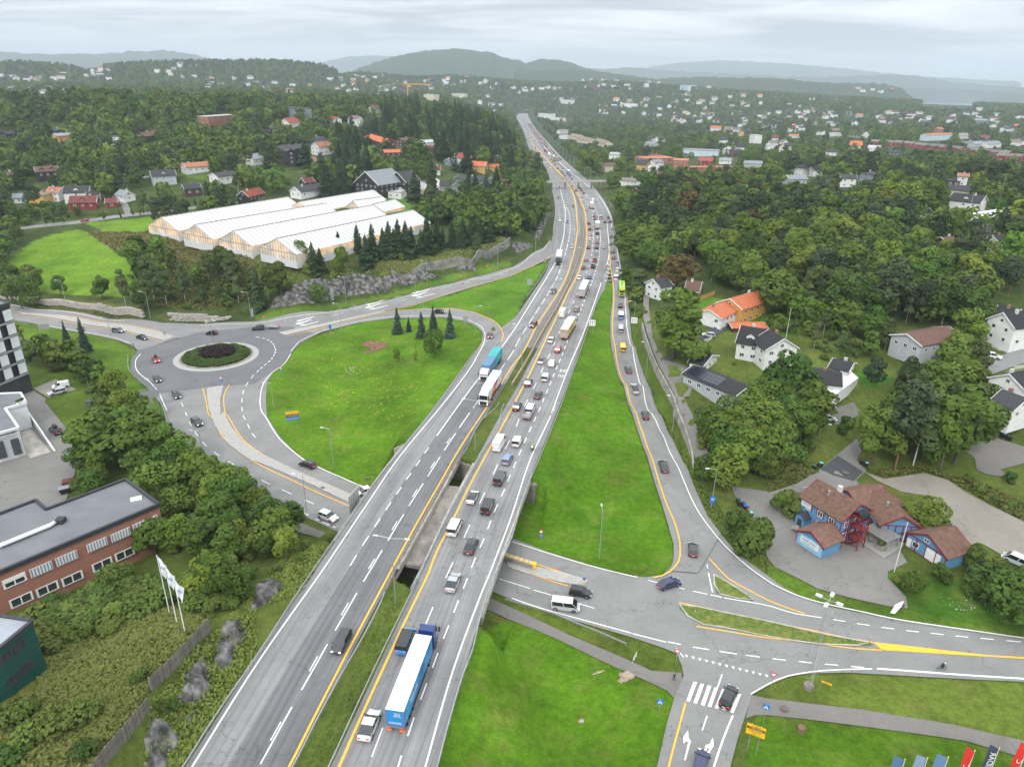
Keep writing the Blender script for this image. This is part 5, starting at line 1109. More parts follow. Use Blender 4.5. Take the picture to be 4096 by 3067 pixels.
def GHS(pk,bk,w,hw,hr,lbx,off=(0,0),zg=ZG,glow=GLW):
 p=at(*P(pk)[0][:3],zg+hw+hr);q=at(*P(bk)[0][:3],zg+hw+hr);rz=atan2(q[1]-p[1],q[0]-p[0]);L=hypot(q[0]-p[0],q[1]-p[1])
 e=EMP('greenhouse',(p[0],p[1],zg),rz,lbx,'greenhouse');y=w/2
 v=[(0,-y,.6),(L,-y,.6),(L,y,.6),(0,y,.6),(0,-y,hw),(L,-y,hw),(L,y,hw),(0,y,hw),(0,0,hw+hr),(L,0,hw+hr)]
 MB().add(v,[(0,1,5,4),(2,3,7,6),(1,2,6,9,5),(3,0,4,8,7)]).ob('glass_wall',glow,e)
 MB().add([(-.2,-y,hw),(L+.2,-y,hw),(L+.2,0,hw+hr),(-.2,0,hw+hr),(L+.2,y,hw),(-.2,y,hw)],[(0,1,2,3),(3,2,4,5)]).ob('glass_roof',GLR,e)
 BX(-.05,L+.05,-y-.05,y+.05,-2.5,.6).ob('base_wall',mat('white_plinth',(.6,.6,.6),.8,.05,1),e)
 b=MB()
 for i in range(int(L/2.5)+1):
  x=min(L,i*2.5)
  for s in(-1,1):b.add([(x-.04,0,hw+hr+.02),(x+.04,0,hw+hr+.02),(x+.04,s*y,hw+.03),(x-.04,s*y,hw+.03),(x-.04,0,hw+hr+.12),(x+.04,0,hw+hr+.12),(x+.04,s*y,hw+.12),(x-.04,s*y,hw+.12)],[(0,1,2,3),(7,6,5,4),(0,4,5,1),(2,6,7,3),(1,5,6,2),(3,7,4,0)])
 b.box(-.1,L+.1,-.16,.16,hw+hr,hw+hr+.22)
 tag(b.ob('glazing_bar',BAR,e),kind='stuff')
 b=MB();n=max(4,int(w/1.6))
 for k in range(n+1):
  yy=-y+w*k/n;zt=hw+hr*(1-abs(yy)/y);b.box(-.1,-.02,yy-.06,yy+.06,.6,zt)
 b.box(-.12,-.02,-y,y,hw-.1,hw+.1);b.ob('gable_frame',BAR,e);BX(-.16,-.05,-.8,.8,-.2,2.4).ob('door',WHT,e)
 ca,sa=cos(rz),sin(rz);NTE([(p[0]+a*ca-c*sa,p[1]+a*sa+c*ca,zg+h)for a,c,h in((0,-y,0),(0,y,0),(L,-y,0),(L,y,0),(0,0,hw+hr),(L,0,hw+hr))],r=1)
 for t in np.linspace(0,L,9):
  for s in(-.5,0,.5):EXC.append((p[0]+t*ca-s*w*sa,p[1]+t*sa+s*w*ca,w*.4+1.5))
 return e
GHS('A1 1388,1443','A2 275,1268',23,3.4,5,'nearest left of the big white lit greenhouses, first gable from the left')
GHS('A1 1685,1507','A2 600,1322',22,3.4,5,'second big white greenhouse gable from the left')
GHS('B1 2010,52','A2 1005,1338',22,3.4,5,'third big white greenhouse gable from the left')
GHS('B2 172,118','A2 1355,1380',22,3.4,5,'rightmost big white greenhouse gable, behind the row of spruces')
GHS('A2 372,1310','1010,1207',20,3.2,4.5,'rear white greenhouse behind the first gable')
GHS('A2 835,1300','1080,1268',14,3.2,4,'short cross wing greenhouse with glass gable')
GHS('A2 1010,1330','1195,1288',14,3.0,3.5,'short white greenhouse by the small office')
GHS('A2 1200,1168','1560,1105',14,3.0,4,'white plastic covered greenhouse beside the barn',zg=17)
def PRB(name,lbx,cat,pts,z0,z1,wallm,roofm,para=.45,parapet=None):
 c=(sum(p[0]for p in pts)/len(pts),sum(p[1]for p in pts)/len(pts));a=sum(pts[i][0]*pts[(i+1)%len(pts)][1]-pts[(i+1)%len(pts)][0]*pts[i][1]for i in range(len(pts)))
 if a<0:pts=pts[::-1]
 e=EMP(name,(c[0],c[1],z0),0,lbx,cat);L=[(p[0]-c[0],p[1]-c[1])for p in pts]
 MB().prism(L,-1.5,z1-z0-.3).ob('wall',wallm,e);b=MB().prism(L,z1-z0-.3,z1-z0);ro=b.ob('roof',roofm,e)
 rb=MB()
 for i in range(len(L)):
  p,q=L[i],L[(i+1)%len(L)];WLB(rb,p,q,.5,z1-z0-.35,z1-z0+para)
 rb.ob('parapet',parapet or roofm,e);NTE([(p[0],p[1],z0)for p in pts]+[(p[0],p[1],z1)for p in pts]);return e,c
def BKM():
 m=bpy.data.materials.new('red_brick');m.use_nodes=True;N,L,b=nodes(m);SV(b,'Roughness',.9);tc=N.new('ShaderNodeTexCoord');mp=N.new('ShaderNodeMapping');sx=N.new('ShaderNodeSeparateXYZ');L.new(tc.outputs['Object'],sx.inputs[0]);ad=N.new('ShaderNodeMath');L.new(sx.outputs[0],ad.inputs[0]);L.new(sx.outputs[1],ad.inputs[1]);cb=N.new('ShaderNodeCombineXYZ');L.new(ad.outputs[0],cb.inputs[0]);L.new(sx.outputs[2],cb.inputs[1])
 br=N.new('ShaderNodeTexBrick');L.new(cb.outputs[0],br.inputs['Vector']);SV(br,'Scale',2.2);SV(br,'Color1',(.36,.14,.085,1));SV(br,'Color2',(.26,.095,.065,1));SV(br,'Mortar',(.27,.21,.18,1));SV(br,'Mortar Size',.02)
 L.new(br.outputs['Color'],b.inputs['Base Color']);MT['red_brick']=m;return m
BRK=BKM();FLT=mat('roof_felt',(.150,.156,.170),.8,.14,.25,.02,6,spc='World');FLD=mat('roof_edge',(.035,.036,.042),.6,.15,1)
zr=11.0;bq=[at('C1',*p,zr)for p in((1085,690),(1370,905),(200,1400),(-250,1590),(-350,1120),(310,868),(400,948))]
be,bc=PRB('brick_office','two storey red brick office with flat grey felt roof, lower left','office building',bq,1.0,zr,BRK,FLT,parapet=FLD)
p0=at('C1',1370,905,zr);p1=at('C1',0,1478,zr);fd=Vector((p1[0]-p0[0],p1[1]-p0[1],0));fl=fd.length;fd.normalize();fn=Vector((-fd.y,fd.x,0))
if fn.dot(Vector((-p0[0],-p0[1],0)))<0:fn=-fn
BLM=mat('striped_blind',(.62,.64,.66),.6,.0,1);N_,L_,b_=nodes(BLM);tc=N_.new('ShaderNodeTexCoord');wv=N_.new('ShaderNodeTexWave');SV(wv,'Scale',2.2);L_.new(tc.outputs['Object'],wv.inputs['Vector']);cr=N_.new('ShaderNodeValToRGB');cr.color_ramp.elements[0].color=(.16,.20,.26,1);cr.color_ramp.elements[1].color=(.70,.71,.70,1);L_.new(wv.outputs['Fac'],cr.inputs[0]);L_.new(cr.outputs[0],b_.inputs['Base Color'])
def fwin(pc,w,h,dz,blind,fm=None):
 0
 d=ray(*NN('C1',*pc));o=Vector((0,0,HC));dv=Vector(d);k=(Vector(p0)-o).dot(fn)/dv.dot(fn);q=o+dv*k;a=atan2(fn.y,fn.x)+pi/2
 o_=link('window',WF,be,(q.x-bc[0]+fn.x*.3,q.y-bc[1]+fn.y*.3,q.z-1.0),(0,0,a));o_.scale=(w,1,h);link('pane',WP,o_)
 if blind:
  t=blind;bl=BX(-.48,.48,-.16,-.10,.5-t,.5).ob('blind',BLM if t>.5 else WHT,o_)
for c in((1035,1155),(833,1240),(352,1452)):fwin(c,3.4,1.7,0,.95)
fwin((570,1357),3.4,1.7,0,.9);fwin((120,1548),3.4,1.7,0,.4);fwin((1250,1060),4.6,1.8,0,.9)
for c in((1070,1320),(877,1410),(620,1530),(405,1620),(180,1715)):fwin(c,3.4,1.7,0,0)
pa=[at('C1',*p,zr+.5)for p in((0,1245),(445,1065),(500,1020))];pb=MB()
for s in(0,.55):
 for a,b in zip(pa,pa[1:]):pb.cyl((a[0]-bc[0]+s*.5,a[1]-bc[1]-s,a[2]-1),(b[0]-bc[0]+s*.5,b[1]-bc[1]-s,b[2]-1),.26,n=8)
pb.ob('ventilation_pipe',mat('white_pipe',(.62,.63,.65),.35,.05,1,metal=.3),be,smf=False)
q=at('C1',520,1030,zr+.6);BX(-.7,.7,-.7,.7,-.6,.9).ob('roof_box',FLD,be,(q[0]-bc[0],q[1]-bc[1],zr-1))
q=at('C1',1172,845,zr+.3);BX(-1,1,-.8,.8,-.2,.25).ob('roof_hatch',mat('pale_hatch',(.5,.55,.5),.6,.2,2),be,(q[0]-bc[0],q[1]-bc[1],zr-1),(0,0,.5))
z1=7.5;wq=[at('C1',*p,z1)for p in((225,25),(45,75),(160,240),(-200,340),(-300,-40),(180,-60))]
W1=mat('white_render',(.66,.67,.68),.8,.06,.5)
we,wc=PRB('white_office','low white rendered office block with roof terrace at the left edge','office building',wq,.2,z1,W1,FLT,para=.3,parapet=W1)
q0=at('C1',160,245,z1);q1=at('C1',0,290,z1);fdir=Vector((q1[0]-q0[0],q1[1]-q0[1],0)).normalized();fN=Vector((-fdir.y,fdir.x,0));fN=fN if fN.dot(Vector((-q0[0],-q0[1],0)))>0 else-fN
def on_face(t,x,y):
 dv=Vector(ray(*NN(t,x,y)));o=Vector((0,0,HC));k=(Vector(q0)-o).dot(fN)/dv.dot(fN);return o+dv*k
for(x,y,w,h)in((140,400,1.7,4.2),(10,430,1.7,4.4)):
 q=on_face('C1',x,y);BX(-w/2,w/2,-.08,.05,-h/2,h/2).ob('window',mat('tinted_glass',(.05,.06,.075),.15,.2,.5,spec=.8),we,(q.x-wc[0]+fN.x*.04,q.y-wc[1]+fN.y*.04,q.z-.2),(0,0,atan2(fN.y,fN.x)+pi/2))
q=on_face('C1',55,300);a_=atan2(fN.y,fN.x)+pi/2
text('sign_letters','...onomen',1.05,DKM,we,(q.x-wc[0]+fN.x*.15,q.y-wc[1]+fN.y*.15,q.z-.2+.35),(pi/2,0,a_),.05);text('sign_letters','Båverksted',.85,mat('grey_letters',(.35,.36,.38),.5,.1,1),we,(q.x-wc[0]+fN.x*.15,q.y-wc[1]+fN.y*.15,q.z-.2-.6),(pi/2,0,a_),.05)
rw=[G('C1',250,160),G('C1',475,445)];wb=MB();a=(rw[0][0],rw[0][1]);b=(rw[1][0],rw[1][1])
o=WLB(MB(),a,b,.3,-1,.3);e=EMP('ramp_wall',(a[0],a[1],0),0,'white sloping wall beside the garage ramp','wall')
d_v=Vector((b[0]-a[0],b[1]-a[1],0));n_=Vector((-d_v.y,d_v.x,0)).normalized()*.18;vs=[]
for s,zt in((0,3.6),(1,.5)):
 for sg_ in(-1,1):
  for zz in(-.5,zt):vs.append((d_v.x*s+n_.x*sg_,d_v.y*s+n_.y*sg_,zz))
MB().add(vs,[(0,4,5,1),(2,3,7,6),(1,5,7,3),(4,6,7,5),(0,1,3,2),(0,2,6,4)]).ob('wall',W1,e)
rp=[G('C1',*p)for p in((180,280),(265,250),(440,450),(265,505),(225,455))];PGA('garage_ramp',rp,.12,CNC,lbx='pale concrete ramp down into the garage under the white office')
z2=27;tq=[at('B1',*p,z2)for p in((80,680),(-20,705),(-300,800),(-420,640),(-100,600))]
te,tcx=PRB('glass_office','tall dark glass office with white panels at the left edge','office building',tq,.2,z2,mat('dark_facade',(.03,.032,.038),.25,.2,.3,spec=.7),FLT,para=.4,parapet=FLD)
q0=at('B1',80,682,z2);q1=at('B1',-300,800,z2)
fd2=Vector((q1[0]-q0[0],q1[1]-q0[1],0));FLn=fd2.length;fd2.normalize();n2=Vector((-fd2.y,fd2.x,0));n2=n2 if n2.dot(Vector((-q0[0],-q0[1],0)))>0 else-n2
for k in range(6):
 zz=z2-.2-2.6-3.9*k-.2
 if zz<8:break
 for j in range(5):
  c=Vector((q0[0]-tcx[0],q0[1]-tcx[1],0))+fd2*(1.4+j*4.5)+n2*.12;o=BX(-1.2,1.2,-.08,.08,-1.5,1.5).ob('facade_panel',W1,te,(c.x,c.y,zz),(0,0,atan2(fd2.y,fd2.x)))
 c=Vector((q0[0]-tcx[0],q0[1]-tcx[1],0))+fd2*FLn/2+n2*.2;BX(-FLn/2,FLn/2,-.15,.15,-.25,.25).ob('floor_band',GV,te,(c.x,c.y,zz-1.95),(0,0,atan2(fd2.y,fd2.x)))
z3=18;gq=[at('D1',*p,z3)for p in((275,395),(-20,350),(-700,420),(-500,900),(-20,640))]
ge,gc=PRB('green_office','dark green clad building with grey roof at the bottom left edge','office building',gq,10.2,z3,mat('green_cladding',(.010,.075,.060),.45,.12,1),mat('pale_roof_felt',(.28,.30,.34),.7,.15,.3),para=.15,parapet=FLD)
q0=at('D1',275,397,z3);q1=at('D1',-20,640,z3);fd3=Vector((q1[0]-q0[0],q1[1]-q0[1],0));L3=fd3.length;fd3.normalize();n3=Vector((-fd3.y,fd3.x,0));n3=n3 if n3.dot(Vector((-q0[0],-q0[1],0)))>0 else-n3;a3=atan2(fd3.y,fd3.x)
for k in range(1,6):c=Vector((q0[0]-gc[0],q0[1]-gc[1],0))+fd3*L3*.7+n3*.03;BX(-L3*.7,L3*.7,-.04,.04,-.03,.03).ob('cladding_joint',DKM,ge,(c.x,c.y,7.8-k*1.25),(0,0,a3))
for(t,zz)in((2.6,5.9),(4.6,5.9),(9.5,5.9),(2.6,2.2),(4.6,2.2),(9,2.2),(11,2.2)):
 c=Vector((q0[0]-gc[0],q0[1]-gc[1],0))+fd3*t+n3*.05;o=link('window',WDARK,ge,(c.x,c.y,zz),(0,0,atan2(n3.y,n3.x)+pi/2));o.scale=(1.7,1,1.6);link('pane',WP,o)
BLU=PLM('blue_boards',(.10,.26,.44));REDT=mat('dark_red_trim',(.20,.018,.022),.6,.1,1);TIL=RFM('brown_tiles',(.19,.105,.075),3.2,.08,.3)
BLL=mat('light_blue_boards',(.26,.46,.64),.7,.08,1)
def wing(ra,rb,Wd,hw,hr,z0,label_part):
 zr_=z0+hw+hr;p=at(*P(ra)[0][:3],zr_);q=at(*P(rb)[0][:3],zr_);return((p[0]+q[0])/2,(p[1]+q[1])/2),hypot(p[0]-q[0],p[1]-q[1]),atan2(q[1]-p[1],q[0]-p[0])
(bx,by),bL,brz=wing('C4 425,690','800,905',8.5,6.0,2.6,.6,'')
bb=EMP('blue_business_building',(bx,by,.6),0,'bright blue timber building with brown tiled roofs, red fire stair and sign letters','building')
WS={}
def BWG(ra,rb,Wd,hw,hr,wallm=BLU):
 c,L,rz=wing(ra,rb,Wd,hw,hr,.6,'');L=max(3,L-.8);o=GWL(L,Wd,hw,hr,-1).ob('wall',wallm,bb,(c[0]-bx,c[1]-by,0),(0,0,rz));r=GRF(L,Wd,hw,hr,.5,.2).ob('roof',TIL,bb,(c[0]-bx,c[1]-by,0),(0,0,rz));BRG(L,Wd,hw,hr).ob('barge_board',REDT,bb,(c[0]-bx,c[1]-by,0),(0,0,rz))
 ca,sa=cos(rz),sin(rz);NTE([(c[0]+a*L/2*ca-b*Wd/2*sa,c[1]+a*L/2*sa+b*Wd/2*ca,.6+h)for a in(-1,1)for b,h in((-1,0),(1,0),(0,hw+hr))]);return o,r,L,c,rz
w1_,r1_,L1,c1,a1=BWG('C4 425,690','800,905',8.5,6.0,2.6)
w2_,r2_,L2,c2_,a2=BWG('C4 990,770','1170,1010',7.5,3.8,2.2)
w3_,r3_,L3_,c3,a3_=BWG('C4 370,1140','550,1065',6.0,2.8,1.6)
w4_,r4_,L4,c4,a4=BWG('C4 690,790','980,735',6,4.0,1.4)
link('chimney',CHIMW,r1_,(0,.3,9.0));CYL((0,0,-.4),(0,0,.9),.22,n=8).ob('vent_pipe',GV,r1_,(-.8,-1.8,8.2));CYL((0,0,-.4),(0,0,.9),.28,n=8).ob('vent_pipe',GV,r2_,(.5,-1.2,5.6))
sgn1=-1 if ly_sign(c1[0],c1[1],a1)<0 else 1
for t in(-.30,0,.28):
 for zz in(2.0,4.6):
  o=WIN(w1_,t*L1,sgn1*(8.5/2+.02),zz,0 if sgn1<0 else pi,1.3,1.4,True)
  for s in(-1,1):BX(-.08,.08,-.08,.02,-.55,.55).ob('shutter',REDT,o,(s*.62,0,0))
for t in(-2.6,0,2.6):
 for zz in(2.0,4.6):WIN(w1_,L1/2+.02,t,zz,pi/2,1.1,1.3,True)
def TMB(pnt,x,L,y0,y1,z0,z1,n,horiz=2):
 b=MB()
 for i in range(n+1):
  y=y0+(y1-y0)*i/n;b.box(x-.06,x+.06,y-.09,y+.09,z0,z1)
 for k in range(horiz+1):
  z=z0+(z1-z0)*k/horiz;b.box(x-.05,x+.05,y0,y1,z-.09,z+.09)
 return b.ob('half_timbering',REDT,pnt)
TMB(w1_,L1/2+.06,0,-4.2,4.2,.2,6,5)
TMB(w3_,L3_/2+.06,0,-3,3,.2,2.7,5,2)
TMB(w2_,L2/2+.06,0,-3.7,3.7,.2,3.7,5,2)
sb=mat('sign_board',(.60,.68,.72),.5,.04,1)
def SGO(pnt,x,y,z,a,w,h,body,size,m=sb,tm=DKM,name='sign_board',lines=None):
 o=BX(-w/2,w/2,-.06,.0,-h/2,h/2).ob(name,m,pnt,(x,y,z),(0,0,a))
 for i,(t,s,dy)in enumerate(lines or[(body,size,0)]):text('lettering',t,s,tm,o,(0,-.075,dy),(pi/2,0,0),.006)
 return o
sgn3=-1 if ly_sign(c3[0],c3[1],a3_)<0 else 1
gx=-L3_/2-.03;BX(-.02,.02,-2.9,2.9,.1,2.8).ob('gable_cladding',BLL,w3_,(gx-.01,0,0))
SGO(w3_,gx-.06,0,1.7,-pi/2,4.4,1.5,'',.6,lines=[('Ledige lokaler',.56,.28),('Ring: 908 14 205',.36,-.38)])
SGO(w1_,-L1*.36,sgn1*(8.5/2+.05),4.9,0 if sgn1<0 else pi,2.4,1.3,'verisure',.5,tm=mat('crimson_print',(.55,.02,.10),.5,.05,1))
sgn2=-1 if ly_sign(c2_[0],c2_[1],a2)<0 else 1
text('sign_letters','Elektro Nettverk',1.0,mat('white_letters',(.82,.82,.82),.4,.02,1),w2_,(0,sgn2*(7.5/2+.25),3.2),(pi/2,0,0 if sgn2<0 else pi),.08)
for i in range(6):BX(-.07,.07,-.06,.06,.2,2.6).ob('red_post',REDT,w2_,(-L2/2+.4+i*(L2-.8)/5,sgn2*(7.5/2+.06),0))
q=G('C4',300,1080);po=GWL(2.6,2.2,2.6,.8,-.3).ob('porch',BLU,bb,(q[0]-bx,q[1]-by,0),(0,0,a1+pi/2));GRF(2.6,2.2,2.6,.8,.3,.14).ob('roof',FLD,po);BX(-1.36,-1.3,-.5,.5,-.2,2.1).ob('door',FLD,po)
q=G('C4',960,1230);pg=EMP('pergola',(q[0],q[1],q[2]),a1,'grey wooden pergola with slatted roof beside the blue building','pergola');GW=mat('grey_wood',(.25,.24,.22),.85,.15,2,.01,20)
for s in(-2.6,2.6):
 for t in(-1.7,1.7):BX(-.09,.09,-.09,.09,0,2.5).ob('post',GW,pg,(s,t,0))
BX(-2.9,-2.75,-1.8,1.8,0,2.4).ob('side_screen',GW,pg);BX(-2.9,2.9,-2.1,-1.95,2.45,2.65).box(-2.9,2.9,1.95,2.1,2.45,2.65).ob('roof_frame',GW,pg)
for i in range(22):BX(-.06,.06,-2,2,2.62,2.72).ob('slat',GW,pg,(-2.7+i*.257,0,0))if i==0 else link('slat',bpy.data.objects['slat'].data,pg,(-2.7+i*.257,0,0))
dk_=[G('C4',*p)for p in((800,1240),(880,1150),(1180,1240),(1100,1310),(1000,1370))];PGA('wooden_deck',dk_,.25,GW,step=2,lbx='grey timber deck in front of the sign letters',skirt=.3)
q=G('C4',740,1260);fe=EMP('fire_stair',(q[0]-bx,q[1]-by,q[2]-.6),a1);fe.parent=bb;fe.name='fire_stair'
b=MB()
for s in(-1,1):
 for t in(-1,1):b.box(s*1.3-.08,s*1.3+.08,t*1.0-.08,t*1.0+.08,0,7.0)
for zz in(2.4,4.8,7.0):b.box(-1.35,1.35,-1.05,1.05,zz-.08,zz)
for zz in(.05,2.4,4.8):
 for k in range(9):b.box(-1.2+k*.28,-.95+k*.28,-.9,0,zz+k*.26,zz+k*.26+.05)
 b.add([(-1.3,-1.02,zz),(1.3,-1.02,zz+2.35),(1.3,-1.02,zz+2.6),(-1.3,-1.02,zz+.3)],[(0,1,2,3),(3,2,1,0)]);b.box(-1.3,1.3,-1.06,-1.0,zz+.9,zz+1.0);b.box(-1.3,1.3,1.0,1.06,zz+.9,zz+1.0)
b.cyl((-1.0,0,6.9),(-1.0,0,7.9),.05);b.ob('stair_frame',REDT,fe)
MB().add([(1.3*cos(t),y,7.0+1.2*sin(t))for y in(-1.1,1.1)for t in np.linspace(0,pi,9)],[(i,i+1,i+10,i+9)for i in range(8)]+[(i+9,i+10,i+1,i)for i in range(8)]).ob('canopy',FLD,fe)
(gxc,gyc),gL,grz=wing('C4 1390,1165','1610,1095',8.0,2.8,2.2,1,'')
ga=EMP('garage',(gxc,gyc,.9),grz,'blue timber garage with brown tiled roof, white door and red trim','garage');gL-=.6
wg=GWL(gL,8.6,2.8,2.3,-1).ob('wall',BLU,ga);GRF(gL,8.6,2.8,2.3,.5,.2).ob('roof',TIL,ga);BRG(gL,8.6,2.8,2.3).ob('barge_board',REDT,ga);sx=-1
BX(-.08,.02,-3.2,.1,-.2,2.3).ob('garage_door',WHT,ga,(-gL/2,0,0));WIN(ga,-gL/2-.03,2.2,1.3,-pi/2,1.4,1.3);WIN(ga,-gL/2-.03,.3,3.6,-pi/2,1.2,.7);TMB(ga,-gL/2-.06,0,-4.2,4.2,-.1,2.75,4,1);BX(-.08,.02,3.2,4.1,-.2,1.9).ob('door',WHT,ga,(-gL/2,0,0));NTE([(gxc,gyc,1),(gxc+5,gyc+5,1),(gxc-6,gyc-3,5)])
r=random.Random(11);FARPTS=[];FARH=MB();FM=[]
clusters=[('A1 0,220 560,220 560,265 0,270',16),('A1 0,330 740,340 740,395 0,380',9),('A1 730,150 1000,150 950,280 730,240',12),('A1 1300,120 1700,120 1700,240 1400,240',10),('A1 1650,220 2200,240 2200,350 1700,340',12),('A2 0,280 500,280 480,360 200,400 0,330',14),('A2 560,210 1300,210 1400,330 900,380 500,350',34),('A2 1050,330 1600,330 1500,410 900,420',12),('A2 1400,240 2100,260 2150,350 1500,330',18),('A2 1900,400 2208,440 2150,590 1900,520',10),('A3 0,330 200,330 130,400 0,400',5),('A3 600,260 1300,280 1300,350 600,360',26),('A3 250,310 500,320 450,350 250,350',6),('A3 900,440 1200,440 1200,490 900,480',8),('A3 300,430 650,430 600,460 330,450',5),('A3 1200,400 2200,400 2200,500 1200,520',28),('A3 1050,560 1400,560 1500,640 1000,640',14),('A3 1400,540 1750,540 1750,640 1400,620',16),('A3 1750,560 2208,540 2208,700 1900,760 1750,720',24),('A3 700,480 1000,500 1000,560 700,560',8),('A4 0,480 700,480 700,600 0,620',22),('A4 700,520 1200,540 1200,640 700,660',18),('A4 0,600 600,620 600,740 0,760',20),('A4 1200,540 1900,520 2208,540 2208,720 1650,700 1500,640 1200,640',30),('A4 0,760 500,780 500,900 0,880',10),('A4 1650,750 2208,760 2208,840 1700,820',7),('A3 1700,780 2208,800 2208,940 1800,920',10),('A4 300,410 800,420 700,470 300,460',8),('A3 1450,310 1700,320 1700,400 1450,390',9),('A4 700,330 1100,350 1000,380 700,370',5)]
CW=['white']*15+['yellow','red','brown','black','grey','cream','brown','black'];CR=['dark']*9+['grey','orange','greybrown','terra','brown','black','dkred','ltgrey','greybrown','tan']
for poly,nh in clusters:
 pl=P(poly);xs=[p[1]+(TX[p[0][1]]-TX[pl[0][0][1]])*2.15625 for p in pl];ys=[p[2]for p in pl];t=pl[0][0];k=0;tr=0
 while k<nh and tr<400:
  tr+=1;x=r.uniform(min(xs),max(xs));y=r.uniform(min(ys),max(ys))
  if not IPL(np.array([x]),np.array([y]),list(zip(xs,ys)))[0]:continue
  g=G(t,x,y);d=hypot(g[0],g[1])
  if d>4200 or any(hypot(g[0]-a,g[1]-b)<12+.004*d for a,b in FARPTS[-160:])or any(hypot(g[0]-a,g[1]-b)<c+8 for a,b,c in EXC):continue
  if fLL(min(g[1],2400))-22<g[0]<fRR(min(g[1],2400))+22 and g[1]<2500:continue
  FARPTS.append((g[0],g[1]));w,ro=r.choice(CW),r.choice(CR);sc=.8+max(0,d-1500)/4500
  side='left'if t in('A1','A2')else'right';band_='distant'if d>1500 else'mid distance'
  if d<1500:
   HSE(g[0],g[1],g[2],r.uniform(-.5,.5)+(pi/2 if r.random()<.35 else 0),r.uniform(10,14),r.uniform(7,9),r.choice((3.4,5.2,5.4)),r.uniform(2,3.6),w,ro,'%s house with %s roof in the %s, %s of the motorway'%(dict(dkgrey='dark grey').get(w,w),dict(dkred='dark red',terra='terracotta',ltgrey='pale grey').get(ro,ro),band_,side),gpx='%s %s-roofed houses %s of the motorway'%(w,ro,side),kind='hip'if r.random()<.12 else'gable',vis=r.random()<.5)
  else:
   L,Wd,hw,hr=r.uniform(12,19)*sc,r.uniform(9,12)*sc,r.choice((4,6,6.5))*sc,r.uniform(2,4)*sc;rz=r.uniform(-.6,.6)+(pi/2 if r.random()<.3 else 0)
   for nm,mb_,mm in(('w',GWL(L,Wd,hw,hr,-4),wm(w)),('r',GRF(L,Wd,hw,hr,.6,.3),rm(ro))):
    if mm not in FM:FM.append(mm)
    M_=Matrix.Translation((g[0],g[1],g[2]+1))@Matrix.Rotation(rz,4,'Z');FARH.add([M_@Vector(v)for v in mb_.v],mb_.f,FM.index(mm))
   NTE([(g[0]-8,g[1],g[2]+1),(g[0]+8,g[1],g[2]+hw+hr)],-3,r.random()<.55)
  k+=1
tag(link('distant_houses',FARH.me('distant_houses',*FM)),'scattered tiny houses among the woods in the hazy distance',**KSF)
for(a,b,hw,c,lab)in(('A2 1660,225','1770,222',14,'brick','far red brick apartment block on the ridge, left one'),('A2 1810,232','1885,232',12,'brick','far red brick apartment block on the ridge, second one'),('A2 1900,240','1990,245',12,'brick','far red brick apartment block on the ridge, third one'),('A2 1465,385','1560,388',12,'cream','far cream apartment block near the yellow crane, left'),('A2 1690,375','1815,378',12,'cream','far cream apartment block, right'),('A3 1450,315','1545,318',22,'ltblue','far pale tower hospital block in haze'),('A3 390,428','575,440',10,'white','far long white flat block right of the motorway'),('A3 920,460','1085,465',10,'white','far white terrace row at right')):
 H(a,b,16,hw,0,c,'terra'if c=='brick'else'ltgrey',lab,kind='flat',storeys=3,name='apartment_block',cat='apartment block')
q=ats('A2',1310,410,1500);cr_=EMP('tower_crane',(q[0],q[1],q[2]-6),0,'yellow tower crane on a far building site','crane');ym=mat('crane_yellow',(.7,.33,.03),.5,.05,1)
BX(-.8,.8,-.8,.8,0,30).ob('mast',ym,cr_);BX(-8,46,-.6,.6,29,30.6).ob('jib',ym,cr_);BX(-8,-4,-1.4,1.4,27,29.5).ob('counterweight',CONCD,cr_)
sil=at('A2',1102,1270,17);s_=EMP('silo_chimney',(sil[0],sil[1],17),0,'green twin flue chimney beside the greenhouse office','chimney');gm_=mat('green_flue',(.05,.16,.12),.4,.1,1)
CYL((-.45,0,0),(-.45,0,10.5),.45,n=10).ob('flue',gm_,s_);CYL((.5,0,0),(.5,0,10.2),.45,n=10).ob('flue',gm_,s_);BX(-1.1,1.1,-.1,.1,9.6,9.9).ob('bracket',gm_,s_)
WATER=mat('fjord_water',(.35,.40,.44),.12,.1,.01,spec=.6)
a0,a1_=atan2(*ats('A4',1375,430,7000)[:2]),R(31.3);vs=[];fs=[]
for i in range(20):
 a=a0+(a1_-a0)*i/19
 for d in(4600,7300):vs.append((d*sin(a),d*cos(a),-63))
fs=[(2*i,2*i+2,2*i+3,2*i+1)for i in range(19)]
wt=link('fjord',mesh('fjord',vs,fs,[WATER]));tag(wt,'pale fjord water in the far right distance',**KST)
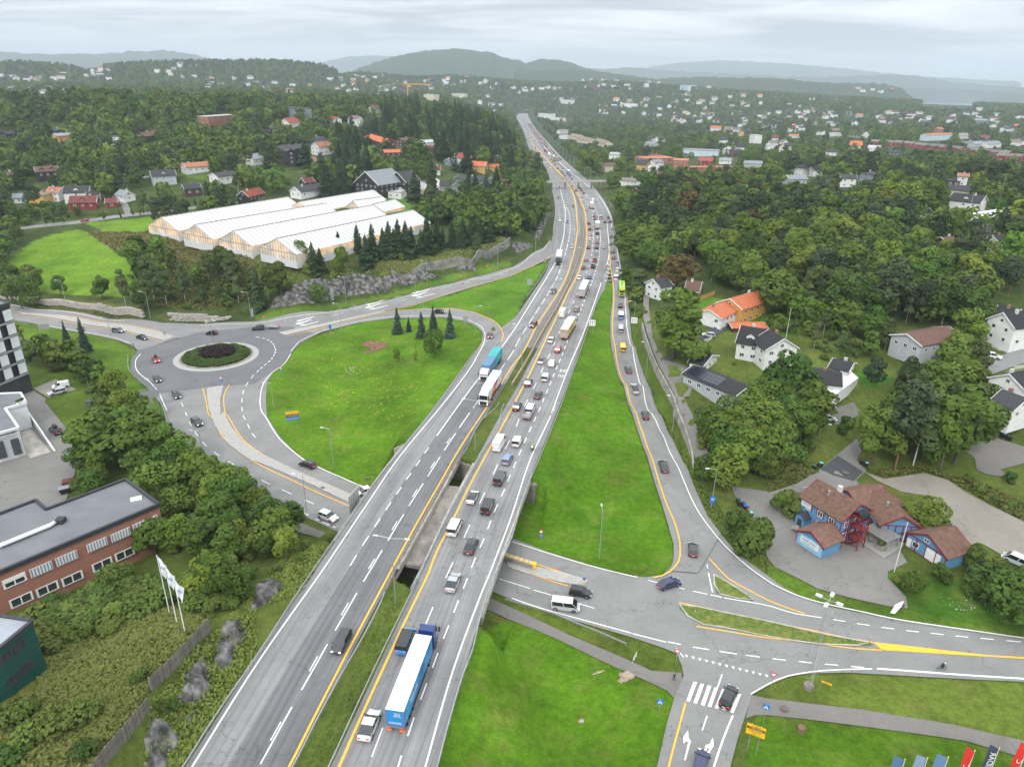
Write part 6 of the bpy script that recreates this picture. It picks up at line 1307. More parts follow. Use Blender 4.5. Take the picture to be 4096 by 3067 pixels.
def LFM(name,c,c2,var=.30,hue=.025,trans=.25):
 m=bpy.data.materials.new(name);m.use_nodes=True;N,L,b=nodes(m);SV(b,'Roughness',.75);SV(b,'Specular IOR Level',.25)
 oi=N.new('ShaderNodeObjectInfo');g=N.new('ShaderNodeNewGeometry');tc=N.new('ShaderNodeTexCoord')
 nz=N.new('ShaderNodeTexNoise');SV(nz,'Scale',.9);SV(nz,'Detail',4);L.new(g.outputs['Position'],nz.inputs['Vector'])
 mx=N.new('ShaderNodeMix');mx.data_type='RGBA';SV(mx,'A',(*c,1));SV(mx,'B',(*c2,1))
 def M(op,a,b_):
  q=N.new('ShaderNodeMath');q.operation=op
  for i,v in enumerate((a,b_)):
   if isinstance(v,(int,float)):q.inputs[i].default_value=v
   else:L.new(v,q.inputs[i])
  return q.outputs[0]
 rnd=oi.outputs['Random'];r2=M('FRACT',M('MULTIPLY',rnd,7.31),0);r3=M('FRACT',M('MULTIPLY',rnd,23.7),0)
 L.new(M('MULTIPLY',M('ADD',r2,M('MULTIPLY',M('SUBTRACT',nz.outputs['Fac'],.5),1.2)),.9),mx.inputs['Factor']);mx.clamp_factor=True
 hs=N.new('ShaderNodeHueSaturation');L.new(mx.outputs['Result'],hs.inputs['Color'])
 L.new(M('ADD',.5-hue,M('MULTIPLY',r3,2*hue)),hs.inputs['Hue']);L.new(M('ADD',1-var,M('MULTIPLY',rnd,2*var)),hs.inputs['Value'])
 L.new(hs.outputs[0],b.inputs['Base Color'])
 tr=N.new('ShaderNodeBsdfTranslucent');L.new(hs.outputs[0],tr.inputs['Color']);ms=N.new('ShaderNodeMixShader');ms.inputs[0].default_value=trans;L.new(b.outputs[0],ms.inputs[1]);L.new(tr.outputs[0],ms.inputs[2])
 L.new(ms.outputs[0],N['Material Output'].inputs['Surface']);MT[name]=m;return m
LEAF=LFM('leaves_deciduous',(.052,.105,.014),(.118,.172,.024),.28,.012);BIRCHL=LFM('leaves_birch',(.060,.098,.030),(.115,.150,.045),.22,.012);NEED=LFM('needles_spruce',(.020,.046,.018),(.044,.074,.026),.25,.01,.08);PINEL=LFM('needles_pine',(.030,.055,.022),(.062,.090,.034),.22,.01,.1)
LIME=LFM('leaves_light',(.11,.19,.02),(.17,.22,.03),.2,.02,.3);BUSH=LFM('leaves_shrub',(.065,.120,.018),(.135,.175,.032),.3,.015,.25);PURP=LFM('leaves_purple',(.035,.020,.024),(.055,.03,.03),.2,.01,.1);BRONZE=LFM('leaves_bronze',(.085,.055,.02),(.14,.10,.025),.2,.02,.2);BLUEN=LFM('needles_blue',(.028,.058,.036),(.045,.08,.05),.2,.02,.08)
BARK=mat('bark',(.10,.08,.06),.95,.3,3,.02,15);BBARK=mat('birch_bark',(.55,.53,.50),.9,.35,5,.01,15);PBARK=mat('pine_bark',(.20,.10,.06),.95,.3,3,.02,15)
def fm(name,V,Fq,m):
 me=NME(name);V=np.asarray(V,float);me.vertices.add(len(V));me.vertices.foreach_set('co',V.ravel());k=Fq.shape[1]
 me.loops.add(Fq.size);me.loops.foreach_set('vertex_index',Fq.ravel());me.polygons.add(len(Fq));me.polygons.foreach_set('loop_start',np.arange(0,Fq.size,k));me.polygons.foreach_set('loop_total',np.full(len(Fq),k));me.update(calc_edges=True);me.materials.append(m);return me
def QDS(C_,Nn,size,g,asp=1.0):
 n=len(C_);Nn=Nn/np.linalg.norm(Nn,axis=1,keepdims=True);a=np.cross(Nn,g.normal(size=(n,3)));a/=np.linalg.norm(a,axis=1,keepdims=True);b=np.cross(Nn,a);s=size*g.uniform(.6,1.3,(n,1))/2
 V=np.stack([C_-a*s*asp-b*s*.6,C_+a*s*asp-b*s,C_+a*s*asp*.7+b*s,C_-a*s*asp+b*s*.8],1);V+=g.normal(0,.12,V.shape)*s[:,None]
 return V.reshape(-1,3),np.arange(4*n).reshape(n,4)
def CRN(sdx,m,h=10.0,w=7.0,z0=2.2,nc=14,nq=2200,size=.62,shp='round',name='crown'):
 g=RNG(sdx);cl=[]
 for i in range(nc):
  t=g.uniform(0,1);zz=z0+(h-z0)*(.12+.80*t)
  if shp=='round':rad=w/2*sqrt(max(.05,1-((t-.42)/.62)**2))
  elif shp=='egg':rad=w/2*(1-.78*t**1.6)*(.55+.45*min(1,t*4))
  elif shp=='col':rad=w/2*(1-.35*t)
  else:rad=w/2*(.6+.5*t)if t<.75 else w/2*.7
  a=g.uniform(0,6.28);rr=rad*sqrt(g.uniform(.05,.75));cr=g.uniform(.26,.40)*w*(.75 if shp in('egg','col')else 1)*(1-.35*t)
  cl.append((rr*cos(a),rr*sin(a),min(zz,h-cr*.7),cr))
 cl.append((0,0,z0+(h-z0)*.5,w*.34));cl.append((g.normal()*.3,g.normal()*.3,h-w*.22,w*.2))
 cl=np.array(cl);p=cl[:,3]**2;idx=g.choice(len(cl),nq,p=p/p.sum());d=g.normal(size=(nq,3));d[:,2]+=.25;d/=np.linalg.norm(d,axis=1,keepdims=True)
 rr=cl[idx,3]*(1-.25*g.random(nq)**2);C_=cl[idx,:3]+d*rr[:,None]*np.array([1,1,.82])
 keep=np.ones(nq,bool)
 for k in range(len(cl)):
  dd=np.linalg.norm((C_-cl[k,:3])/np.array([1,1,.82]),axis=1);keep&=~((dd<cl[k,3]*.72)&(idx!=k))
 keep&=C_[:,2]>z0*.7;C_=C_[keep];d=d[keep];N_=d+g.normal(0,.45,d.shape);N_[:,2]+=.35
 V,Fq=QDS(C_,N_,size,g);return fm(name,V,Fq,m)
def TRK(sdx,m,h=10,z0=2.2,r=.22,limbs=5):
 g=random.Random(sdx);b=MB();b.cyl((0,0,-.8),(g.uniform(-.2,.2),g.uniform(-.2,.2),h*.72),r,r*.35,7)
 for i in range(limbs):
  a=g.uniform(0,6.28);z=z0*.8+g.uniform(.05,.45)*h;l=g.uniform(1.2,2.4);b.cyl((0,0,z),(l*cos(a),l*sin(a),z+l*.9),r*.4,r*.12,5)
 return b.me('trunk',m)
def CNF(sdx,m,h=10.0,w=4.2,nt=22,nb=15,low=.06,name='crown'):
 g=RNG(sdx);V=[];Fq=[]
 for t in range(nt):
  u=low+(1-low)*(t/nt)**.92;z=h*u;R_=w/2*(1-u)**.75*g.uniform(.72,1.15)+.12;n=max(5,int(nb*(1-u*.6)))
  for k in range(n):
   a=6.283*(k+g.uniform(-.4,.4))/n+t;l=R_*g.uniform(.55,1.2);wd=l*g.uniform(.28,.45)+.08;dr=.32*l+g.uniform(0,.12);ca,sa=cos(a),sin(a);zz=z+g.uniform(-.15,.15)
   i=len(V);V+=[(0,0,zz+.12),(l*.55*ca-wd*sa,l*.55*sa+wd*ca,zz-dr*.45-.05),(l*ca,l*sa,zz-dr),(l*.55*ca+wd*sa,l*.55*sa-wd*ca,zz-dr*.45-.05)];Fq.append((i,i+1,i+2,i+3))
   i=len(V);V+=[(l*.25*ca,l*.25*sa,zz+.02),(l*.7*ca-wd*.3*sa,l*.7*sa+wd*.3*ca,zz-dr*.5-.28),(l*.95*ca,l*.95*sa,zz-dr-.22),(l*.7*ca+wd*.35*sa,l*.7*sa-wd*.35*ca,zz-dr*.5+.16)];Fq.append((i,i+1,i+2,i+3))
 i=len(V);V+=[(0,0,h+.4),(.12,0,h-.6),(0,.12,h-.6),(-.12,0,h-.6)];Fq.append((i,i+1,i+2,i+3))
 return fm(name,np.array(V),np.array(Fq),m)
PR={}
PR['deciduous']=[(CRN(10+i,LEAF,h=10,w=(7.5,6.4,8.4,7.0,5.8)[i],nc=(15,12,17,13,11)[i],nq=2600,size=.56),TRK(i,BARK),10)for i in range(5)]
PR['light']=[(CRN(30+i,LIME,h=10,w=6.5,nq=2200,size=.55),TRK(30+i,BARK),10)for i in range(2)]
PR['bronze']=[(CRN(35+i,BRONZE,h=10,w=6.0,nq=2000,size=.55),TRK(35+i,BARK),10)for i in range(2)]
PR['birch']=[(CRN(40+i,BIRCHL,h=12,w=(5.0,4.4,5.6)[i],z0=2.0,nc=13,nq=2400,size=.46,shp='egg'),TRK(40+i,BBARK,12,2.5,.09,4),12)for i in range(3)]
PR['spruce']=[(CNF(50+i,NEED,h=10,w=(6.0,5.2,6.6,4.8)[i],nt=22,nb=15),TRK(50+i,BARK,10,2,.16,0),10)for i in range(4)]
PR['bluespruce']=[(CNF(60+i,BLUEN,h=10,w=(4.9,4.4)[i],nt=24,nb=17,low=.02),TRK(60+i,BARK,10,2,.14,0),10)for i in range(2)]
PR['pine']=[(CRN(70+i,PINEL,h=12,w=(5.6,6.4,5.0)[i],z0=5.0,nc=11,nq=1900,size=.48,shp='flat'),TRK(70+i,PBARK,12,6,.15,5),12)for i in range(3)]
PR['shrub']=[(CRN(80+i,BUSH,h=3,w=(3.6,4.4,3.0)[i],z0=.1,nc=9,nq=1000,size=.42,name='foliage'),TRK(80+i,BARK,3,.3,.07,3),3)for i in range(3)]
PR['poplar']=[(CRN(90,LEAF,h=12,w=6.4,z0=1.0,nc=20,nq=3600,size=.50,shp='col'),TRK(90,BARK,12,1,.25),12)]
PR['column']=[(CRN(95+i,LEAF,h=6,w=2.0,z0=.4,nc=8,nq=700,size=.36,shp='col'),TRK(95+i,BARK,6,.5,.08,0),6)for i in range(2)]
PR['bare']=[(CRN(98,BRONZE,h=7,w=2.4,z0=2,nc=5,nq=130,size=.25,shp='egg'),TRK(98,BARK,8,1.5,.08,12),7)]
NAMES=dict(deciduous=('deciduous_tree','tree','bushy green broadleaf tree'),light=('deciduous_tree','tree','bright yellow green broadleaf tree'),bronze=('deciduous_tree','tree','reddish brown leaved tree'),birch=('birch_tree','tree','slender pale green birch'),spruce=('spruce_tree','tree','dark pointed spruce'),bluespruce=('spruce_tree','tree','dense blue green spruce'),pine=('pine_tree','tree','high crowned pine'),shrub=('shrub','shrub','round green shrub'),poplar=('deciduous_tree','tree','very tall columnar green tree'),column=('column_tree','tree','small columnar street tree'),bare=('bare_tree','tree','thin nearly leafless sapling'))
def PLN(kind,x,y,z,h,lbx,gpx=None,wf=1.0,i=None,rz=None,part=True):
 pr=PR[kind];c,t,nh=pr[(i if i is not None else random.randrange(len(pr)))%len(pr)];nm=NAMES[kind]
 e=EMP(nm[0],(x,y,z),0,lbx,nm[1],gpx);s=h/nh;e.scale=(s*wf,s*wf,s);e.rotation_euler=(0,0,random.uniform(0,6.28)if rz is None else rz)
 link('foliage'if kind=='shrub'else'crown',c,e);link('stem'if kind=='shrub'else'trunk',t,e)
 return e
def tree(kind,base,top,lbx,wf=1.0,i=None,gpx=None):
 0
 b=P(base)[0];g=G(*b[:3]);tp=NN(*P(top)[0][:3]);h=4.0
 lo,hi=.5,40
 for _ in range(24):
  h=(lo+hi)/2
  if projn(g[0],g[1],g[2]+h)[1]>tp[1]:lo=h
  else:hi=h
 EXC.append((g[0],g[1],1.5+h*.2*wf))
 return PLN(kind,g[0],g[1],g[2]-.1,h,lbx,gpx,wf,i)
def TT(rows):
 for l in rows.strip().split('\n'):
  w=l.split();k,f=w[:2]
  if','in w[4]:tree(k,w[2]+' '+w[3],w[2]+' '+w[4],' '.join(w[5:]),float(f))
  else:tree(k,w[2]+' '+w[3],w[4]+' '+w[5],' '.join(w[6:]),float(f))
ord_=['leftmost','second','third','fourth','rightmost']
for k,(b,t,k_)in enumerate((('B2 1222,935','1222,705','bluespruce'),('B2 1318,918','1312,788','bluespruce'),('B2 1430,968','1432,740','bluespruce'),('B2 1530,910','1520,692','bluespruce'),('B2 1675,972','1668,722','bluespruce'))):tree(k_,b,t,'%s of the five spruces at the top of the loop lawn'%ord_[k],.95,i=k)
tree(D,'B2 1545,1128','1540,905','small broadleaf tree below the five spruces on the loop lawn',.75);tree(D,'B2 1215,1186','1210,1060','smallest round tree on the loop lawn',.75);tree('bare','B2 1382,1252','1375,1030','thin nearly bare sapling on the loop lawn',.8)
tree('bluespruce','B1 740,1088','682,790','tall narrow spruce on the lawn left of the roundabout',.8);tree('bluespruce','B1 585,1032','505,820','shorter spruce left of its tall neighbour, by the roundabout lawn',.85)
for b,t,l,w in(('B1 160,582','130,355','left of two round maples standing together in the green field',1.1),('B1 282,592','240,345','right of two round maples standing together in the green field',1.15),('B1 530,612','500,430','thin maple behind a lamp at the field edge',.85),('B1 890,638','860,440','round maple alone at the right of the field',1.0),('B1 0,560','-30,300','dark tree cut by the left edge beside the maples',1.2),('B1 20,330','10,50','big dark tree at the left edge above the field',1.2),('B1 140,165','A1 130,1430','broad tree by the street at upper left',1.1)):tree(D,b,t,l,w)
TT('''birch 1 B1 1085,695 1075,370 drooping birch at left of the roadside group
deciduous 1 B1 1240,745 1270,480 dark dense tree overhanging the block wall
birch 1 B1 1330,640 1270,240 tallest birch of the roadside group
birch 1 B1 1440,690 1440,330 birch in the middle of the roadside group
birch 1 B1 1600,655 1560,320 birch right of middle in the roadside group
birch 1 B1 1762,692 1740,500 low thin birch above the short block wall
birch 1 B1 1800,470 1790,215 birch standing on the slope below the greenhouses
birch 1 B1 1920,692 1900,480 small birch right of the thin one
birch 1 B1 2010,560 2010,225 tall birch on the slope below the third gable
birch 1 B1 2060,685 2040,430 birch beside the tall roadside spruce
spruce 1 B2 30,735 0,350 tall dark spruce at the end of the rock cutting
birch 1 B2 110,640 100,330 birch right of the tall roadside spruce
deciduous 1 B2 220,600 190,320 dark green tree above the left end of the rock
light 1 B2 440,440 440,340 small bright green sapling on the slope
deciduous 1 B2 540,660 530,505 bush tree growing out of the rock cutting
birch 1 B2 240,350 235,120 brownish birch beside the greenhouse gable
deciduous 1 B2 385,350 370,135 light tree between birch and spruce at the greenhouse
light 1 B2 745,412 740,195 broad yellow green tree in front of the greenhouse
spruce 1 B2 500,412 478,140 dark spruce left of the yellow green tree
light 1 B2 1255,305 1255,240 tiny bright sapling among grass
birch 1 B2 1900,262 1895,60 slim birch above the concrete wall
deciduous 1 B2 1550,262 1560,160 bush tree left of the slim birch
''')
for k,(x,y0,y1)in enumerate(((560,395,190),(715,232,48),(880,235,-12),(955,352,75),(1010,300,-20),(1100,270,15),(1150,262,-40),(1195,262,20),(1232,265,-60),(1298,265,-42),(1345,250,0),(1425,240,30),(1480,232,-110),(1560,200,-60),(1610,192,20),(1690,190,-60),(1785,182,-80),(1850,160,-40),(1930,150,-100),(2020,130,-60))):tree('spruce','B2 %d,%d'%(x,y0),'B2 %d,%d'%(x,y1),'dark spruce number-less in the row before the greenhouse'.replace(' number-less',''),1.05,gpx='row of spruces before the greenhouse')
tree('poplar','B3 1390,1145','1415,525','huge columnar poplar between the lane and the white house',1.35)
TT('''deciduous .9 C3 1660,700 1620,465 dark round bush tree at the end of the wall
light 1 C3 1840,800 1840,385 yellow green maple beside the motorway sign
shrub .8 C3 1980,1180 1975,960 round shrub below the row of bins
shrub .8 C3 2110,1330 2100,1050 big round shrub at the yard corner
light 1.35 C4 1340,1150 1330,860 broad light green tree behind the blue garage
shrub 1 C4 220,965 215,800 clipped dense green bush by the blue building
deciduous .9 C4 80,960 80,790 grey green small tree left of clipped bush
light .75 C4 1480,620 1465,95 tall yellow green tree beside the parking lot
deciduous 1 C4 900,560 860,60 broad tree with autumn leaves by the lane fork
pine .95 C4 1090,600 1080,-180 large dense dark pine by the lane fork
birch 1.2 C4 1250,560 1300,-120 tall birch right of the dense pine
deciduous 1.1 C4 1600,560 1570,-100 dark broadleaf tree left of the parked van
deciduous 1.2 D4 1480,60 C4 1490,1420 olive leaved small tree below the garage
shrub 1.3 D4 1850,100 C4 1850,1430 silvery round shrub in the lower right garden
deciduous .9 D4 1230,170 C4 1250,1480 grey green bushy tree beside the flagpole
deciduous 1 C4 1740,1440 1760,1240 dark tree right of the blue garage
deciduous 1.3 D4 2150,420 C4 2150,1500 dark tree cut by the right edge
deciduous .95 B4 130,1620 120,1110 large rounded maple below the white gabled house
deciduous 1.4 B4 440,1600 450,1420 tree under the roof terrace
deciduous 1.2 B4 30,760 80,380 bushy tree above the lawn with flagpole
pine 1.2 B4 1000,880 950,290 dense rounded pine in the middle of wood
light 1 B4 720,800 740,540 fresh green tree in the clearing
light 1.25 B4 1560,1330 1560,1040 large light yellow green tree right of centre
light 1.2 B4 1330,380 1330,205 bright crowned tree in the upper wood
light 1.3 B4 640,240 A4 640,1460 vivid lime green tree in the upper wood
light 1.1 B4 860,300 A4 880,1540 second lime green tree in the upper wood
light 1.1 B4 2060,420 1700,60 pale tree near the white house upper right
bronze 1.5 B3 1420,570 1430,245 big olive brown maple in front of the white house
deciduous 1.7 B3 1100,330 1060,65 dense green tree right of the off ramp
birch 1.8 B3 1100,600 1070,370 pale willow beside the slip road
bronze .9 A3 1500,1560 1510,1195 dead reddish brown spruce tree in the wood
spruce 1.2 A3 1260,1560 1270,1330 brownish spruce at the wood edge
light .9 A3 610,1080 600,865 light green birch above the footbridge
deciduous 1 A3 700,1070 700,860 dark tree right of the light birch
deciduous 1 A3 925,1100 930,920 olive tree left of the yellow house
spruce 1.2 A3 1085,1110 1090,1020 small spruce before the yellow house
deciduous 1 A2 1440,1200 1445,960 dark tree left of the flagpole
''')
for k,x in enumerate((400,470,545,910,1040,1150,1215,1245,1340,1420,1480,1540,1600,1690,1775,1890,1935,1975)):tree('column','A1 %d,%d'%(x,1525-(x-400)*.13 if x<900 else 1490-(x-900)*.16),'A1 %d,%d'%(x,1430-(x-400)*.12 if x<900 else 1385-(x-900)*.14),'small columnar tree lining the street above the field',1.0,gpx='columnar street trees above the field')
TT('''deciduous 1.3 C1 1050,560 1100,60 big dark tree behind the brick office, left of clump
deciduous 1.3 C1 800,600 790,330 dark broad tree beside the asphalt yard
deciduous 1.2 C1 1300,620 1230,120 tall deep green tree in middle of the clump
light 1.2 C1 1560,640 1530,300 yellowish green maple next to the side road
deciduous 1.3 C1 1380,860 1380,560 maple crown over the brick office corner
deciduous 1.2 C1 1750,800 1700,440 green tree right of yellowish maple
deciduous 1.4 C1 1980,860 1960,560 dense tree near the side road curve
deciduous 1.2 C1 2120,980 2150,680 rightmost dark tree of the clump by side road
deciduous 1.3 C1 780,820 770,610 rounded tree at the back corner of brick office
deciduous 1.5 C1 1900,1130 1900,830 olive round tree in the middle of the bank
deciduous 1.5 C1 1720,1300 1730,1050 bushy tree below the olive round one
deciduous 1.2 C1 1350,1330 1380,1030 tree in front of the brick facade, right end
deciduous 1.2 C1 1000,1640 980,1430 olive tree before the brick facade, lower
deciduous .8 C2 340,1150 360,870 slender tree between path and side road
deciduous .9 C2 40,1000 10,740 dark tree at the curb of the side road
deciduous 1.2 C2 200,1300 180,960 bright green tree above the footpath
''')
def CRP(name,lbx,pts_,m,size,nz_,pnt=None,kind='stuff'):
 V,Fq=QDS(pts_,nz_,size,RNG(5));o=link(name,fm(name,V,Fq,m),pnt);tag(o,lbx,None,None,kind);return o
g=RNG(3);n_=16000;a=g.uniform(0,6.283,n_);rr=RCr*.79*np.sqrt(g.uniform(0,1,n_));X=RC[0]+rr*np.cos(a);Y=RC[1]+rr*np.sin(a);hgt=.55+.45*np.cos(rr/RCr*1.6)+.2*np.sin(X*1.3)*np.cos(Y*1.1);Z=z0+.1+hgt*g.uniform(.75,1.05,n_)
CRP('hedge_planting','low green hedge planting filling the roundabout island',np.stack([X,Y,Z],1),BUSH,.42,np.stack([g.normal(0,.5,n_),g.normal(0,.5,n_),np.ones(n_)],1))
n_=7000;a=g.uniform(0,6.283,n_);rr=RCr*.40*np.sqrt(g.uniform(0,1,n_));X=RC[0]+rr*np.cos(a)*1.05;Y=RC[1]+rr*np.sin(a)+1;Z=z0+1.1+1.6*np.sqrt(np.clip(1-(rr/(RCr*.42))**2,0,1))*g.uniform(.6,1.1,n_)+.25*np.sin(X*2)
CRP('purple_bushes','dark purple bushes in the centre of the roundabout',np.stack([X,Y,Z],1),PURP,.42,g.normal(size=(n_,3))+np.array([0,0,.8]))
CYL((RC[0],RC[1],z0),(RC[0],RC[1],z0+.5),RCr*.78,RCr*.70,24).ob('soil',mat('soil',(.05,.045,.03),.95,.3,1),isl)
def fill(s,spacing,mix,hr,lbx,gpx=None,sdx=0,wf=(.85,1.25),jit=.45,keepout=True):
 poly=[G(*p[:3])[:2]for p in P(s)];xs=[p[0]for p in poly];ys=[p[1]for p in poly];r=random.Random(sdx);out=[];nx=int((max(xs)-min(xs))/spacing)+1;ny=int((max(ys)-min(ys))/spacing)+1
 for i in range(nx+1):
  for j in range(ny+1):
   x=min(xs)+(i+r.uniform(-jit,jit)+(j%2)*.5)*spacing;y=min(ys)+(j+r.uniform(-jit,jit))*spacing;out.append((x,y))
 X=np.array(out);m=IPL(X[:,0],X[:,1],poly);X=X[m]
 res=[];EX_=np.array(EXC)
 for x,y in X:
  if keepout and((EX_[:,0]-x)**2+(EX_[:,1]-y)**2<EX_[:,2]**2).any():continue
  k=r.choice(mix);t=r.random();res.append((k,float(x),float(y),(hr[0]+(hr[1]-hr[0])*t)*(.3 if k=='shrub'else 1.0),r.uniform(*wf),('tall 'if t>.75 else'low 'if t<.2 else'')+NAMES[k][2]+' '+' '.join(lbx.split()[next((i for i,w_ in enumerate(lbx.split())if w_ in PREP),1):]),lbx))
 return res
CAND=[];PREP='in on at of above below between behind left right along leaning under around by beside from'.split()
def FI(*a):CAND.extend(fill(*a))
B_,S_,PI_,L_,SH,BRZ='birch','spruce','pine','light','shrub','bronze'
FI('C1 700,560 820,420 900,260 1080,100 1330,200 1440,380 1560,520 1700,640 1900,790 2120,920 2050,1020 1700,950 1400,930 1100,720 900,800 650,720',5.2,[D]*6+[L_,SH],(7,10),'green broadleaf tree in the clump above the brick office',None,1)
FI('C1 1420,960 1800,900 2100,1000 2208,960 C2 200,1150 430,1250 560,1380 400,1460 100,1500 D1 1900,300 1500,250 C1 1700,1350 1400,1300',3.4,[D]*2+[SH]*7+[L_],(5,9),'green bush on the bank above the rocks',None,2)
FI('D1 300,640 400,680 700,560 1000,470 1250,340 1450,260 1400,120 900,180 600,280 330,380',1.9,[SH],(9,12),'olive green shrub of the thick hedge below the brick office',None,3)
FI('D1 1500,250 1800,350 1900,330 2208,150 2100,60 1600,60',2.6,[SH]*8+[D],(6,9),'bright bush right of the flagpoles',None,4)
FI('D1 0,1180 400,1030 900,1180 900,1400 760,1656 0,1656',4.0,[SH]*5+[D],(6,11),'leafy bush at the bottom left corner',None,5)
FI('D1 1180,800 1400,700 1480,620 1560,640 1300,960 1200,1050',3.6,[SH],(5,8),'bush leaning on the board fence',None,6)
FI('D1 1320,1000 1500,1040 1560,1150 1400,1280 1300,1180',2.6,[SH],(5,8),'dark bush on the rock slope',None,7)
FI('D1 1800,620 1950,850 1900,1000 1820,900 1740,760',3.4,[SH],(4,6),'small bush in a rock cleft',None,8)
FI('D1 950,1656 1050,1480 1150,1560 1240,1656',2.6,[SH],(4,6),'bush below the lower fence',None,9)
FI('D1 480,600 1000,480 1050,650 800,980 400,900',9,[SH],(3,4.5),'single weed shrub in the rough meadow',None,10)
FI('B1 110,1010 400,1050 520,1130 780,1260 960,1420 1200,1600 C1 1250,60 900,60 B1 900,1560 620,1290 380,1180 180,1180',2.9,[SH]*7+[D,L_],(5.5,9),'bushy shrub of the long hedge beside the path',None,11)
FI('B1 1150,700 1400,600 1700,560 1950,560 2208,500 2208,640 1990,770 1800,720 1500,730 1250,740',5,[SH]*4+[B_,D],(4,8),'bush under the roadside birches',None,12)
FI('B2 0,420 250,400 330,500 150,640 0,640',4.5,[D,SH,SH,B_],(4,8),'bush at the left end of the rock cutting',None,13)
FI('B1 1000,170 1500,180 1900,260 2150,330 1600,350 1100,260',5,[SH],(3,6),'low dark scrub on the slope below the greenhouses',None,14)
FI('B3 960,420 1100,560 1130,700 1120,850 1050,830 1000,640 960,500',3.6,[D,SH,SH,SH],(5,8),'bush between slip road and lane',None,15)
FI('B3 1190,640 1260,700 1250,820 1200,760',4.5,[D],(7,9),'tree left of the tall poplar',None,16)
FI('B3 1500,1480 1900,1460 2100,1500 2208,1600 C3 2208,700 2000,640 1750,560 1640,420 1520,120',5.0,[D]*6+[L_,SH],(6.5,10.5),'tall broadleaf tree between lane and the solar roofs',None,17)
FI('C4 0,100 500,80 420,400 300,560 120,620 0,700',5.0,[D]*6+[SH],(9,14),'broadleaf tree above the blue building',None,18)
FI('C4 500,480 560,440 720,280 700,180 640,240',2.4,[SH],(7,9),'shrub of the hedge along the lane',None,19)
FI('C4 860,600 1250,600 1650,640 1780,700 2208,900 2208,1020 1900,860 1600,680 1300,600',3.8,[SH]*5+[D],(5,9),'shrub between parking lot and gravel',None,20)
FI('C4 800,180 1200,150 1650,150 1700,420 1600,600 1100,560 850,540',6,[D]*5+[B_,PI_],(10,15),'tall tree between the lane and the parking lot',None,21)
FI('B4 850,1500 1200,1350 1650,1250 1750,1350 1850,1500 1750,1656 C4 1650,100 900,60',6,[D]*5+[B_,PI_,L_],(10,15),'tall tree in the wood above the parking lot',None,22)
FI('C4 1750,60 2208,20 2208,320 1950,240 1800,180',5,[D]*3+[SH],(8,12),'dark tree behind the parked van',None,23)
FI('C4 1990,620 2208,520 2208,800 2050,700',3.2,[SH],(7,11),'dark clipped shrub at the right edge',None,24)
FI('C4 1000,1470 1400,1480 1750,1530 2208,1640 D4 2208,420 1900,300 1500,220 1240,180 1120,60',4.8,[SH]*5+[D,D],(5,9),'garden bush below the blue garage',None,25)
FI('C4 1800,1330 2208,1560 2208,1640 1780,1440',2.2,[SH],(7,9),'shrub of the dark clipped hedge by the van',None,26)
FI('C3 1980,900 2090,1060 2208,1330 2208,1420 2050,1200 1900,950',3.4,[SH],(5,8),'shrub between slip road and yard',None,27)
FI('B4 -200,820 420,850 900,1200 700,1180 350,1150 200,980',5,[D,SH,SH,B_],(5,9),'garden bush between the white houses',None,28)
FI('B3 1700,1000 1760,1300 2200,1300 2208,1200 1900,1150',9,[SH],(3,4),'garden shrub of the white house',None,29)
FI('B3 1130,60 2208,60 2208,640 1750,560 1600,300 1300,430 1150,420 1000,330 940,180 930,40',6.2,[D]*7+[S_,PI_,L_,B_],(9,14),'broadleaf tree at the foot of the big right hand wood',None,30)
FI('B4 0,20 2208,20 2208,650 1900,700 1500,850 1100,880 500,850 300,560 0,520',6.4,[D]*5+[S_,PI_,L_,L_,B_,PI_],(10,15),'tree in the broad wood on the right hillside',None,31)
FI('A3 900,1330 1200,1250 1700,1200 2208,1300 2208,1640 1000,1640',7,[D]*3+[S_]*3+[PI_]*3+[B_,BRZ],(12,19),'tree in the mixed wood right of the motorway',None,32)
FI('A4 0,1330 500,1280 1400,1330 1500,1500 2208,1560 2208,1640 0,1640',7,[D]*3+[S_,S_,PI_,PI_,B_,B_,L_],(12,18),'tall tree on the upper right hillside',None,33)
FI('A2 1480,1400 1700,1250 2208,1150 A3 150,1300 260,1400 200,1600 B3 180,60 0,140 B2 1900,100 1500,60',6,[S_]*4+[D]*3+[B_],(10,15),'tree in the wood between greenhouses and motorway',None,34)
FI('A2 1450,1290 1700,1230 1900,1200 1700,1380 1500,1400',7,[D,S_,B_],(8,12),'tree beside the lawn behind the greenhouses',None,35)
FI('A1 0,1400 250,1250 600,1400 1000,1400 640,1470 250,1520 0,1560',6,[D,D,SH,SH],(5,8),'garden tree between the street and the yellow house',None,36)
FI('B4 -300,560 300,600 620,860 1120,930 1250,1280 900,1180 560,1080 250,880 0,800',5.5,[D]*4+[SH]*2+[L_,B_],(7,11),'garden tree between the white houses and the wood',None,40)
FI('B4 1120,1050 1500,1050 1760,1000 1850,1180 1740,1300 1650,1250 1350,1300',5.5,[D]*4+[SH,L_,B_],(8,12),'tree around the brown roofed house',None,41)
FI('B4 330,620 1000,870 1150,700 1900,680 1700,900 1500,860 1150,900 700,1000',5.8,[D]*5+[SH,L_,B_],(8,12),'tree on the slope above the brown roofed house',None,42)
FI('B3 1760,1420 2208,1420 C4 300,60 500,80 440,350 300,560 0,600 C3 2208,560 1900,500',5.2,[D]*6+[L_],(9,13),'tree behind the blue building and the lane',None,43)
r=random.Random(21);rad=255.0;FAR_=[]
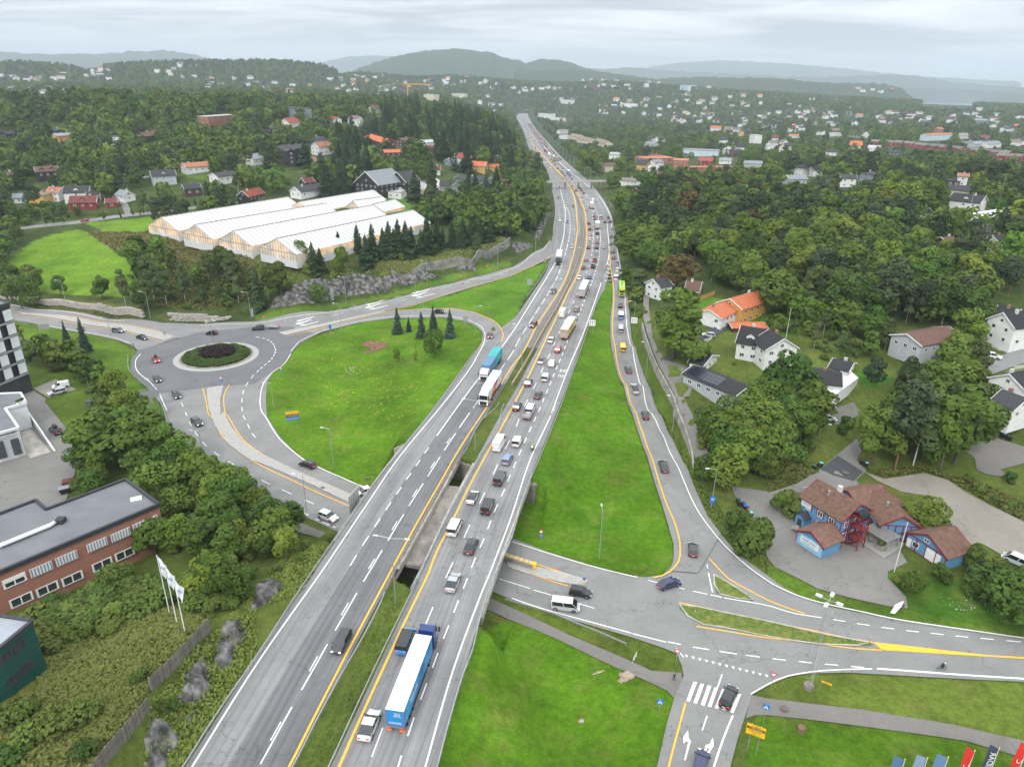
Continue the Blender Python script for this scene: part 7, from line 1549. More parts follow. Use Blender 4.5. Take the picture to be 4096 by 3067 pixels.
while rad<3700:
 s=6.3+rad*.0042
 for a in np.arange(-46,46,math.degrees(s/rad)):
  aa=R(a+r.uniform(-.5,.5)*math.degrees(s/rad));rr=rad+r.uniform(-.5,.5)*s;FAR_.append((rr*sin(aa),rr*cos(aa)))
 rad+=s*.95
X=np.array(FAR_);tx,ty=X[:,0],X[:,1];d=np.hypot(tx,ty);tz=T(tx,ty);pu,pv=projn(tx,ty,tz)
NOTREE=[pp(s)for s in('B1 -20,380 300,130 620,40 760,50 1000,240 1200,300 1100,620 600,600 0,540','A1 740,1490 1400,1430 1300,1500 1290,1600 900,1580 400,1640 100,1700 -50,1720 -50,1540 600,1480','B1 740,50 1100,60 1500,130 2208,250 2208,360 1500,300 1200,300 1000,240','B2 0,260 600,230 830,400 1500,300 2150,100 2208,400 1100,760 0,860','A3 330,1660 320,1400 340,1300 300,1000 150,840 20,600 60,530 150,545 180,640 400,870 640,1100 830,1290 940,1656','B3 300,300 440,0 350,0','B3 900,0 1000,300 1050,700 1100,900 900,900','B3 1290,620 1550,600 1850,640 1600,800','B3 2208,720 B4 30,740 400,850 150,970 0,880','B4 730,1280 880,1230 1080,1330 880,1430','A4 1380,1450 1570,1480 1650,1600 2200,1600 2200,1400 1500,1400','A2 820,820 1060,830 1000,890 820,880','A1 280,680 640,670 640,700 300,710','A3 270,700 380,690 380,720 260,720')]
ok=np.ones(len(X),bool)
for q in NOTREE:ok&=~IPL(pu,pv,q)
low=(d<330)&((pv>NN('B1',0,560)[1])|(tx>-20));ok&=~low
yy=np.clip(ty,YH0,YH1);xl,xr=fLL(yy),fRR(yy);ok&=~((tx>xl-9)&(tx<xr+(9+.004*d))&(ty<2500));ok&=~((tx>-112)&(tx<xl+4)&(ty<300))
ok&=~((tx>-5)&(tx<75)&(ty<395))
ok&=~((d>2450)&(tx>.53*ty)&(tx<.60*ty))
dens=np.clip(.62+.9*fbm(tx,ty,85,3),.22,1);dens=np.where((tx>0)&(d>650)&(d<2400),dens*.80,dens);dens=np.where((d>2300),.95,dens);dens=np.where((tx>30)&(tx<230)&(d<560)&(d>330),1,dens);dens=np.where((tx<0)&(d>500)&(d<1250),np.maximum(dens,.8),dens);dens=np.where((tx<0)&(tx>-130)&(d>430)&(d<1000),1,dens)
ok&=rng.random(len(X))<dens
ex=np.array(EXC);cell={}
for k_,(a,b,c)in enumerate(EXC):cell.setdefault((int(a//25),int(b//25)),[]).append(k_)
cand_=np.nonzero(ok)[0];bad=[]
for i_ in cand_:
 x_,y_=tx[i_],ty[i_];cx_,cy_=int(x_//25),int(y_//25)
 for u_ in(-1,0,1):
  for v_ in(-1,0,1):
   for k_ in cell.get((cx_+u_,cy_+v_),()):
    a,b,c=EXC[k_]
    if(x_-a)**2+(y_-b)**2<(c+1)**2:bad.append(i_)
ok[bad]=False
conf=fbm(tx,ty,120,5)
HBa=np.array(HB)
def BLK_(x,y,z,h,w,keep=.1,sdx=0):
 0
 u0,v0=projn(x,y,z);u1,v1=projn(x,y,z+h);px=w*F/np.hypot(x,y)/2;dd=np.hypot(x,y);hit=np.zeros(x.shape,bool)
 for(a,b,c,e,dist)in HB:
  m=(dd<dist)&(dd>dist*.35)&(u0+px*.6>a)&(u0-px*.6<c)&(v1<b+(e-b)*.72)&(v0>b);hit|=m
 return hit&(RNG(sdx).random(x.shape)>keep)
rr=rng.random(len(X));kinds=np.where(rr+.5*conf<.56,0,np.where(rr+.3*conf<.70,1,np.where(rr<.79,2,np.where(rr<.88,3,4))))
kinds=np.where((tx<0)&(tx>-150)&(d>430)&(d<1000)&(rr>.35),3,kinds)
hh=rng.uniform(8,13.5,len(X))*np.where(d>1500,1+(d-1500)/5000,1);hh=np.where(kinds==3,hh*1.12,hh)*np.where((d>420)&(d<1150)&(tx<0),1.3,1)*np.where((tx>-160)&(d<900)&(kinds>=2)&(kinds<4),1.35,1)
ok&=~BLK_(tx,ty,tz,hh,hh*.7,.06)
KN=['deciduous','birch','pine','spruce','light']
lab=lambda x,d,k:'%s %s'%(NAMES[k][2],('in the woods behind the greenhouses'if x<-20 else'in the wood beside the motorway'if x<20 else'in the woods on the right hillside')if d<620 else('on the far wooded slope %s of the motorway'%('left'if x<10 else'right')))
ALL=[]
for i in np.nonzero(ok)[0]:
 k=KN[kinds[i]];ALL.append((k,tx[i],ty[i],hh[i],1.0,lab(tx[i],d[i],k),('%s in the woods %s of the motorway'%(NAMES[k][0].replace('_',' ')+'s','left'if tx[i]<10 else'right'))))
cx=np.array([c[1]for c in CAND]);cy=np.array([c[2]for c in CAND]);cz=T(cx,cy);chh=np.array([c[3]for c in CAND]);bl=BLK_(cx,cy,cz,chh,chh*.7,.12,1)
CAND=[c for c,b in zip(CAND,bl)if not b or c[0]=='shrub']
ALL+=CAND
by={}
for c in ALL:
 q=NAMES[c[0]][0];by.setdefault(q,[]).append(c)
LIM=dict(deciduous_tree=300-70,birch_tree=240,spruce_tree=250,pine_tree=240,shrub=290)
REST={}
for q,L in by.items():
 L.sort(key=lambda c:hypot(c[1],c[2])/max(2,c[3]));n0=LIM.get(q,200);zz=T([c[1]for c in L],[c[2]for c in L])
 for c,z in list(zip(L,zz))[:n0]:PLN(c[0],c[1],c[2],float(z)-.1,c[3],c[5],c[6]or c[5],c[4])
 for c,z in list(zip(L,zz))[n0:]:REST.setdefault(c[0],[]).append((c[1],c[2],float(z)-.2,c[3],c[4]))
LOW=dict(deciduous=[CRN(110+i,LEAF,h=10,w=(7.4,6.4,8.2)[i],nc=11,nq=420,size=1.15)for i in range(3)],light=[CRN(115,LIME,h=10,w=6.6,nc=10,nq=380,size=1.15)],bronze=[CRN(116,BRONZE,h=10,w=6,nc=9,nq=380,size=1.1)],birch=[CRN(120+i,BIRCHL,h=10,w=(4.4,5.0)[i],z0=1.6,nc=9,nq=380,size=.95,shp='egg')for i in range(2)],spruce=[CNF(130+i,NEED,h=10,w=(5.6,4.8)[i],nt=13,nb=9)for i in range(2)],pine=[CRN(140+i,PINEL,h=10,w=5.2,z0=3.6,nc=9,nq=340,size=1.0,shp='flat')for i in range(2)],shrub=[CRN(150,BUSH,h=3,w=3.8,z0=.1,nc=7,nq=300,size=.7)])
def gn_object(name,lbx,ens):
 0
 pts=[];ids=[];sc=[];rot=[];srcs=[]
 for me,L,nh in ens:
  k=len(srcs);srcs.append(me)
  for(x,y,z,h,w)in L:pts.append((x,y,z));ids.append(len(ens)-1-k);s=h/nh;sc.append((s*w,s*w,s));rot.append(random.uniform(0,6.28))
 me=NME(name);me.from_pydata(pts,[],[])
 a=me.attributes.new('pick','INT','POINT');a.data.foreach_set('value',ids);a=me.attributes.new('size','FLOAT_VECTOR','POINT');a.data.foreach_set('vector',np.array(sc).ravel());a=me.attributes.new('turn','FLOAT_VECTOR','POINT');a.data.foreach_set('vector',np.array([(0,0,q)for q in rot]).ravel())
 o=link(name,me);tag(o,lbx,**KSF);ng=bpy.data.node_groups.new(name,'GeometryNodeTree');ng.interface.new_socket('Geometry',in_out='INPUT',socket_type='NodeSocketGeometry');ng.interface.new_socket('Geometry',in_out='OUTPUT',socket_type='NodeSocketGeometry')
 N=ng.nodes;L=ng.links;gi=N.new('NodeGroupInput');go=N.new('NodeGroupOutput');g2i=N.new('GeometryNodeGeometryToInstance')
 for k,m_ in enumerate(srcs):
  so_=SRC[m_.name];oi=N.new('GeometryNodeObjectInfo');SV(oi,'Object',so_);L.new(oi.outputs['Geometry'],g2i.inputs[0])
 iop=N.new('GeometryNodeInstanceOnPoints');L.new(gi.outputs[0],iop.inputs['Points']);L.new(g2i.outputs[0],iop.inputs['Instance']);SV(iop,'Pick Instance',True)
 def at_(nm,t):
  q=N.new('GeometryNodeInputNamedAttribute');q.data_type=t;SV(q,'Name',nm);return q.outputs['Attribute']
 L.new(at_('pick','INT'),iop.inputs['Instance Index']);L.new(at_('size','FLOAT_VECTOR'),iop.inputs['Scale']);L.new(at_('turn','FLOAT_VECTOR'),iop.inputs['Rotation']);L.new(iop.outputs[0],go.inputs[0])
 md=o.modifiers.new('plants','NODES');md.node_group=ng;return o
SRC={}
def add_sources():
 for k,ms in LOW.items():
  L=REST.get(k)
  if not L:continue
  for i,m_ in enumerate(ms):
   x,y,z,h,w=L.pop(0);nm=NAMES[k];e=EMP(nm[0],(x,y,z),0,lab(x,hypot(x,y),k)if k!='shrub'else'green shrub at the edge of planting',nm[1],'%s in the woods %s of the motorway'%(nm[0].replace('_',' ')+'s','left'if x<10 else'right'));s=h/(3 if k=='shrub'else 10);e.scale=(s,s,s);SRC[m_.name]=link('foliage'if k=='shrub'else'crown',m_,e)
add_sources()
ent={}
for k,L in REST.items():
 ms=LOW[k];nh=3.0 if k=='shrub'else 10.0
 if not L:continue
 nm={'deciduous':'broadleaf_woodland','light':'broadleaf_woodland','bronze':'broadleaf_woodland','birch':'birch_woodland','spruce':'spruce_woodland','pine':'pine_woodland','shrub':'shrub_cover'}[k]
 for i,m_ in enumerate(ms):ent.setdefault(nm,[]).append((m_,L[i::len(ms)],nh))
for nm,e_ in ent.items():gn_object(nm,{'broadleaf_woodland':'mass of green broadleaf trees covering the far slopes','birch_woodland':'mass of far birches','spruce_woodland':'mass of dark far spruces','pine_woodland':'mass of far pines','shrub_cover':'mass of smaller shrubs'}[nm],e_)
PTT=mat('car_paint',(.5,.5,.5),.28,.02,1,ocl=True,coat=.6,spec=.5);CGL=mat('car_glass',(.015,.018,.022),.08,.1,1,spec=.9);TYRE=mat('tyre_rubber',(.018,.018,.018),.85,.2,4);RIM=mat('wheel_rim',(.35,.36,.37),.3,.1,4,metal=.8)
TAIL=mat('tail_lamp',(.45,.01,.008),.3,.05,1,emit=(1,.03,.015),estr=.9);TAILD=mat('tail_lamp_dim',(.30,.012,.01),.3,.05,1,emit=(1,.03,.015),estr=.12);HEADL=mat('head_lamp',(.8,.8,.75),.2,.02,1,emit=(1,.93,.78),estr=1.6);HEADD=mat('head_lamp_off',(.55,.56,.56),.15,.02,1);PLATE=mat('number_plate',(.75,.75,.75),.5,.02,1);PLATEG=mat('green_plate',(.02,.30,.22),.5,.02,1);BLP=mat('black_plastic',(.02,.02,.02),.6,.1,3);ORL=mat('orange_marker',(.85,.20,.02),.4,.02,1,emit=(1,.3,.02),estr=.3)
CC=dict(white=(.70,.70,.69),black=(.010,.010,.012),dark=(.030,.032,.036),silver=(.38,.40,.42),grey=(.14,.15,.16),red=(.40,.018,.018),dkred=(.17,.015,.018),blue=(.015,.06,.25),dkblue=(.012,.022,.085),ltblue=(.16,.25,.40),yellow=(.75,.44,.01),green=(.04,.12,.10),tan=(.22,.19,.15),brightblue=(.02,.28,.62),maroon=(.10,.02,.03))
def loft(secs,closed_ends=True):
 0
 b=MB();ring=[]
 for(x,w,z0,zs,zt)in secs:
  ring.append([(x,-w*.93,z0),(x,-w,z0+(zs-z0)*.35),(x,-w*.985,zs-.04),(x,-w*.86,zt-.02),(x,-w*.45,zt),(x,w*.45,zt),(x,w*.86,zt-.02),(x,w*.985,zs-.04),(x,w,z0+(zs-z0)*.35),(x,w*.93,z0)])
 vs=[v for r in ring for v in r];n=10;fs=[]
 for i in range(len(ring)-1):
  for j in range(n):fs.append((n*i+j,n*(i+1)+j,n*(i+1)+(j+1)%n,n*i+(j+1)%n))
 fs+=[tuple(range(n)),tuple(range(n*(len(ring)-1),n*len(ring)))[::-1]]
 return b.add(vs,fs)
SPEC=dict(hatch=(4.15,1.78,1.50,.95,.98,(.02,.13,.56,.74)),sedan=(4.75,1.86,1.44,.93,.90,(.10,.30,.60,.78)),suv=(4.6,1.88,1.66,1.06,1.06,(.02,.12,.58,.75)),wagon=(4.75,1.84,1.50,.95,.92,(.02,.10,.58,.75)),coupe=(4.9,1.95,1.55,1.02,.98,(.06,.34,.58,.77)),van=(5.1,1.96,1.97,1.15,1.15,(.01,.03,.74,.90)),smallvan=(4.4,1.82,1.82,1.05,1.05,(.01,.03,.66,.82)),bigvan=(5.9,2.05,2.65,1.45,1.25,(.01,.02,.80,.94)),pickup=(5.3,1.9,1.8,1.05,1.08,(.34,.38,.60,.76)))
PROTO={}
def make_car(kind,far_=False,closed=False):
 L,Wd,Hh,zb,zh_,cab=SPEC[kind];w=Wd/2;x0=-L/2;P_=lambda f:x0+L*f;parts=[]
 secs=[(x0+.0,w*.80,.42,.62,zb-.22),(x0+.07,w*.93,.30,.66,zb-.06),(x0+.35,w*.985,.22,.70,zb),(P_(.5),w,.20,.70,zb+.01),(P_(cab[3])+.02,w*.99,.20,.70,zh_),(P_(.93),w*.95,.22,.66,zh_-.16),(x0+L-.06,w*.86,.28,.58,zh_-.30),(x0+L,w*.70,.38,.52,zh_-.38)]
 if kind in('van','smallvan','bigvan'):secs[-2]=(x0+L-.06,w*.9,.28,.6,zh_-.22);secs[-1]=(x0+L,w*.78,.36,.55,zh_-.34)
 body=loft(secs)
 for fx in(.17,.80):
  for s in(-1,1):
   cx_=P_(fx);pts=[(cx_+.40*cos(t),s*(w+.004),.34+.40*sin(t))for t in np.linspace(0,2*pi,13)[:-1]];body.add(pts if s<0 else pts[::-1],[tuple(range(12))],1)
 parts.append(('body',body.me('body',PTT,BLP,smf=False)))
 tw=w*.80 if kind not in('van','smallvan','bigvan')else w*.90;bw=w*.95;zr=Hh-.03;i_=.035
 rb,rt,ft,fb=[P_(c)for c in cab];rb+=.06
 v=[(rb,-bw,zb-.02),(fb,-bw,zh_-.03),(fb,bw,zh_-.03),(rb,bw,zb-.02),(rt,-tw,zr),(ft,-tw,zr),(ft,tw,zr),(rt,tw,zr)]
 gl=MB().add(v,[(0,1,5,4),(2,3,7,6),(1,2,6,5),(3,0,4,7),(4,5,6,7)]);
 ro=MB();m=.05;ro.add([(rt-.05,-tw-.02,zr),(ft+.03,-tw-.02,zr),(ft+.03,tw+.02,zr),(rt-.05,tw+.02,zr),(rt+.05,-tw*.8,Hh+.03),(ft-.10,-tw*.8,Hh+.03),(ft-.10,tw*.8,Hh+.03),(rt+.05,tw*.8,Hh+.03)],[(0,3,2,1),(4,5,6,7),(0,1,5,4),(1,2,6,5),(2,3,7,6),(3,0,4,7)])
 def pillar(a,b,wd):
  for s in(-1,1):
   p=Vector((a[0],a[1]*s,a[2]));q=Vector((b[0],b[1]*s,b[2]));d=Vector((wd,0,0));o=Vector((0,.02*s,.0));ro.add([p-d+o,p+d+o,q+d+o,q-d+o],[(0,1,2,3)if s<0 else(3,2,1,0)])
 pillar((rb+.05,bw,zb-.02),(rt+.05,tw,zr),.07);pillar((fb-.03,bw,zh_),(ft-.02,tw,zr),.05);mid=(rb+fb)/2+.05;pillar((mid,bw,zb),((rt+ft)/2+.05,tw,zr),.05)
 solid=kind in('bigvan',)or closed
 if solid:
  for s in(-1,1):
   xf=P_(cab[2]-.12);q=[(rb-.02,s*(bw+.015),zb-.05),(xf,s*(bw+.015),zb-.05),(xf,s*(tw+.02),zr),(rt-.02,s*(tw+.02),zr)];ro.add(q if s<0 else q[::-1],[(0,1,2,3)])
  q=[(rb-.03,-bw,zb-.05),(rt-.03,-tw,zr),(rt-.03,tw,zr),(rb-.03,bw,zb-.05)];
  if kind=='bigvan':ro.add(q,[(0,1,2,3)])
 parts.append(('window',gl.me('window',CGL)));parts.append(('roof',ro.me('roof',PTT)))
 for s in(-1,1):
  parts.append(('taillight',BX(x0-.015,x0+.10,s*w*.62-.16,s*w*.62+.16,zb-.30,zb-.12).me('taillight','TAIL')))
  parts.append(('headlight',BX(x0+L-.16,x0+L-.005,s*w*.66-.17,s*w*.66+.17,zh_-.40,zh_-.26).me('headlight','HEAD')))
 if not far_:
  parts.append(('number_plate',BX(x0-.02,x0+.02,-.26,.26,.52,.64).me('number_plate','PLATE')))
  for s in(-1,1):parts.append(('mirror',BX(fb-.30,fb-.12,s*(w+.10)-.09,s*(w+.10)+.09,zb+.02,zb+.18).me('mirror',BLP)))
 if kind=='pickup':
  parts.append(('cargo_bed',BX(x0+.1,P_(.33),-w*.82,w*.82,zb+.0,zb+.02).me('cargo_bed',BLP)))
 return parts
TYM=CYL((0,-.11,0),(0,.11,0),.33,n=14).me('tyre',TYRE);RI=CYL((0,-.125,0),(0,.125,0),.21,n=10).me('rim',RIM)
_orig_me=MB.me
def me2(s,name,*mats,smf=False):
 mats=[{'TAIL':TAIL,'HEAD':HEADL,'PLATE':PLATE}.get(m,m)if isinstance(m,str)else m for m in mats];return _orig_me(s,name,*mats,smf=smf)
MB.me=me2
NV=[0]
def car(kind,col,x,y,z,rz,lbx,gpx=None,pitch=0,lights='tail',closed=False,plate=None,far_=False,rack=False,name=None,col2=None):
 key=(kind,far_,closed)
 if key not in PROTO:PROTO[key]=make_car(kind,far_,closed)
 nm=name or{'van':'van','smallvan':'van','bigvan':'delivery_van','pickup':'pickup_truck'}.get(kind,'car');e=EMP(nm,(x,y,z),rz,lbx,nm.replace('_',' ')if nm!='car'else'car',gpx);e.rotation_euler=(0,-pitch,rz);c=CC[col];NV[0]+=1
 for n_,me in PROTO[key]:
  if n_=='number_plate'and plate:me=PLG
  o=link(n_,me,e);o.color=(*(CC[col2]if(col2 and n_=='roof')else c),1)
  if n_=='headlight'and lights=='tail':o.material_slots[0].link='OBJECT';o.material_slots[0].material=HEADD
  if n_=='taillight'and lights!='tail':o.material_slots[0].link='OBJECT';o.material_slots[0].material=TAILD
 L,Wd=SPEC[kind][:2]
 for fx in(.17,.80):
  for s in(-1,1):
   t=link('wheel'if not far_ else'wheel',TYM,e,(-L/2+L*fx,s*(Wd/2-.10),.33))
   if not far_:link('rim',RI,t)
 if rack:BX(-.9,.7,-.38,.38,SPEC[kind][2]+.10,SPEC[kind][2]+.42).ob('roof_box',BLP,e)
 return e
PLG=BX(-SPEC['van'][0]/2-.02,-SPEC['van'][0]/2+.02,-.26,.26,.52,.64).me('number_plate',PLATEG)
HTY={k:v[2]for k,v in SPEC.items()}
def HDG(x,y):
 a=max(0,min(1,(x-float(fLL(y)))/(float(fRR(y))-float(fLL(y)))));f=lambda yy:(1-a)*float(fLL(yy))+a*float(fRR(yy));return atan2(8.0,f(y+4)-f(y-4))
def mcar(kind,col,pos,lbx,away=True,gpx=None,**k):
 t,x,y=P(pos)[0][:3];h=HTY.get(kind,1.6)*.45;q=onH(t,x,y,h);yy=q[1];rz=HDG(q[0],yy)+(0 if away else pi);d=hypot(q[0],yy)
 return car(kind,col,q[0],yy,zh(yy)+.02,rz,lbx,gpx,lights='tail'if away else'head',far_=d>260,**k)
def gcar(kind,col,rer,front,lbx,off=.13,**k):
 a=P(rer)[0];b=P(front)[0];h=.6;p=G(*a[:3],h);q=G(*b[:3],h);x,y=(p[0]+q[0])/2,(p[1]+q[1])/2;rz=atan2(q[1]-p[1],q[0]-p[0]);L=SPEC[kind][0]/2;c,s=cos(rz),sin(rz)
 zf,zr_=Tz(x+c*L*.6,y+s*L*.6),Tz(x-c*L*.6,y-s*L*.6);return car(kind,col,x,y,(zf+zr_)/2+off,rz,lbx,pitch=atan2(zf-zr_,L*1.2),far_=hypot(x,y)>260,**k)
def VT(rows,away=True):
 for l in rows.strip().split('\n'):
  l,_,kw=l.partition('|');w=l.split();mcar(w[0],w[1],w[2]+' '+w[3],' '.join(w[4:]),away,**eval('dict(%s)'%kw))
def GT(rows):
 for l in rows.strip().split('\n'):
  l,_,kw=l.partition('|');w=l.split();kw=eval('dict(%s)'%kw);lt=kw.pop('lights','tail');kw.pop('plate',0)
  a=w[2]+' '+w[3];b,r_=(w[2]+' '+w[4],w[5:])if','in w[4]else(w[4]+' '+w[5],w[6:]);l=' '.join(r_)
  gcar(w[0],w[1],a,b,l,off=.34 if'slip'in l else.14,lights=lt,**kw)
VT('''coupe white D2 978,1285 white electric liftback in the lower lane beside the lorry trailer
van brightblue D2 1290,560 blue electric van with black roof squeezed beside the lorry|plate=1,col2='black'
coupe silver C2 1700,1565 silver coupe SUV with panoramic roof ahead of the lorry
coupe dark C2 1855,1250 dark grey fastback with glass roof on the bridge
van white C2 1712,1090 white minibus van near the yellow line on the bridge|plate=1
van black C2 1998,910 black van in the middle lane on the bridge|plate=1
sedan white C2 1867,832 white sedan with dark roof beside the yellow line, above the median slab|col2='dark'
van dark C2 2102,668 dark grey van following the pale blue estate|plate=1
wagon ltblue C2 2167,505 pale blue estate car with rear lights on
bigvan white C2 2097,365 tall white delivery van with red lettering by the yellow line|plate=1
smallvan white C3 45,352 small white van right of the tall delivery van|plate=1,closed=True
suv black C3 45,48 black SUV just left of the white pickup
sedan dark B3 225,1460 dark hatchback left behind a white van
suv dark B3 142,1352 dark SUV at the yellow line near the green median tip
smallvan white B3 287,1310 small white van below the BUSS lettering|plate=1,closed=True
suv white B3 345,1188 white crossover beside a white sedan
sedan white B3 253,1165 white sedan with dark glass roof at the yellow line|col2='dark'
suv red B3 397,1068 red SUV behind the red and yellow lorry
sedan white B3 336,988 white sedan left of the yellow lorry rear
bigvan white B3 438,755 white high roofed van left of the yellow lorry
suv tan B3 557,722 grey beige SUV between two lorries
sedan white B3 580,452 white car just left of the white lorry front
hatch blue B3 667,447 blue hatchback right of the white lorry
sedan black B3 617,364 black car with brake lights, fourth row behind lorry
van black B3 700,350 black van beside a black car|plate=1
wagon grey B3 640,297 dark estate with coloured stripes
pickup red B3 715,300 red pickup in the middle lane
hatch silver B3 730,237 silver hatchback behind black SUV
suv black B3 730,190 black boxy SUV in the middle lane
sedan dkred B3 735,150 red car ahead of the black boxy SUV
sedan black B3 658,192 black car alone beside the yellow line
sedan silver B3 791,187 silver car in the right lane near the gore
hatch white B3 668,120 white hatchback with roof rack in left lane
hatch white B3 735,108 white compact car in middle lane
sedan silver B3 672,83 silver car ahead of white hatchback
van dark B3 735,70 dark van behind box lorry
suv black B3 670,31 black SUV beside the box lorry
''')
VT('''hatch silver B3 855,31 silver hatchback in the exit lane, fifth from gore
sedan black B3 857,100 black saloon in the exit lane
sedan dark B3 853,162 dark saloon at the gore in the exit lane
suv black B3 870,230 black SUV in the exit lane with brake lights
suv maroon B3 877,282 dark red SUV in the exit lane
suv silver B3 903,325 silver SUV ahead of a white one in the exit lane
suv white B3 910,385 white SUV with teal rear before the white van
van white B3 898,452 white van directly in front of the green bus
''')
VT('''wagon dark D2 738,568 dark grey estate with headlights, alone on the left carriageway
suv maroon B3 185,857 maroon people carrier coming nearer on the left carriageway
suv dark B3 358,568 dark SUV with headlights coming nearer
sedan silver B3 517,189 silver sedan with headlights near the yellow line
sedan white A3 414,1464 white car with headlights left lane
suv blue A3 478,1477 blue grey SUV with headlights
hatch silver A3 462,1335 silver hatchback with headlights
suv dark A3 529,1345 dark SUV with roof bars and headlights
suv black A3 400,1272 black SUV with headlights in the left lane
hatch silver A3 438,1237 silver car with headlights under the footbridge
suv dark A3 410,1189 dark crossover with headlights under footbridge
''',False)
for i,(k,c,p)in enumerate((('sedan','silver','A3 640,1377'),('sedan','dkred','A3 712,1432'),('sedan','white','A3 705,1395'),('sedan','black','A3 715,1457'),('suv','black','A3 663,1492'),('van','silver','A3 765,1440'),('suv','black','A3 803,1480'),('sedan','black','A3 832,1442'),('suv','dark','A3 848,1477'),('hatch','white','A3 640,1282'),('hatch','white','A3 608,1305'),('suv','white','A3 588,1264'),('sedan','white','A3 633,1259'),('sedan','white','A3 735,1294'),('sedan','dark','A3 620,1234'),('sedan','dkred','A3 600,1212'),('suv','dark','A3 588,1192'),('suv','black','A3 552,1212'),('suv','grey','A3 520,1172'),('sedan','dark','A3 517,1112'),('sedan','white','A3 470,1103'),('sedan','dark','A3 500,1087'),('sedan','dkred','A3 458,1085'),('sedan','dkred','A3 440,1062'),('suv','dark','A3 428,1047'),('hatch','blue','A3 443,1020'),('sedan','red','A3 425,1001'),('sedan','dark','A3 395,1022'),('sedan','red','A3 403,982'),('suv','dark','A3 375,959'),('suv','dark','A3 352,964'),('hatch','dkred','A3 370,986'),('sedan','white','A3 320,931'),('sedan','dkred','A3 335,946'))):
 mcar(k,c,p,'%s %s in the queue around the footbridge, driving away'%(dict(dkred='dark red').get(c,c),{'suv':'SUV','van':'van'}.get(k,k)),gpx='queueing cars near the footbridge')
rq=random.Random(4)
def lanes(fn,y0,y1,fr,gap,away,lab,grp,cols):
 y=y0
 while y<y1:
  x=float(fLL(y))*(1-fr)+float(fRR(y))*fr;k=rq.choice(('sedan','suv','hatch','suv','van'));c=rq.choice(cols);rz=HDG(x,y)+(0 if away else pi)
  car(k,c,x+rq.uniform(-.3,.3),y,zh(y)+.02,rz,'tiny %s %s %s'%(dict(dkred='dark red',dkblue='dark blue').get(c,c),{'suv':'SUV'}.get(k,k),lab),grp,lights='tail'if away else'head',far_=True);y+=rq.uniform(*gap)
QC=['white','black','dark','red','dkred','silver','dkred','black','dkblue','red','white']
lanes(None,875,1800,.60,(11,24),True,'in the distant queue driving away','distant queue driving away',QC);lanes(None,880,1800,.72,(10,20),True,'in the distant queue driving away','distant queue driving away',QC);lanes(None,900,1800,.84,(12,28),True,'in the distant queue driving away','distant queue driving away',QC)
lanes(None,740,1900,.14,(38,80),False,'coming nearer in the distance','distant cars coming nearer',['white','silver','white','dark','silver']);lanes(None,760,1900,.26,(32,70),False,'coming nearer in the distance','distant cars coming nearer',['white','silver','dark','white']);lanes(None,900,1900,.38,(50,110),False,'coming nearer in the distance','distant cars coming nearer',['white','silver','dark'])
GT('''suv black B3 930,732 940,672 black SUV on the slip road right behind the bus
van brightblue B3 937,828 940,760 bright blue van with white roof on the slip road|col2='white'
smallvan silver B3 937,925 939,865 silver van on the slip road following the blue one|plate=None
smallvan yellow B3 957,1098 945,1030 yellow postal van on the slip road|closed=True
sedan black B3 1015,1290 988,1212 black sedan on the slip road between yellow van and silver car
coupe silver B3 1068,1455 1045,1385 silver and black sports SUV on the slip road|col2='black'
hatch black C3 1160,183 1138,102 black hatchback lower on the slip road
sedan black C3 1325,632 1290,522 black liftback sedan halfway down the slip road
hatch dark C3 1562,1358 1558,1238 dark compact electric car near the bottom of the slip road
sedan dkblue C3 1270,1610 1440,1560 dark blue sedan turning at the junction
hatch black D3 492,135 690,170 black hatchback waiting by the paved strip
suv black D3 1828,1135 1905,975 black SUV standing on the zebra crossing
wagon dkblue D3 1610,1700 1645,1560 dark blue estate entering at the bottom edge|lights='head'
suv grey B1 965,905 1075,920 grey SUV on the road left of roundabout|lights='head'
sedan black B1 1175,955 1278,985 black sedan approaching the roundabout from left|lights='head'
hatch black B1 1880,935 1770,930 black hatchback at the top of the roundabout
suv red B1 1322,1130 1370,1195 red car with black roof box leaving the roundabout|lights='head',rack=True
hatch black B1 1335,1300 1378,1362 black compact car left of the roundabout|lights='head'
wagon black B1 1498,1430 1545,1502 black estate on the side road, first below the roundabout|lights='head'
suv dark C1 1655,160 1742,228 dark blue grey SUV on the side road curve|lights='head'
suv black B2 80,890 B1 2165,895 dark SUV towing a trailer left of the loop
wagon black B2 1545,748 1640,752 black estate on the loop ramp behind spruces|lights='head'
hatch maroon B2 2018,925 2018,985 maroon hatchback coming down the loop ramp|lights='head'
wagon black C2 518,580 370,530 black estate on the side road near the bridge
suv white C2 530,970 712,1040 white sporty SUV on the side road near the guardrail|lights='head'
sedan white C2 990,768 895,800 white car just leaving from under the bridge
suv black C1 515,290 440,235 black SUV with roof box parked in the office yard|rack=True
wagon silver B1 578,1420 410,1460 silver car parked on the gravel bay|lights='off'
smallvan white B1 600,1375 450,1400 white panel van parked on the gravel bay|closed=True,lights='off'
smallvan white C4 1845,280 1695,235 white panel van parked at the lot|closed=True,lights='off'
sedan black C4 1890,285 1790,240 black car hidden behind the white panel van|lights='off'
van silver C4 2260,1440 2040,1345 silver van with yellow stripe parked at the right edge|lights='off',col2='white'
hatch white C4 1650,350 1540,345 white car half hidden under trees by the lot|lights='off'
suv white B4 1870,1120 2005,1145 white SUV parked in front of the white fence|lights='off'
hatch silver B3 1730,955 1660,945 pale car parked by the small garage|lights='off'
hatch silver C4 470,150 560,165 silver car on the shady lane|lights='off'
hatch red A1 762,1470 695,1475 red hatchback driving on the upper left street|lights='off'
bigvan white A1 2130,1290 2040,1290 white delivery van parked by the black house|lights='off'
''')
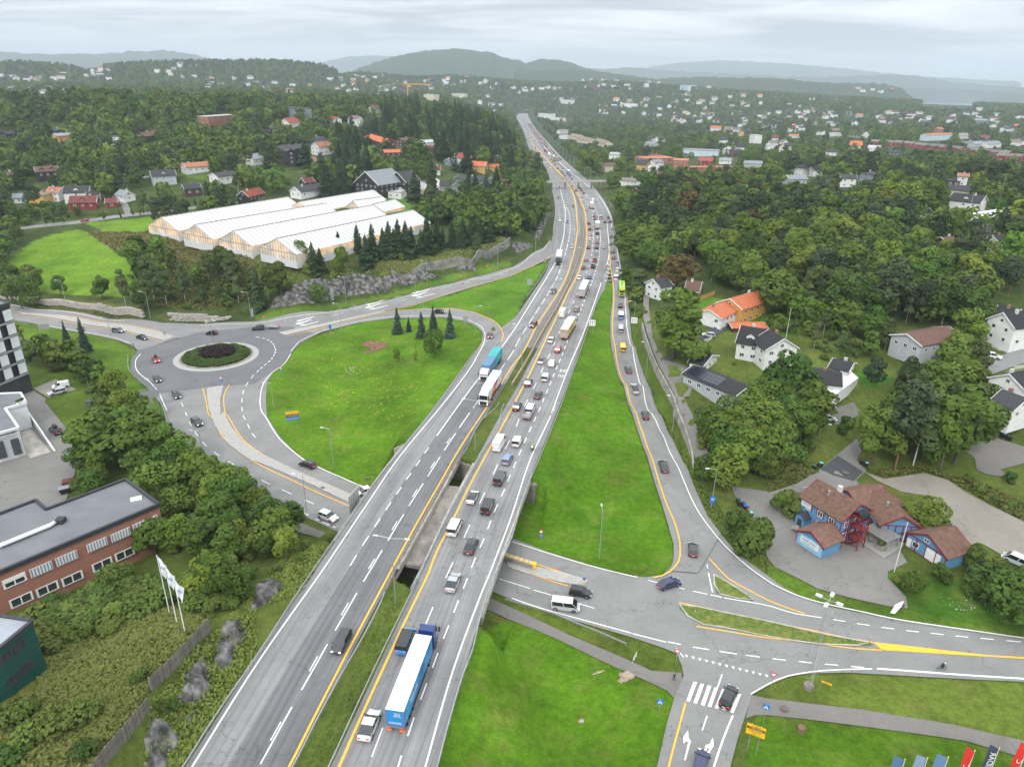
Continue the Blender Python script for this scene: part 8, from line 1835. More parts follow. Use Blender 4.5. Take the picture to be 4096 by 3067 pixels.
gcar('van','silver','D3 345,255','580,285','silver camper van with white high roof on the side road, off .14'.replace(', off .14',''),lights='head',col2='white')
def WHL(pnt,xs,w=2.4,r_=.5):
 for x in xs:
  for s in(-1,1):t=CYL((0,-.16,0),(0,.16,0),r_,n=14).ob('wheel',TYRE,pnt,(x,s*(w/2-.08),r_));CYL((0,-.17,0),(0,.17,0),r_*.55,n=10).ob('rim',RIM,t)
def cab(pnt,x,colr,h=3.7,L=2.2,sleeper=True,m=None):
 cm=m;b=MB();w=1.24;b.add([(x,-w,.5),(x+L,-w,.5),(x+L,w,.5),(x,w,.5),(x,-w,2.0),(x+L,-w,2.0),(x+L,w,2.0),(x,w,2.0),(x,-w*.98,h-.5),(x+L-.28,-w*.96,h-.5),(x+L-.28,w*.96,h-.5),(x,w*.98,h-.5),(x+.1,-w*.9,h),(x+L-.9,-w*.85,h-.05),(x+L-.9,w*.85,h-.05),(x+.1,w*.9,h)],[(0,3,2,1),(0,1,5,4),(1,2,6,5),(2,3,7,6),(3,0,4,7),(4,5,9,8),(5,6,10,9),(6,7,11,10),(7,4,8,11),(8,9,13,12),(9,10,14,13),(10,11,15,14),(11,8,12,15),(12,13,14,15)])
 b.ob('cab',cm,pnt);MB().add([(x+L+.01,-w*.93,2.02),(x+L+.01,w*.93,2.02),(x+L-.23,w*.9,h-.75),(x+L-.23,-w*.9,h-.75)],[(0,1,2,3)]).ob('windscreen',CGL,pnt)
 for s in(-1,1):
  BX(x+L-1.25,x+L-.35,s*w*1.0-.02,s*w*1.0+.02,2.0,2.85).ob('side_window',CGL,pnt);BX(x+L-.15,x+L+.15,s*(w+.22)-.1,s*(w+.22)+.1,2.0,2.8).ob('mirror',BLP,pnt);BX(x+L,x+L+.05,s*.9-.2,s*.9+.2,.75,1.0).ob('headlight',HEADL,pnt)
 BX(x+L,x+L+.06,-.95,.95,.62,1.55).ob('grille',BLP,pnt)
def LRY(name,rer,front,srf,lbx,boxm,cabm,side_m=None,frame=BLP,L=16.3,boxes=None,away=True,texts=(),Hb=4.0,cabh=3.8,rear_m=None,cat='lorry',yt=None):
 a,b=P(rer)[0],P(front)[0];p=onH(*a[:3],.3);q=onH(*b[:3],.3);rz=HDG((p[0]+q[0])/2,(p[1]+q[1])/2)+(0 if away else pi)
 base=p if away else q
 if away:x,y=p[0]+cos(rz)*L/2,p[1]+sin(rz)*L/2
 else:x,y=q[0]-cos(rz)*L/2,q[1]-sin(rz)*L/2
 e=EMP(name,(x,y,zh(y)+.02),rz,lbx,cat);x0=-L/2;
 for(f0,f1,bm,sm,rm_)in(boxes or[(0,13.6,boxm,side_m or boxm,rear_m or boxm)]):
  tb=BX(x0+f0,x0+f1,-1.27,1.27,1.15,Hb);o=tb.ob('cargo_box',[bm,sm,rm_],e);o.data.polygons[3].material_index=0
  for pl in o.data.polygons:
   n=pl.normal;pl.material_index=0 if n.z>.5 else(2 if n.x<-.5 else 1)
  BX(x0+f0+.1,x0+f1-.1,-1.1,1.1,.75,1.15).ob('chassis',frame,e)
  for yy in(-1.27,1.27):BX(x0+f0+4.2,x0+f1-3.4,yy-.03,yy+.03,.45,.95).ob('side_guard',frame,e)
 for s in(-1,1):BX(x0-.04,x0+.02,s*.95-.28,s*.95+.28,.62,.78).ob('taillight',TAIL if away else TAILD,e)
 BX(x0-.05,x0,-1.2,1.2,.95,1.1).ob('rear_bumper',GV,e);WHL(e,[x0+1.6,x0+2.9,x0+4.2,L/2-5.0,L/2-1.35])
 cab(e,L/2-2.3,None,cabh,2.3,m=cabm);BX(L/2-5.6,L/2-2.3,-.5,.5,.6,1.0).ob('frame',frame,e)
 return e,x0
WB=mat('white_tarpaulin',(.78,.78,.77),.6,.03,.5);BLS=mat('blue_livery',(.02,.17,.42),.45,.25,.35,col2=(.03,.30,.55));BLR=mat('blue_doors',(.01,.22,.50),.4,.15,.3);CABB=mat('cab_blue',(.012,.035,.16),.3,.03,1,coat=.5);LET=mat('white_print',(.80,.80,.80),.5,.02,1)
lo,x0=LRY('lorry','D2 1205,1345','1520,420','H','long lorry with white roof and blue printed sides, blue cab, in the foreground',WB,CABB,BLS,L=17.2,boxes=[(0,13.9,WB,BLS,BLR)],rear_m=BLR)
text('lettering','NORGIPS',.42,LET,lo,(x0-.03,0,1.75),(pi/2,0,-pi/2),.01);text('lettering','FOR EN\nBEDRE\nFRAMTID',.26,LET,lo,(x0-.03,-.35,3.2),(pi/2,0,-pi/2),.01);text('lettering','NORGIPS',.8,LET,lo,(x0+4.5,-1.29,2.6),(pi/2,0,0),.01)
for s in(-1,1):BX(x0-.09,x0-.05,s*.85-.3,s*.85+.3,.42,.58).ob('orange_marker',ORL,lo)
BX(x0-.02,x0-.005,-1.2,-1.15,1.2,3.95).box(x0-.02,x0-.005,1.15,1.2,1.2,3.95).box(x0-.02,x0-.005,-1.2,1.2,1.2,1.25).ob('red_edging',mat('red_tape',(.5,.02,.03),.5,.02,1),lo)
TANB=mat('tan_doors',(.42,.37,.30),.6,.1,.5);YS=mat('yellow_livery',(.60,.46,.12),.5,.12,.6)
l2,x0=LRY('lorry','B3 445,990','530,765','H','lorry with yellow sides, white roof and red letters on the tan rear doors',WB,mat('cab_cream',(.6,.58,.5),.3,.03,1),YS,boxes=[(0,13.6,WB,YS,TANB)]);text('lettering','HÅKULL',.62,mat('red_print',(.5,.02,.02),.5,.02,1),l2,(x0-.03,0,3.2),(pi/2,0,-pi/2),.01);text('lettering','HÅKULL',1.2,MT['red_print'],l2,(x0+7,-1.29,2.6),(pi/2,0,0),.01)
GREYD=mat('grey_doors',(.40,.39,.38),.6,.1,.5)
l3,x0=LRY('lorry','B3 597,630','622,455','H','white roofed lorry with grey rear doors, next beyond the yellow one',WB,mat('cab_white',(.6,.6,.6),.3,.03,1),GREYD,boxes=[(0,13.6,WB,GREYD,GREYD)]);text('lettering','FROST',.4,DKM,l3,(x0-.03,.5,3.0),(pi/2,0,-pi/2),.01)
TEAL=mat('teal_container',(.03,.34,.36),.5,.12,.7,bump=.05,bsc=6);STB=mat('steel_blue_container',(.10,.22,.34),.6,.25,1.0,bump=.05,bsc=6);CW_=mat('cab_white_gloss',(.68,.68,.68),.3,.03,1,coat=.5)
l4,x0=LRY('lorry','B2 2130,1170','1962,1345','H','white cab lorry carrying a teal and a steel blue container',TEAL,CW_,L=18.6,boxes=[(0,8.2,TEAL,TEAL,TEAL),(8.4,15.6,STB,STB,STB)],away=False,cabh=3.4);text('lettering','MAERSK',.7,LET,l4,(x0+4.2,1.29,2.6),(pi/2,0,pi),.01)
REDL=mat('white_side_livery',(.70,.70,.70),.5,.05,1)
l5,x0=LRY('lorry','B2 2135,1400','1960,1560','H','white refrigerated lorry with a large red diagonal design, beside container lorry',WB,CW_,REDL,away=False,boxes=[(0,13.6,WB,REDL,REDL)],cabh=3.9)
MB().add([(x0+7.5,1.285,1.2),(x0+12.6,1.285,1.2),(x0+9.6,1.285,3.9),(x0+4.5,1.285,3.9)],[(3,2,1,0)]).ob('red_design',mat('red_livery',(.55,.02,.03),.4,.03,1),l5);text('lettering','BRING',1.5,LET,l5,(x0+8.6,1.295,2.5),(pi/2,0,pi),.008);BX(x0+13.6,x0+14.1,-1,1,2.4,3.8).ob('cooling_unit',mat('cooler_grey',(.3,.3,.3),.5,.1,1),l5)
LRY('lorry','B3 432,170','397,345','H','lorry with black cab and white body near the exit ramp merge',WB,mat('cab_black',(.02,.025,.03),.25,.03,1,coat=.5),away=False)
LRY('lorry','A3 735,1545','728,1490','H','short white box lorry in the middle lane',WB,CW_,mat('tan_side',(.48,.44,.38),.6,.1,1),L=9.5,boxes=[(0,7,WB,MT['tan_side'],MT['tan_side'])])
LRY('lorry','A3 688,1370','683,1320','H','white box lorry beyond the silver cars',WB,CW_,MT['tan_side'],L=10,boxes=[(0,7.5,WB,MT['tan_side'],MT['tan_side'])])
mcar('bigvan','white','A3 697,1297','white large van right of the box lorry');
LRY('lorry','A3 492,1075','480,1020','H','tall blue and white lorry just beyond the footbridge',WB,CABB,BLS,L=14,boxes=[(0,11,WB,mat('blue_white_door',(.10,.25,.55),.5,.5,.8),MT['blue_white_door'])])
LRY('lorry','A3 362,943','355,910','H','green topped lorry in the far queue',WB,CW_,mat('lime_door',(.25,.45,.08),.5,.1,1),L=14,boxes=[(0,11,WB,MT['lime_door'],MT['lime_door'])]);LRY('lorry','A3 322,915','318,885','H','white lorry in the far queue',WB,CW_,L=14,boxes=[(0,11,WB,WB,WB)]);LRY('lorry','A3 287,882','283,857','H','red lorry in the far queue',mat('red_box',(.3,.05,.05),.5,.1,1),CW_,L=14,boxes=[(0,11,MT['red_box'],MT['red_box'],MT['red_box'])])
a,b=G('B3',945,635,.3),G('B3',943,480,1.0);rz=atan2(b[1]-a[1],b[0]-a[0]);L=13.0;bx_,by_=a[0]+cos(rz)*L/2,a[1]+sin(rz)*L/2;LIMEP=mat('lime_paint',(.34,.60,.03),.35,.03,1,coat=.4)
bu=EMP('bus',(bx_,by_,Tz(bx_,by_)+.34),rz,'lime green city bus on the slip road','bus');s_=[(-6.5,1.2,.4,1.4,3.0),(-6.4,1.27,.32,1.5,3.15),(0,1.28,.32,1.5,3.15),(6.3,1.27,.32,1.5,3.15),(6.5,1.15,.4,1.4,2.9)];loft(s_).ob('body',LIMEP,bu)
for s in(-1,1):
 for i in range(7):BX(-5.7+i*1.68,-4.2+i*1.68,s*1.275-.02,s*1.275+.02,1.5,2.6).ob('window',CGL,bu)
BX(-6.53,-6.49,-.95,.95,1.7,2.75).ob('rear_window',CGL,bu);BX(6.45,6.53,-1.05,1.05,1.2,2.8).ob('windscreen',CGL,bu);BX(-6.53,-6.49,-.7,.7,.7,1.3).ob('engine_grille',BLP,bu);BX(-6.55,-6.52,-.5,.5,2.45,2.68).ob('destination_sign',ORL,bu)
for i,x in enumerate((-3.5,.5,3.5)):BX(x-.5,x+.5,-.4,.4,3.15,3.25).ob('roof_hatch',BLP,bu)
BX(-5.6,-4.2,-.9,.9,3.14,3.40).ob('roof_unit',LIMEP,bu)
for s in(-1,1):BX(-6.54,-6.48,s*1.05-.12,s*1.05+.12,.75,1.3).ob('taillight',TAIL,bu)
WHL(bu,(-3.6,3.8),2.5,.48)
q=onH('C3',150,92,.9);rz=HDG(q[0],q[1]);e=car('van','white',q[0]+cos(rz)*1.2,q[1]+sin(rz)*1.2,zh(q[1])+.02,rz,'white crew cab truck with open grey tipping bed, on the bridge approach',name='flatbed_truck')
bd=MB();bd.box(-5.6,-2.0,-1.05,1.05,.8,.9);bd.box(-5.6,-5.54,-1.05,1.05,.9,1.4);bd.box(-2.06,-2.0,-1.05,1.05,.9,1.4);bd.box(-5.6,-2.0,-1.05,-.99,.9,1.4);bd.box(-5.6,-2.0,.99,1.05,.9,1.4);bd.ob('tipping_bed',GV,e);WHL(e,(-4.6,),1.9,.34)
for s in(-1,1):BX(-5.65,-5.6,s*.8-.15,s*.8+.15,.6,.75).ob('taillight',TAIL,e)
a,b=G('B2',190,880,.6),G('B2',95,880,.6);rz=atan2(b[1]-a[1],b[0]-a[0]);t_=EMP('trailer',((a[0]+b[0])/2,(a[1]+b[1])/2,Tz(a[0],a[1])+.14),rz,'low flat car trailer towed by the dark SUV','trailer');BX(-2.4,2.0,-1,1,.5,.62).box(2.0,3.4,-.06,.06,.5,.6).ob('platform',GV,t_);BX(-2.4,2.0,-1.02,-.97,.62,.9).box(-2.4,2.0,.97,1.02,.62,.9).ob('side_rail',GV,t_);WHL(t_,(-.6,.2),2.0,.3)
def FGR(pnt,J,Ed,Rr,mats_,split,name='body'):
 0
 me=NME(name);me.from_pydata(J,Ed,[]);o=bpy.data.objects.new(name,me);COL.objects.link(o);m=o.modifiers.new('s','SKIN');m.use_smooth_shade=True
 sv=me.skin_vertices[0].data
 for i,r_ in enumerate(Rr):sv[i].radius=(r_,r_)if not isinstance(r_,tuple)else r_
 sv[0].use_root=True;s2=o.modifiers.new('d','SUBSURF');s2.levels=1;s2.render_levels=1
 bpy.context.view_layer.update();dg=bpy.context.evaluated_depsgraph_get();m2=bpy.data.meshes.new_from_object(o.evaluated_get(dg));bpy.data.objects.remove(o)
 m2.materials.clear();[m2.materials.append(x)for x in mats_];JV=[Vector(j)for j in J]
 for p in m2.polygons:
  i=min(range(len(JV)),key=lambda k:(JV[k]-p.center).length);p.material_index=split[i];p.use_smooth=True
 return link(name,m2,pnt)
SKN=mat('skin',(.50,.32,.24),.6,.05,3);HAIR=mat('dark_hair',(.03,.02,.015),.8,.2,5);JKT=mat('dark_jacket',(.05,.055,.065),.8,.15,4);TRO=mat('dark_trousers',(.03,.03,.04),.85,.15,4);HV=mat('high_vis',(.42,.62,.03),.6,.05,3);BLK=mat('black_leather',(.02,.02,.02),.6,.1,3);JERS=mat('navy_jersey',(.02,.03,.06),.7,.1,3);WHH=mat('white_helmet',(.7,.7,.7),.3,.02,1);BAGM=mat('grey_backpack',(.14,.15,.17),.8,.15,4)
Ed=[(0,1),(1,2),(2,3),(3,4),(4,5),(2,6),(6,7),(7,8),(8,9),(2,10),(10,11),(11,12),(12,13),(0,14),(14,15),(15,16),(16,17),(0,18),(18,19),(19,20),(20,21)]
Rr=[.14,.15,.13,.06,.10,.09,.07,.055,.045,.04,.07,.055,.045,.04,.10,.075,.055,.06,.10,.075,.055,.06];SPL=[2,1,1,0,0,3,1,1,1,0,1,1,1,0,2,2,2,2,2,2,2,2]
walk=[(0,0,.95),(.02,0,1.2),(.03,0,1.42),(.03,0,1.52),(.05,0,1.64),(.05,0,1.72),(.03,.19,1.40),(-.06,.24,1.13),(.08,.24,.90),(.12,.24,.82),(.03,-.19,1.40),(.08,-.24,1.13),(.20,-.23,.92),(.24,-.22,.85),(.02,.10,.88),(.16,.10,.50),(.02,.10,.10),(.14,.10,.05),(.0,-.10,.88),(.02,-.10,.48),(-.25,-.10,.14),(-.15,-.10,.05)]
g_=G('D3',1395,912);pe=EMP('person',(g_[0],g_[1],Tz(g_[0],g_[1])+.14),R(150),'person in dark clothes with a grey backpack walking on the footpath','person');FGR(pe,walk,Ed,Rr,[SKN,JKT,TRO,HAIR],SPL);loft([(-.30,.16,1.05,1.2,1.45),(-.12,.17,1.02,1.2,1.47)]).ob('backpack',BAGM,pe)
def bike(pnt,mt,wh=.34,wb=1.02,fat=.025,motor=False):
 for x in(-wb/2,wb/2):
  b=MB();n=18
  for i in range(n):
   a0,a1=2*pi*i/n,2*pi*(i+1)/n;b.cyl((x+wh*cos(a0),0,wh+wh*sin(a0)),(x+wh*cos(a1),0,wh+wh*sin(a1)),fat,n=5,cap=False)
  w_=b.ob('wheel',TYRE,pnt)
  sp=MB()
  for i in range(8):a0=pi*i/8;sp.cyl((x+wh*cos(a0),0,wh+wh*sin(a0)),(x-wh*cos(a0),0,wh-wh*sin(a0)),.008 if not motor else.03,n=3)
  sp.ob('spokes',RIM,w_)
 b=MB();s=(-.18,0,.88);h=(.36,0,.86);c=(-.05,0,.30);r_=(-wb/2,0,wh);f=(wb/2,0,wh)
 for p,q in((s,h),(s,c),(c,h),(s,r_),(c,r_),(h,f)):b.cyl(p,q,.022 if not motor else.05,n=5)
 b.cyl((.38,-.22,.95),(.38,.22,.95),.018,n=5);b.box(-.32,-.08,-.07,.07,.88,.93);b.ob('frame',mt,pnt)
ride=[(-.16,0,.98),(.02,0,1.14),(.22,0,1.28),(.30,0,1.33),(.38,0,1.42),(.42,0,1.50),(.20,.18,1.26),(.30,.20,1.05),(.38,.20,.97),(.42,.20,.96),(.20,-.18,1.26),(.30,-.20,1.05),(.38,-.20,.97),(.42,-.20,.96),(-.12,.09,.92),(.18,.10,.70),(.02,.10,.32),(.12,.10,.26),(-.12,-.09,.92),(.22,-.10,.88),(.08,-.10,.50),(.18,-.10,.46)]
a,b=G('D4',1460,825),G('D4',1520,825);rz=atan2(b[1]-a[1],b[0]-a[0]);cy_=EMP('bicycle',((a[0]+b[0])/2,(a[1]+b[1])/2,.15),rz,'black racing bicycle ridden along the lower right road','bicycle');bike(cy_,BLP)
rd=EMP('person',((a[0]+b[0])/2,(a[1]+b[1])/2,.15),rz,'cyclist in dark kit and white helmet crouched over the handlebar','person');FGR(rd,ride,Ed,Rr,[WHH,JERS,TRO,WHH],SPL)
q=onH('C3',180,425);rz=HDG(q[0],q[1]);mo=EMP('motorcycle',(q[0],q[1],zh(q[1])+.02),rz,'black motorcycle with white top case by the right road edge','motorcycle');bike(mo,BLK,.32,1.45,.08,True);loft([(-.6,.18,.55,.7,.85),(-.1,.22,.45,.7,.88),(.3,.24,.45,.8,1.02),(.62,.16,.7,.85,1.05)]).ob('body',BLK,mo);BX(-1.0,-.6,-.25,.25,.9,1.25).ob('top_case',WHT,mo);BX(-.9,-.4,-.45,-.22,.55,.9).box(-.9,-.4,.22,.45,.55,.9).ob('side_case',BLK,mo);BX(-.93,-.88,-.1,.1,.72,.82).ob('taillight',TAIL,mo)
sit=[(x,y,z+.02)for x,y,z in ride];sit[1]=(-.10,0,1.2);sit[2]=(-.02,0,1.42);sit[3]=(.0,0,1.52);sit[4]=(.03,0,1.62);sit[5]=(.04,0,1.70);sit[6]=(-.02,.2,1.38);sit[10]=(-.02,-.2,1.38);sit[7]=(.14,.28,1.18);sit[11]=(.14,-.28,1.18);sit[8]=(.34,.28,1.04);sit[12]=(.34,-.28,1.04);sit[9]=(.4,.28,1.02);sit[13]=(.4,-.28,1.02);sit[15]=(.2,.22,.78);sit[19]=(.2,-.22,.78);sit[16]=(-.02,.22,.42);sit[20]=(-.02,-.22,.42);sit[17]=(.1,.22,.36);sit[21]=(.1,-.22,.36)
ri=EMP('person',(q[0],q[1],zh(q[1])+.02),rz,'motorcyclist in black with a yellow green high visibility vest','person');FGR(ri,sit,Ed,Rr,[BLK,HV,BLK,BLK],SPL)
LAMPH=mat('lamp_head',(.62,.64,.66),.4,.05,1)
def HTO(g,tp):
 lo,hi=.5,45
 for _ in range(24):
  h=(lo+hi)/2
  if projn(g[0],g[1],g[2]+h)[1]>tp[1]:lo=h
  else:hi=h
 return h
def lamp(base,top,lbx,arms=((1,0),),surf='G',r_=.10,al=1.6,h=None):
 b=P(base)[0];g=G(*b[:3])if surf=='G'else onH(*b[:3]);h=h or HTO(g,NN(*P(top)[0][:3]));e=EMP('street_lamp',(g[0],g[1],g[2]),0,lbx,'street lamp');CYL((0,0,-.3),(0,0,h),r_,r_*.6,8).ob('pole',GV,e)
 for ax,ay in arms:
  n=hypot(ax,ay)or 1;ax/=n;ay/=n;CYL((0,0,h-.1),(ax*al,ay*al,h+.15),.05,n=6).ob('arm',GV,e);a=atan2(ay,ax);MB().add([(0,-.17,-.06),(.85,-.13,-.04),(.85,.13,-.04),(0,.17,-.06),(.05,-.12,.10),(.8,-.08,.06),(.8,.08,.06),(.05,.12,.10)],[(0,3,2,1),(4,5,6,7),(0,1,5,4),(1,2,6,5),(2,3,7,6),(3,0,4,7)]).ob('lamp_head',LAMPH,e,(ax*al,ay*al,h+.15),(0,0,a))
 return e
for l in'''-1,0 B1 580,714 528,480 street lamp on the grass above the block wall, far left
-1,0 B1 1297,802 1250,578 street lamp in front of the dark tree by the block wall
-1,0 B1 2168,817 2135,582 street lamp beside the dark rock, near the tall spruce
-1,0 B1 955,962 925,800 thin street lamp between the two approaching cars
-1,.2 C1 1385,150 B1 1325,1335 street lamp by the guardrail below the roundabout
-1,0 C1 1740,410 1720,265 street lamp at the side road behind the maple
-1,0 B2 778,682 763,450 street lamp at the foot of the rock cutting, left one
-1,0 B2 738,937 712,678 street lamp at the upper left edge of the loop lawn
-1,0 B2 1477,527 1470,310 street lamp below the concrete wall, middle one
-1,0 B2 1382,682 1368,440 street lamp between ramp and loop, left one
-1,0 B2 1443,722 1437,575 street lamp between ramp and loop, right one
1,0 B2 1888,962 1890,700 street lamp at the right end of the loop lawn
1,0 B2 2085,390 2085,190 street lamp under the end of the concrete wall
-1,0 B2 155,1584 120,1362 street lamp at the left edge of the loop lawn
1,0 B3 203,237 208,52 street lamp on the verge by the exit ramp
-1,0 B3 1056,790 1055,660 street lamp behind the lane arrow sign
-1,0 B3 1158,1287 1180,1012 tall street lamp in front of the concrete wall
-1,0 C3 1380,292 B3 1412,1475 street lamp at the lower end of the concrete wall
-1,0 A3 978,1640 978,1550 street lamp at the foot of the wooded slope
-1,.2 C2 670,587 632,248 street lamp standing in the loop lawn near the bridge
-1,.2 C2 437,957 405,648 street lamp at the lower side road beside the white SUV
0,1 C3 752,1362 780,958 tall street lamp in the green triangle
-1,0 C3 1717,937 1775,595 street lamp carrying the motorway sign
1,-.1 C4 438,330 468,210 street lamp on the lane above the blue building
-1,0 A1 387,1540 340,1368 street lamp on the upper left street
-1,0 A1 1095,1477 1062,1308 street lamp by the driveway of the red house
1,0 C4 285,830 292,750 small lamp behind the blue building
1,0 C4 1770,190 1808,120 small lamp beside the parking lot
-1,0 A2 402,1100 385,1055 street lamp left of the black red roofed house
-1,0 A2 672,1065 660,998 street lamp beside the small lane behind conifers'''.split('\n'):
 w=l.split();a=tuple(float(q)for q in w[0].split(','));b=w[1]+' '+w[2];t,w=(w[1]+' '+w[3],w[4:])if','in w[3]else(w[3]+' '+w[4],w[5:]);lamp(b,t,' '.join(w),(a,))
for b,t,l in(('B3 515,462','515,195','double armed lamp on the median barrier, farthest of four'),('B3 348,782','355,465','double armed lamp on the median barrier, third nearest'),('B3 84,1225','90,862','double armed lamp on the median barrier, second nearest'),('C2 1890,440','B2 1820,1512','double armed lamp in the green median tip'),('D2 1203,237','C2 1165,1188','double armed lamp in the grass median by the bridge end')):
 bb_=P(b)[0];q=onH(*bb_[:3]);rz=HDG(q[0],q[1]);lamp(b,t,l,((sin(rz),-cos(rz)),(-sin(rz),cos(rz))),surf='H',al=2.2)
b_=P('B1 1845,1040')[0];lamp('B1 1848,1080','1812,832','four armed lamp mast in the roundabout centre',((1,0),(-1,.3),(.3,1),(-.3,-1)),al=1.2)
for k,y in enumerate(range(640,1500,46)):
 x=float(fRR(y))+3;e=EMP('street_lamp',(x,y,Tz(x,y)),0,'lamp of the row along the right side of the far motorway','street lamp','lamps along the far motorway');CYL((0,0,-.5),(0,0,11),.13,.1,6).ob('pole',GV,e);CYL((0,0,11),(-2.6,0,11.4),.07,n=5).ob('arm',GV,e);BX(-3.6,-2.6,-.25,.25,11.3,11.5).ob('lamp_head',LAMPH,e)
g_=G('D4',350,965);h=HTO(g_,NN('D4',525,220));e=EMP('lattice_mast',(g_[0],g_[1],g_[2]),.4,'tall slim lattice lighting mast with four floodlights in the lower right verge','light mast');b=MB()
for i in range(4):
 a=pi/2*i+.78;b.cyl((.55*cos(a),.55*sin(a),0),(.22*cos(a),.22*sin(a),h),.018,n=4)
nn_=20
for k in range(nn_):
 for i in range(4):
  a0=pi/2*i+.78;a1=a0+pi/2;r0=.55-.33*k/nn_;r1=.55-.33*(k+1)/nn_;b.cyl((r0*cos(a0),r0*sin(a0),h*k/nn_),(r1*cos(a1),r1*sin(a1),h*(k+1)/nn_),.011,n=3,cap=False)
b.ob('lattice',GV,e);CYL((0,0,-.3),(0,0,.5),.9,.8,10).ob('footing',CONCD,e)
for i in range(4):
 a=pi/2*i+.5;CYL((0,0,h),(1.0*cos(a),1.0*sin(a),h+.1),.05,n=5).ob('arm',GV,e);BX(0,.9,-.25,.25,-.12,.12).ob('floodlight',LAMPH,e,(1.0*cos(a),1.0*sin(a),h+.15),(0,0,a))
REDS=mat('sign_red',(.60,.02,.02),.4,.02,1);BLUS=mat('sign_blue',(.02,.18,.55),.4,.02,1);YELS=mat('sign_yellow',(.85,.50,.02),.4,.02,1);BRNS=mat('sign_brown',(.16,.05,.03),.4,.02,1);SGB=mat('sign_back',(.36,.37,.37),.5,.06,1,metal=.3);WHS=mat('sign_white',(.80,.80,.80),.4,.02,1)
def PSG(base,top,lbx,face=None,posts=1,width=1.0,r_=.04):
 b=P(base)[0];g=G(*b[:3]);h=HTO(g,NN(*P(top)[0][:3]));rz=(atan2(-g[1],-g[0])+pi/2)if face is None else face
 e=EMP('road_sign',(g[0],g[1],g[2]),rz,lbx,'road sign')
 for i in range(posts):x=0 if posts==1 else(-width*.3 if i==0 else width*.3);CYL((x,.03,-.3),(x,.03,h),r_,n=6).ob('post',GV,e)
 return e,h
def plate(e,z,w,h,m,name='plate',y=-.02,x=0):return BX(x-w/2,x+w/2,y-.03,y,z-h/2,z+h/2).ob(name,m,e)
def disc(e,z,r_,m,name='plate',y=-.02):return CYL((0,y,z),(0,y-.03,z),r_,n=20).ob(name,m,e)
def tri(e,z,s,m,down=True,name='plate',y=-.02):
 k=-1 if down else 1;P3=[(-s/2,z-k*s*.29),(s/2,z-k*s*.29),(0,z+k*s*.58)];
 return MB().add([(a,y,b)for a,b in P3]+[(a,y-.03,b)for a,b in P3],[(0,1,2),(5,4,3),(0,3,4,1),(1,4,5,2),(2,5,3,0)]).ob(name,m,e)
def YSG(e,z):tri(e,z,1.05,REDS);tri(e,z,.68,WHS,name='panel',y=-.055)
def RSG(e,z):
 disc(e,z,.42,BLUS)
 for i in range(3):
  b=MB()
  for k in range(5):
   a0=2.1*i+k*.3;a1=a0+.3;ro,ri=.27,.19;b.add([(ro*cos(a0),-.06,z+ro*sin(a0)),(ro*cos(a1),-.06,z+ro*sin(a1)),(ri*cos(a1),-.06,z+ri*sin(a1)),(ri*cos(a0),-.06,z+ri*sin(a0))],[(0,1,2,3),(3,2,1,0)])
  b.ob('arrow',WHS,e)
def NOE(e,z):disc(e,z,.40,REDS);plate(e,z,.55,.13,WHS,'bar',-.055)
for b,t,l in(('B2 200,917','192,858','no entry sign at the tip of the paved island'),('B2 72,825','68,792','no entry sign at the left end of the ramp'),('B2 1785,552','1783,497','no entry sign halfway up the ramp'),('B2 2188,457','2188,385','no entry sign near the top of the ramp'),('B2 1990,385','1990,345','red and white sign on the verge below the wall'),('C1 -60,0','-61,-20','no entry sign'))[:5]:
 e,h=PSG(b,t,l);NOE(e,max(1.5,h-.4))
for b,t,l in(('B2 225,1335','230,1222','give way and roundabout signs at the left of the loop lawn'),('B1 1915,1392','1903,1305','give way and roundabout signs at the tip of the curved island'),('C3 248,1232','242,1115','give way and roundabout signs right of the bridge')):
 e,h=PSG(b,t,l);YSG(e,h-.5);RSG(e,h-1.45)
for b,t,l in(('D3 1408,792','1388,632','give way sign at the footpath corner'),('D4 20,1002','62,835','give way sign at the right corner of the junction')):e,h=PSG(b,t,l);disc(e,h-.5,.5,SGB,'backing',.02);YSG(e,h-.5)
for b,t,l in(('D3 1262,1222','1280,1072','blue pedestrian crossing sign on the lawn'),('D3 2165,1272','2200,1115','blue pedestrian crossing sign by the right footpath')):
 e,h=PSG(b,t,l);plate(e,h-.45,.95,.95,BLUS);tri(e,h-.52,.70,WHS,False,'panel',-.055);CYL((0,-.10,h-.30),(0,-.12,h-.30),.05,n=8).box(-.03,.03,-.12,-.10,h-.62,h-.34).add([(-.03,-.11,h-.6),(.03,-.11,h-.6),(.13,-.11,h-.78),(.08,-.11,h-.78)],[(0,1,2,3),(3,2,1,0)]).add([(-.03,-.11,h-.6),(.03,-.11,h-.6),(-.08,-.11,h-.78),(-.13,-.11,h-.78)],[(0,1,2,3),(3,2,1,0)]).ob('walking_figure',DKM,e)
e,h=PSG('C3 1719,940','1735,830','blue motorway sign with white road symbol on lamp pole');plate(e,h-.6,1.05,1.2,BLUS);plate(e,h-1.5,1.0,.4,BLUS,'lower_plate');MB().add([(-.28,-.07,h-1.1),(-.10,-.07,h-1.1),(-.04,-.07,h-.35),(-.10,-.07,h-.35),(.10,-.07,h-1.1),(.28,-.07,h-1.1),(.10,-.07,h-.35),(.04,-.07,h-.35)],[(0,1,2,3),(4,5,6,7),(3,2,1,0),(7,6,5,4)]).box(-.36,.36,-.075,-.06,h-.62,h-.54).ob('symbol',WHS,e)
e,h=PSG('C2 325,235','312,95','direction sign with yellow, brown and blue panels in the loop lawn',posts=2,width=3.0,r_=.06)
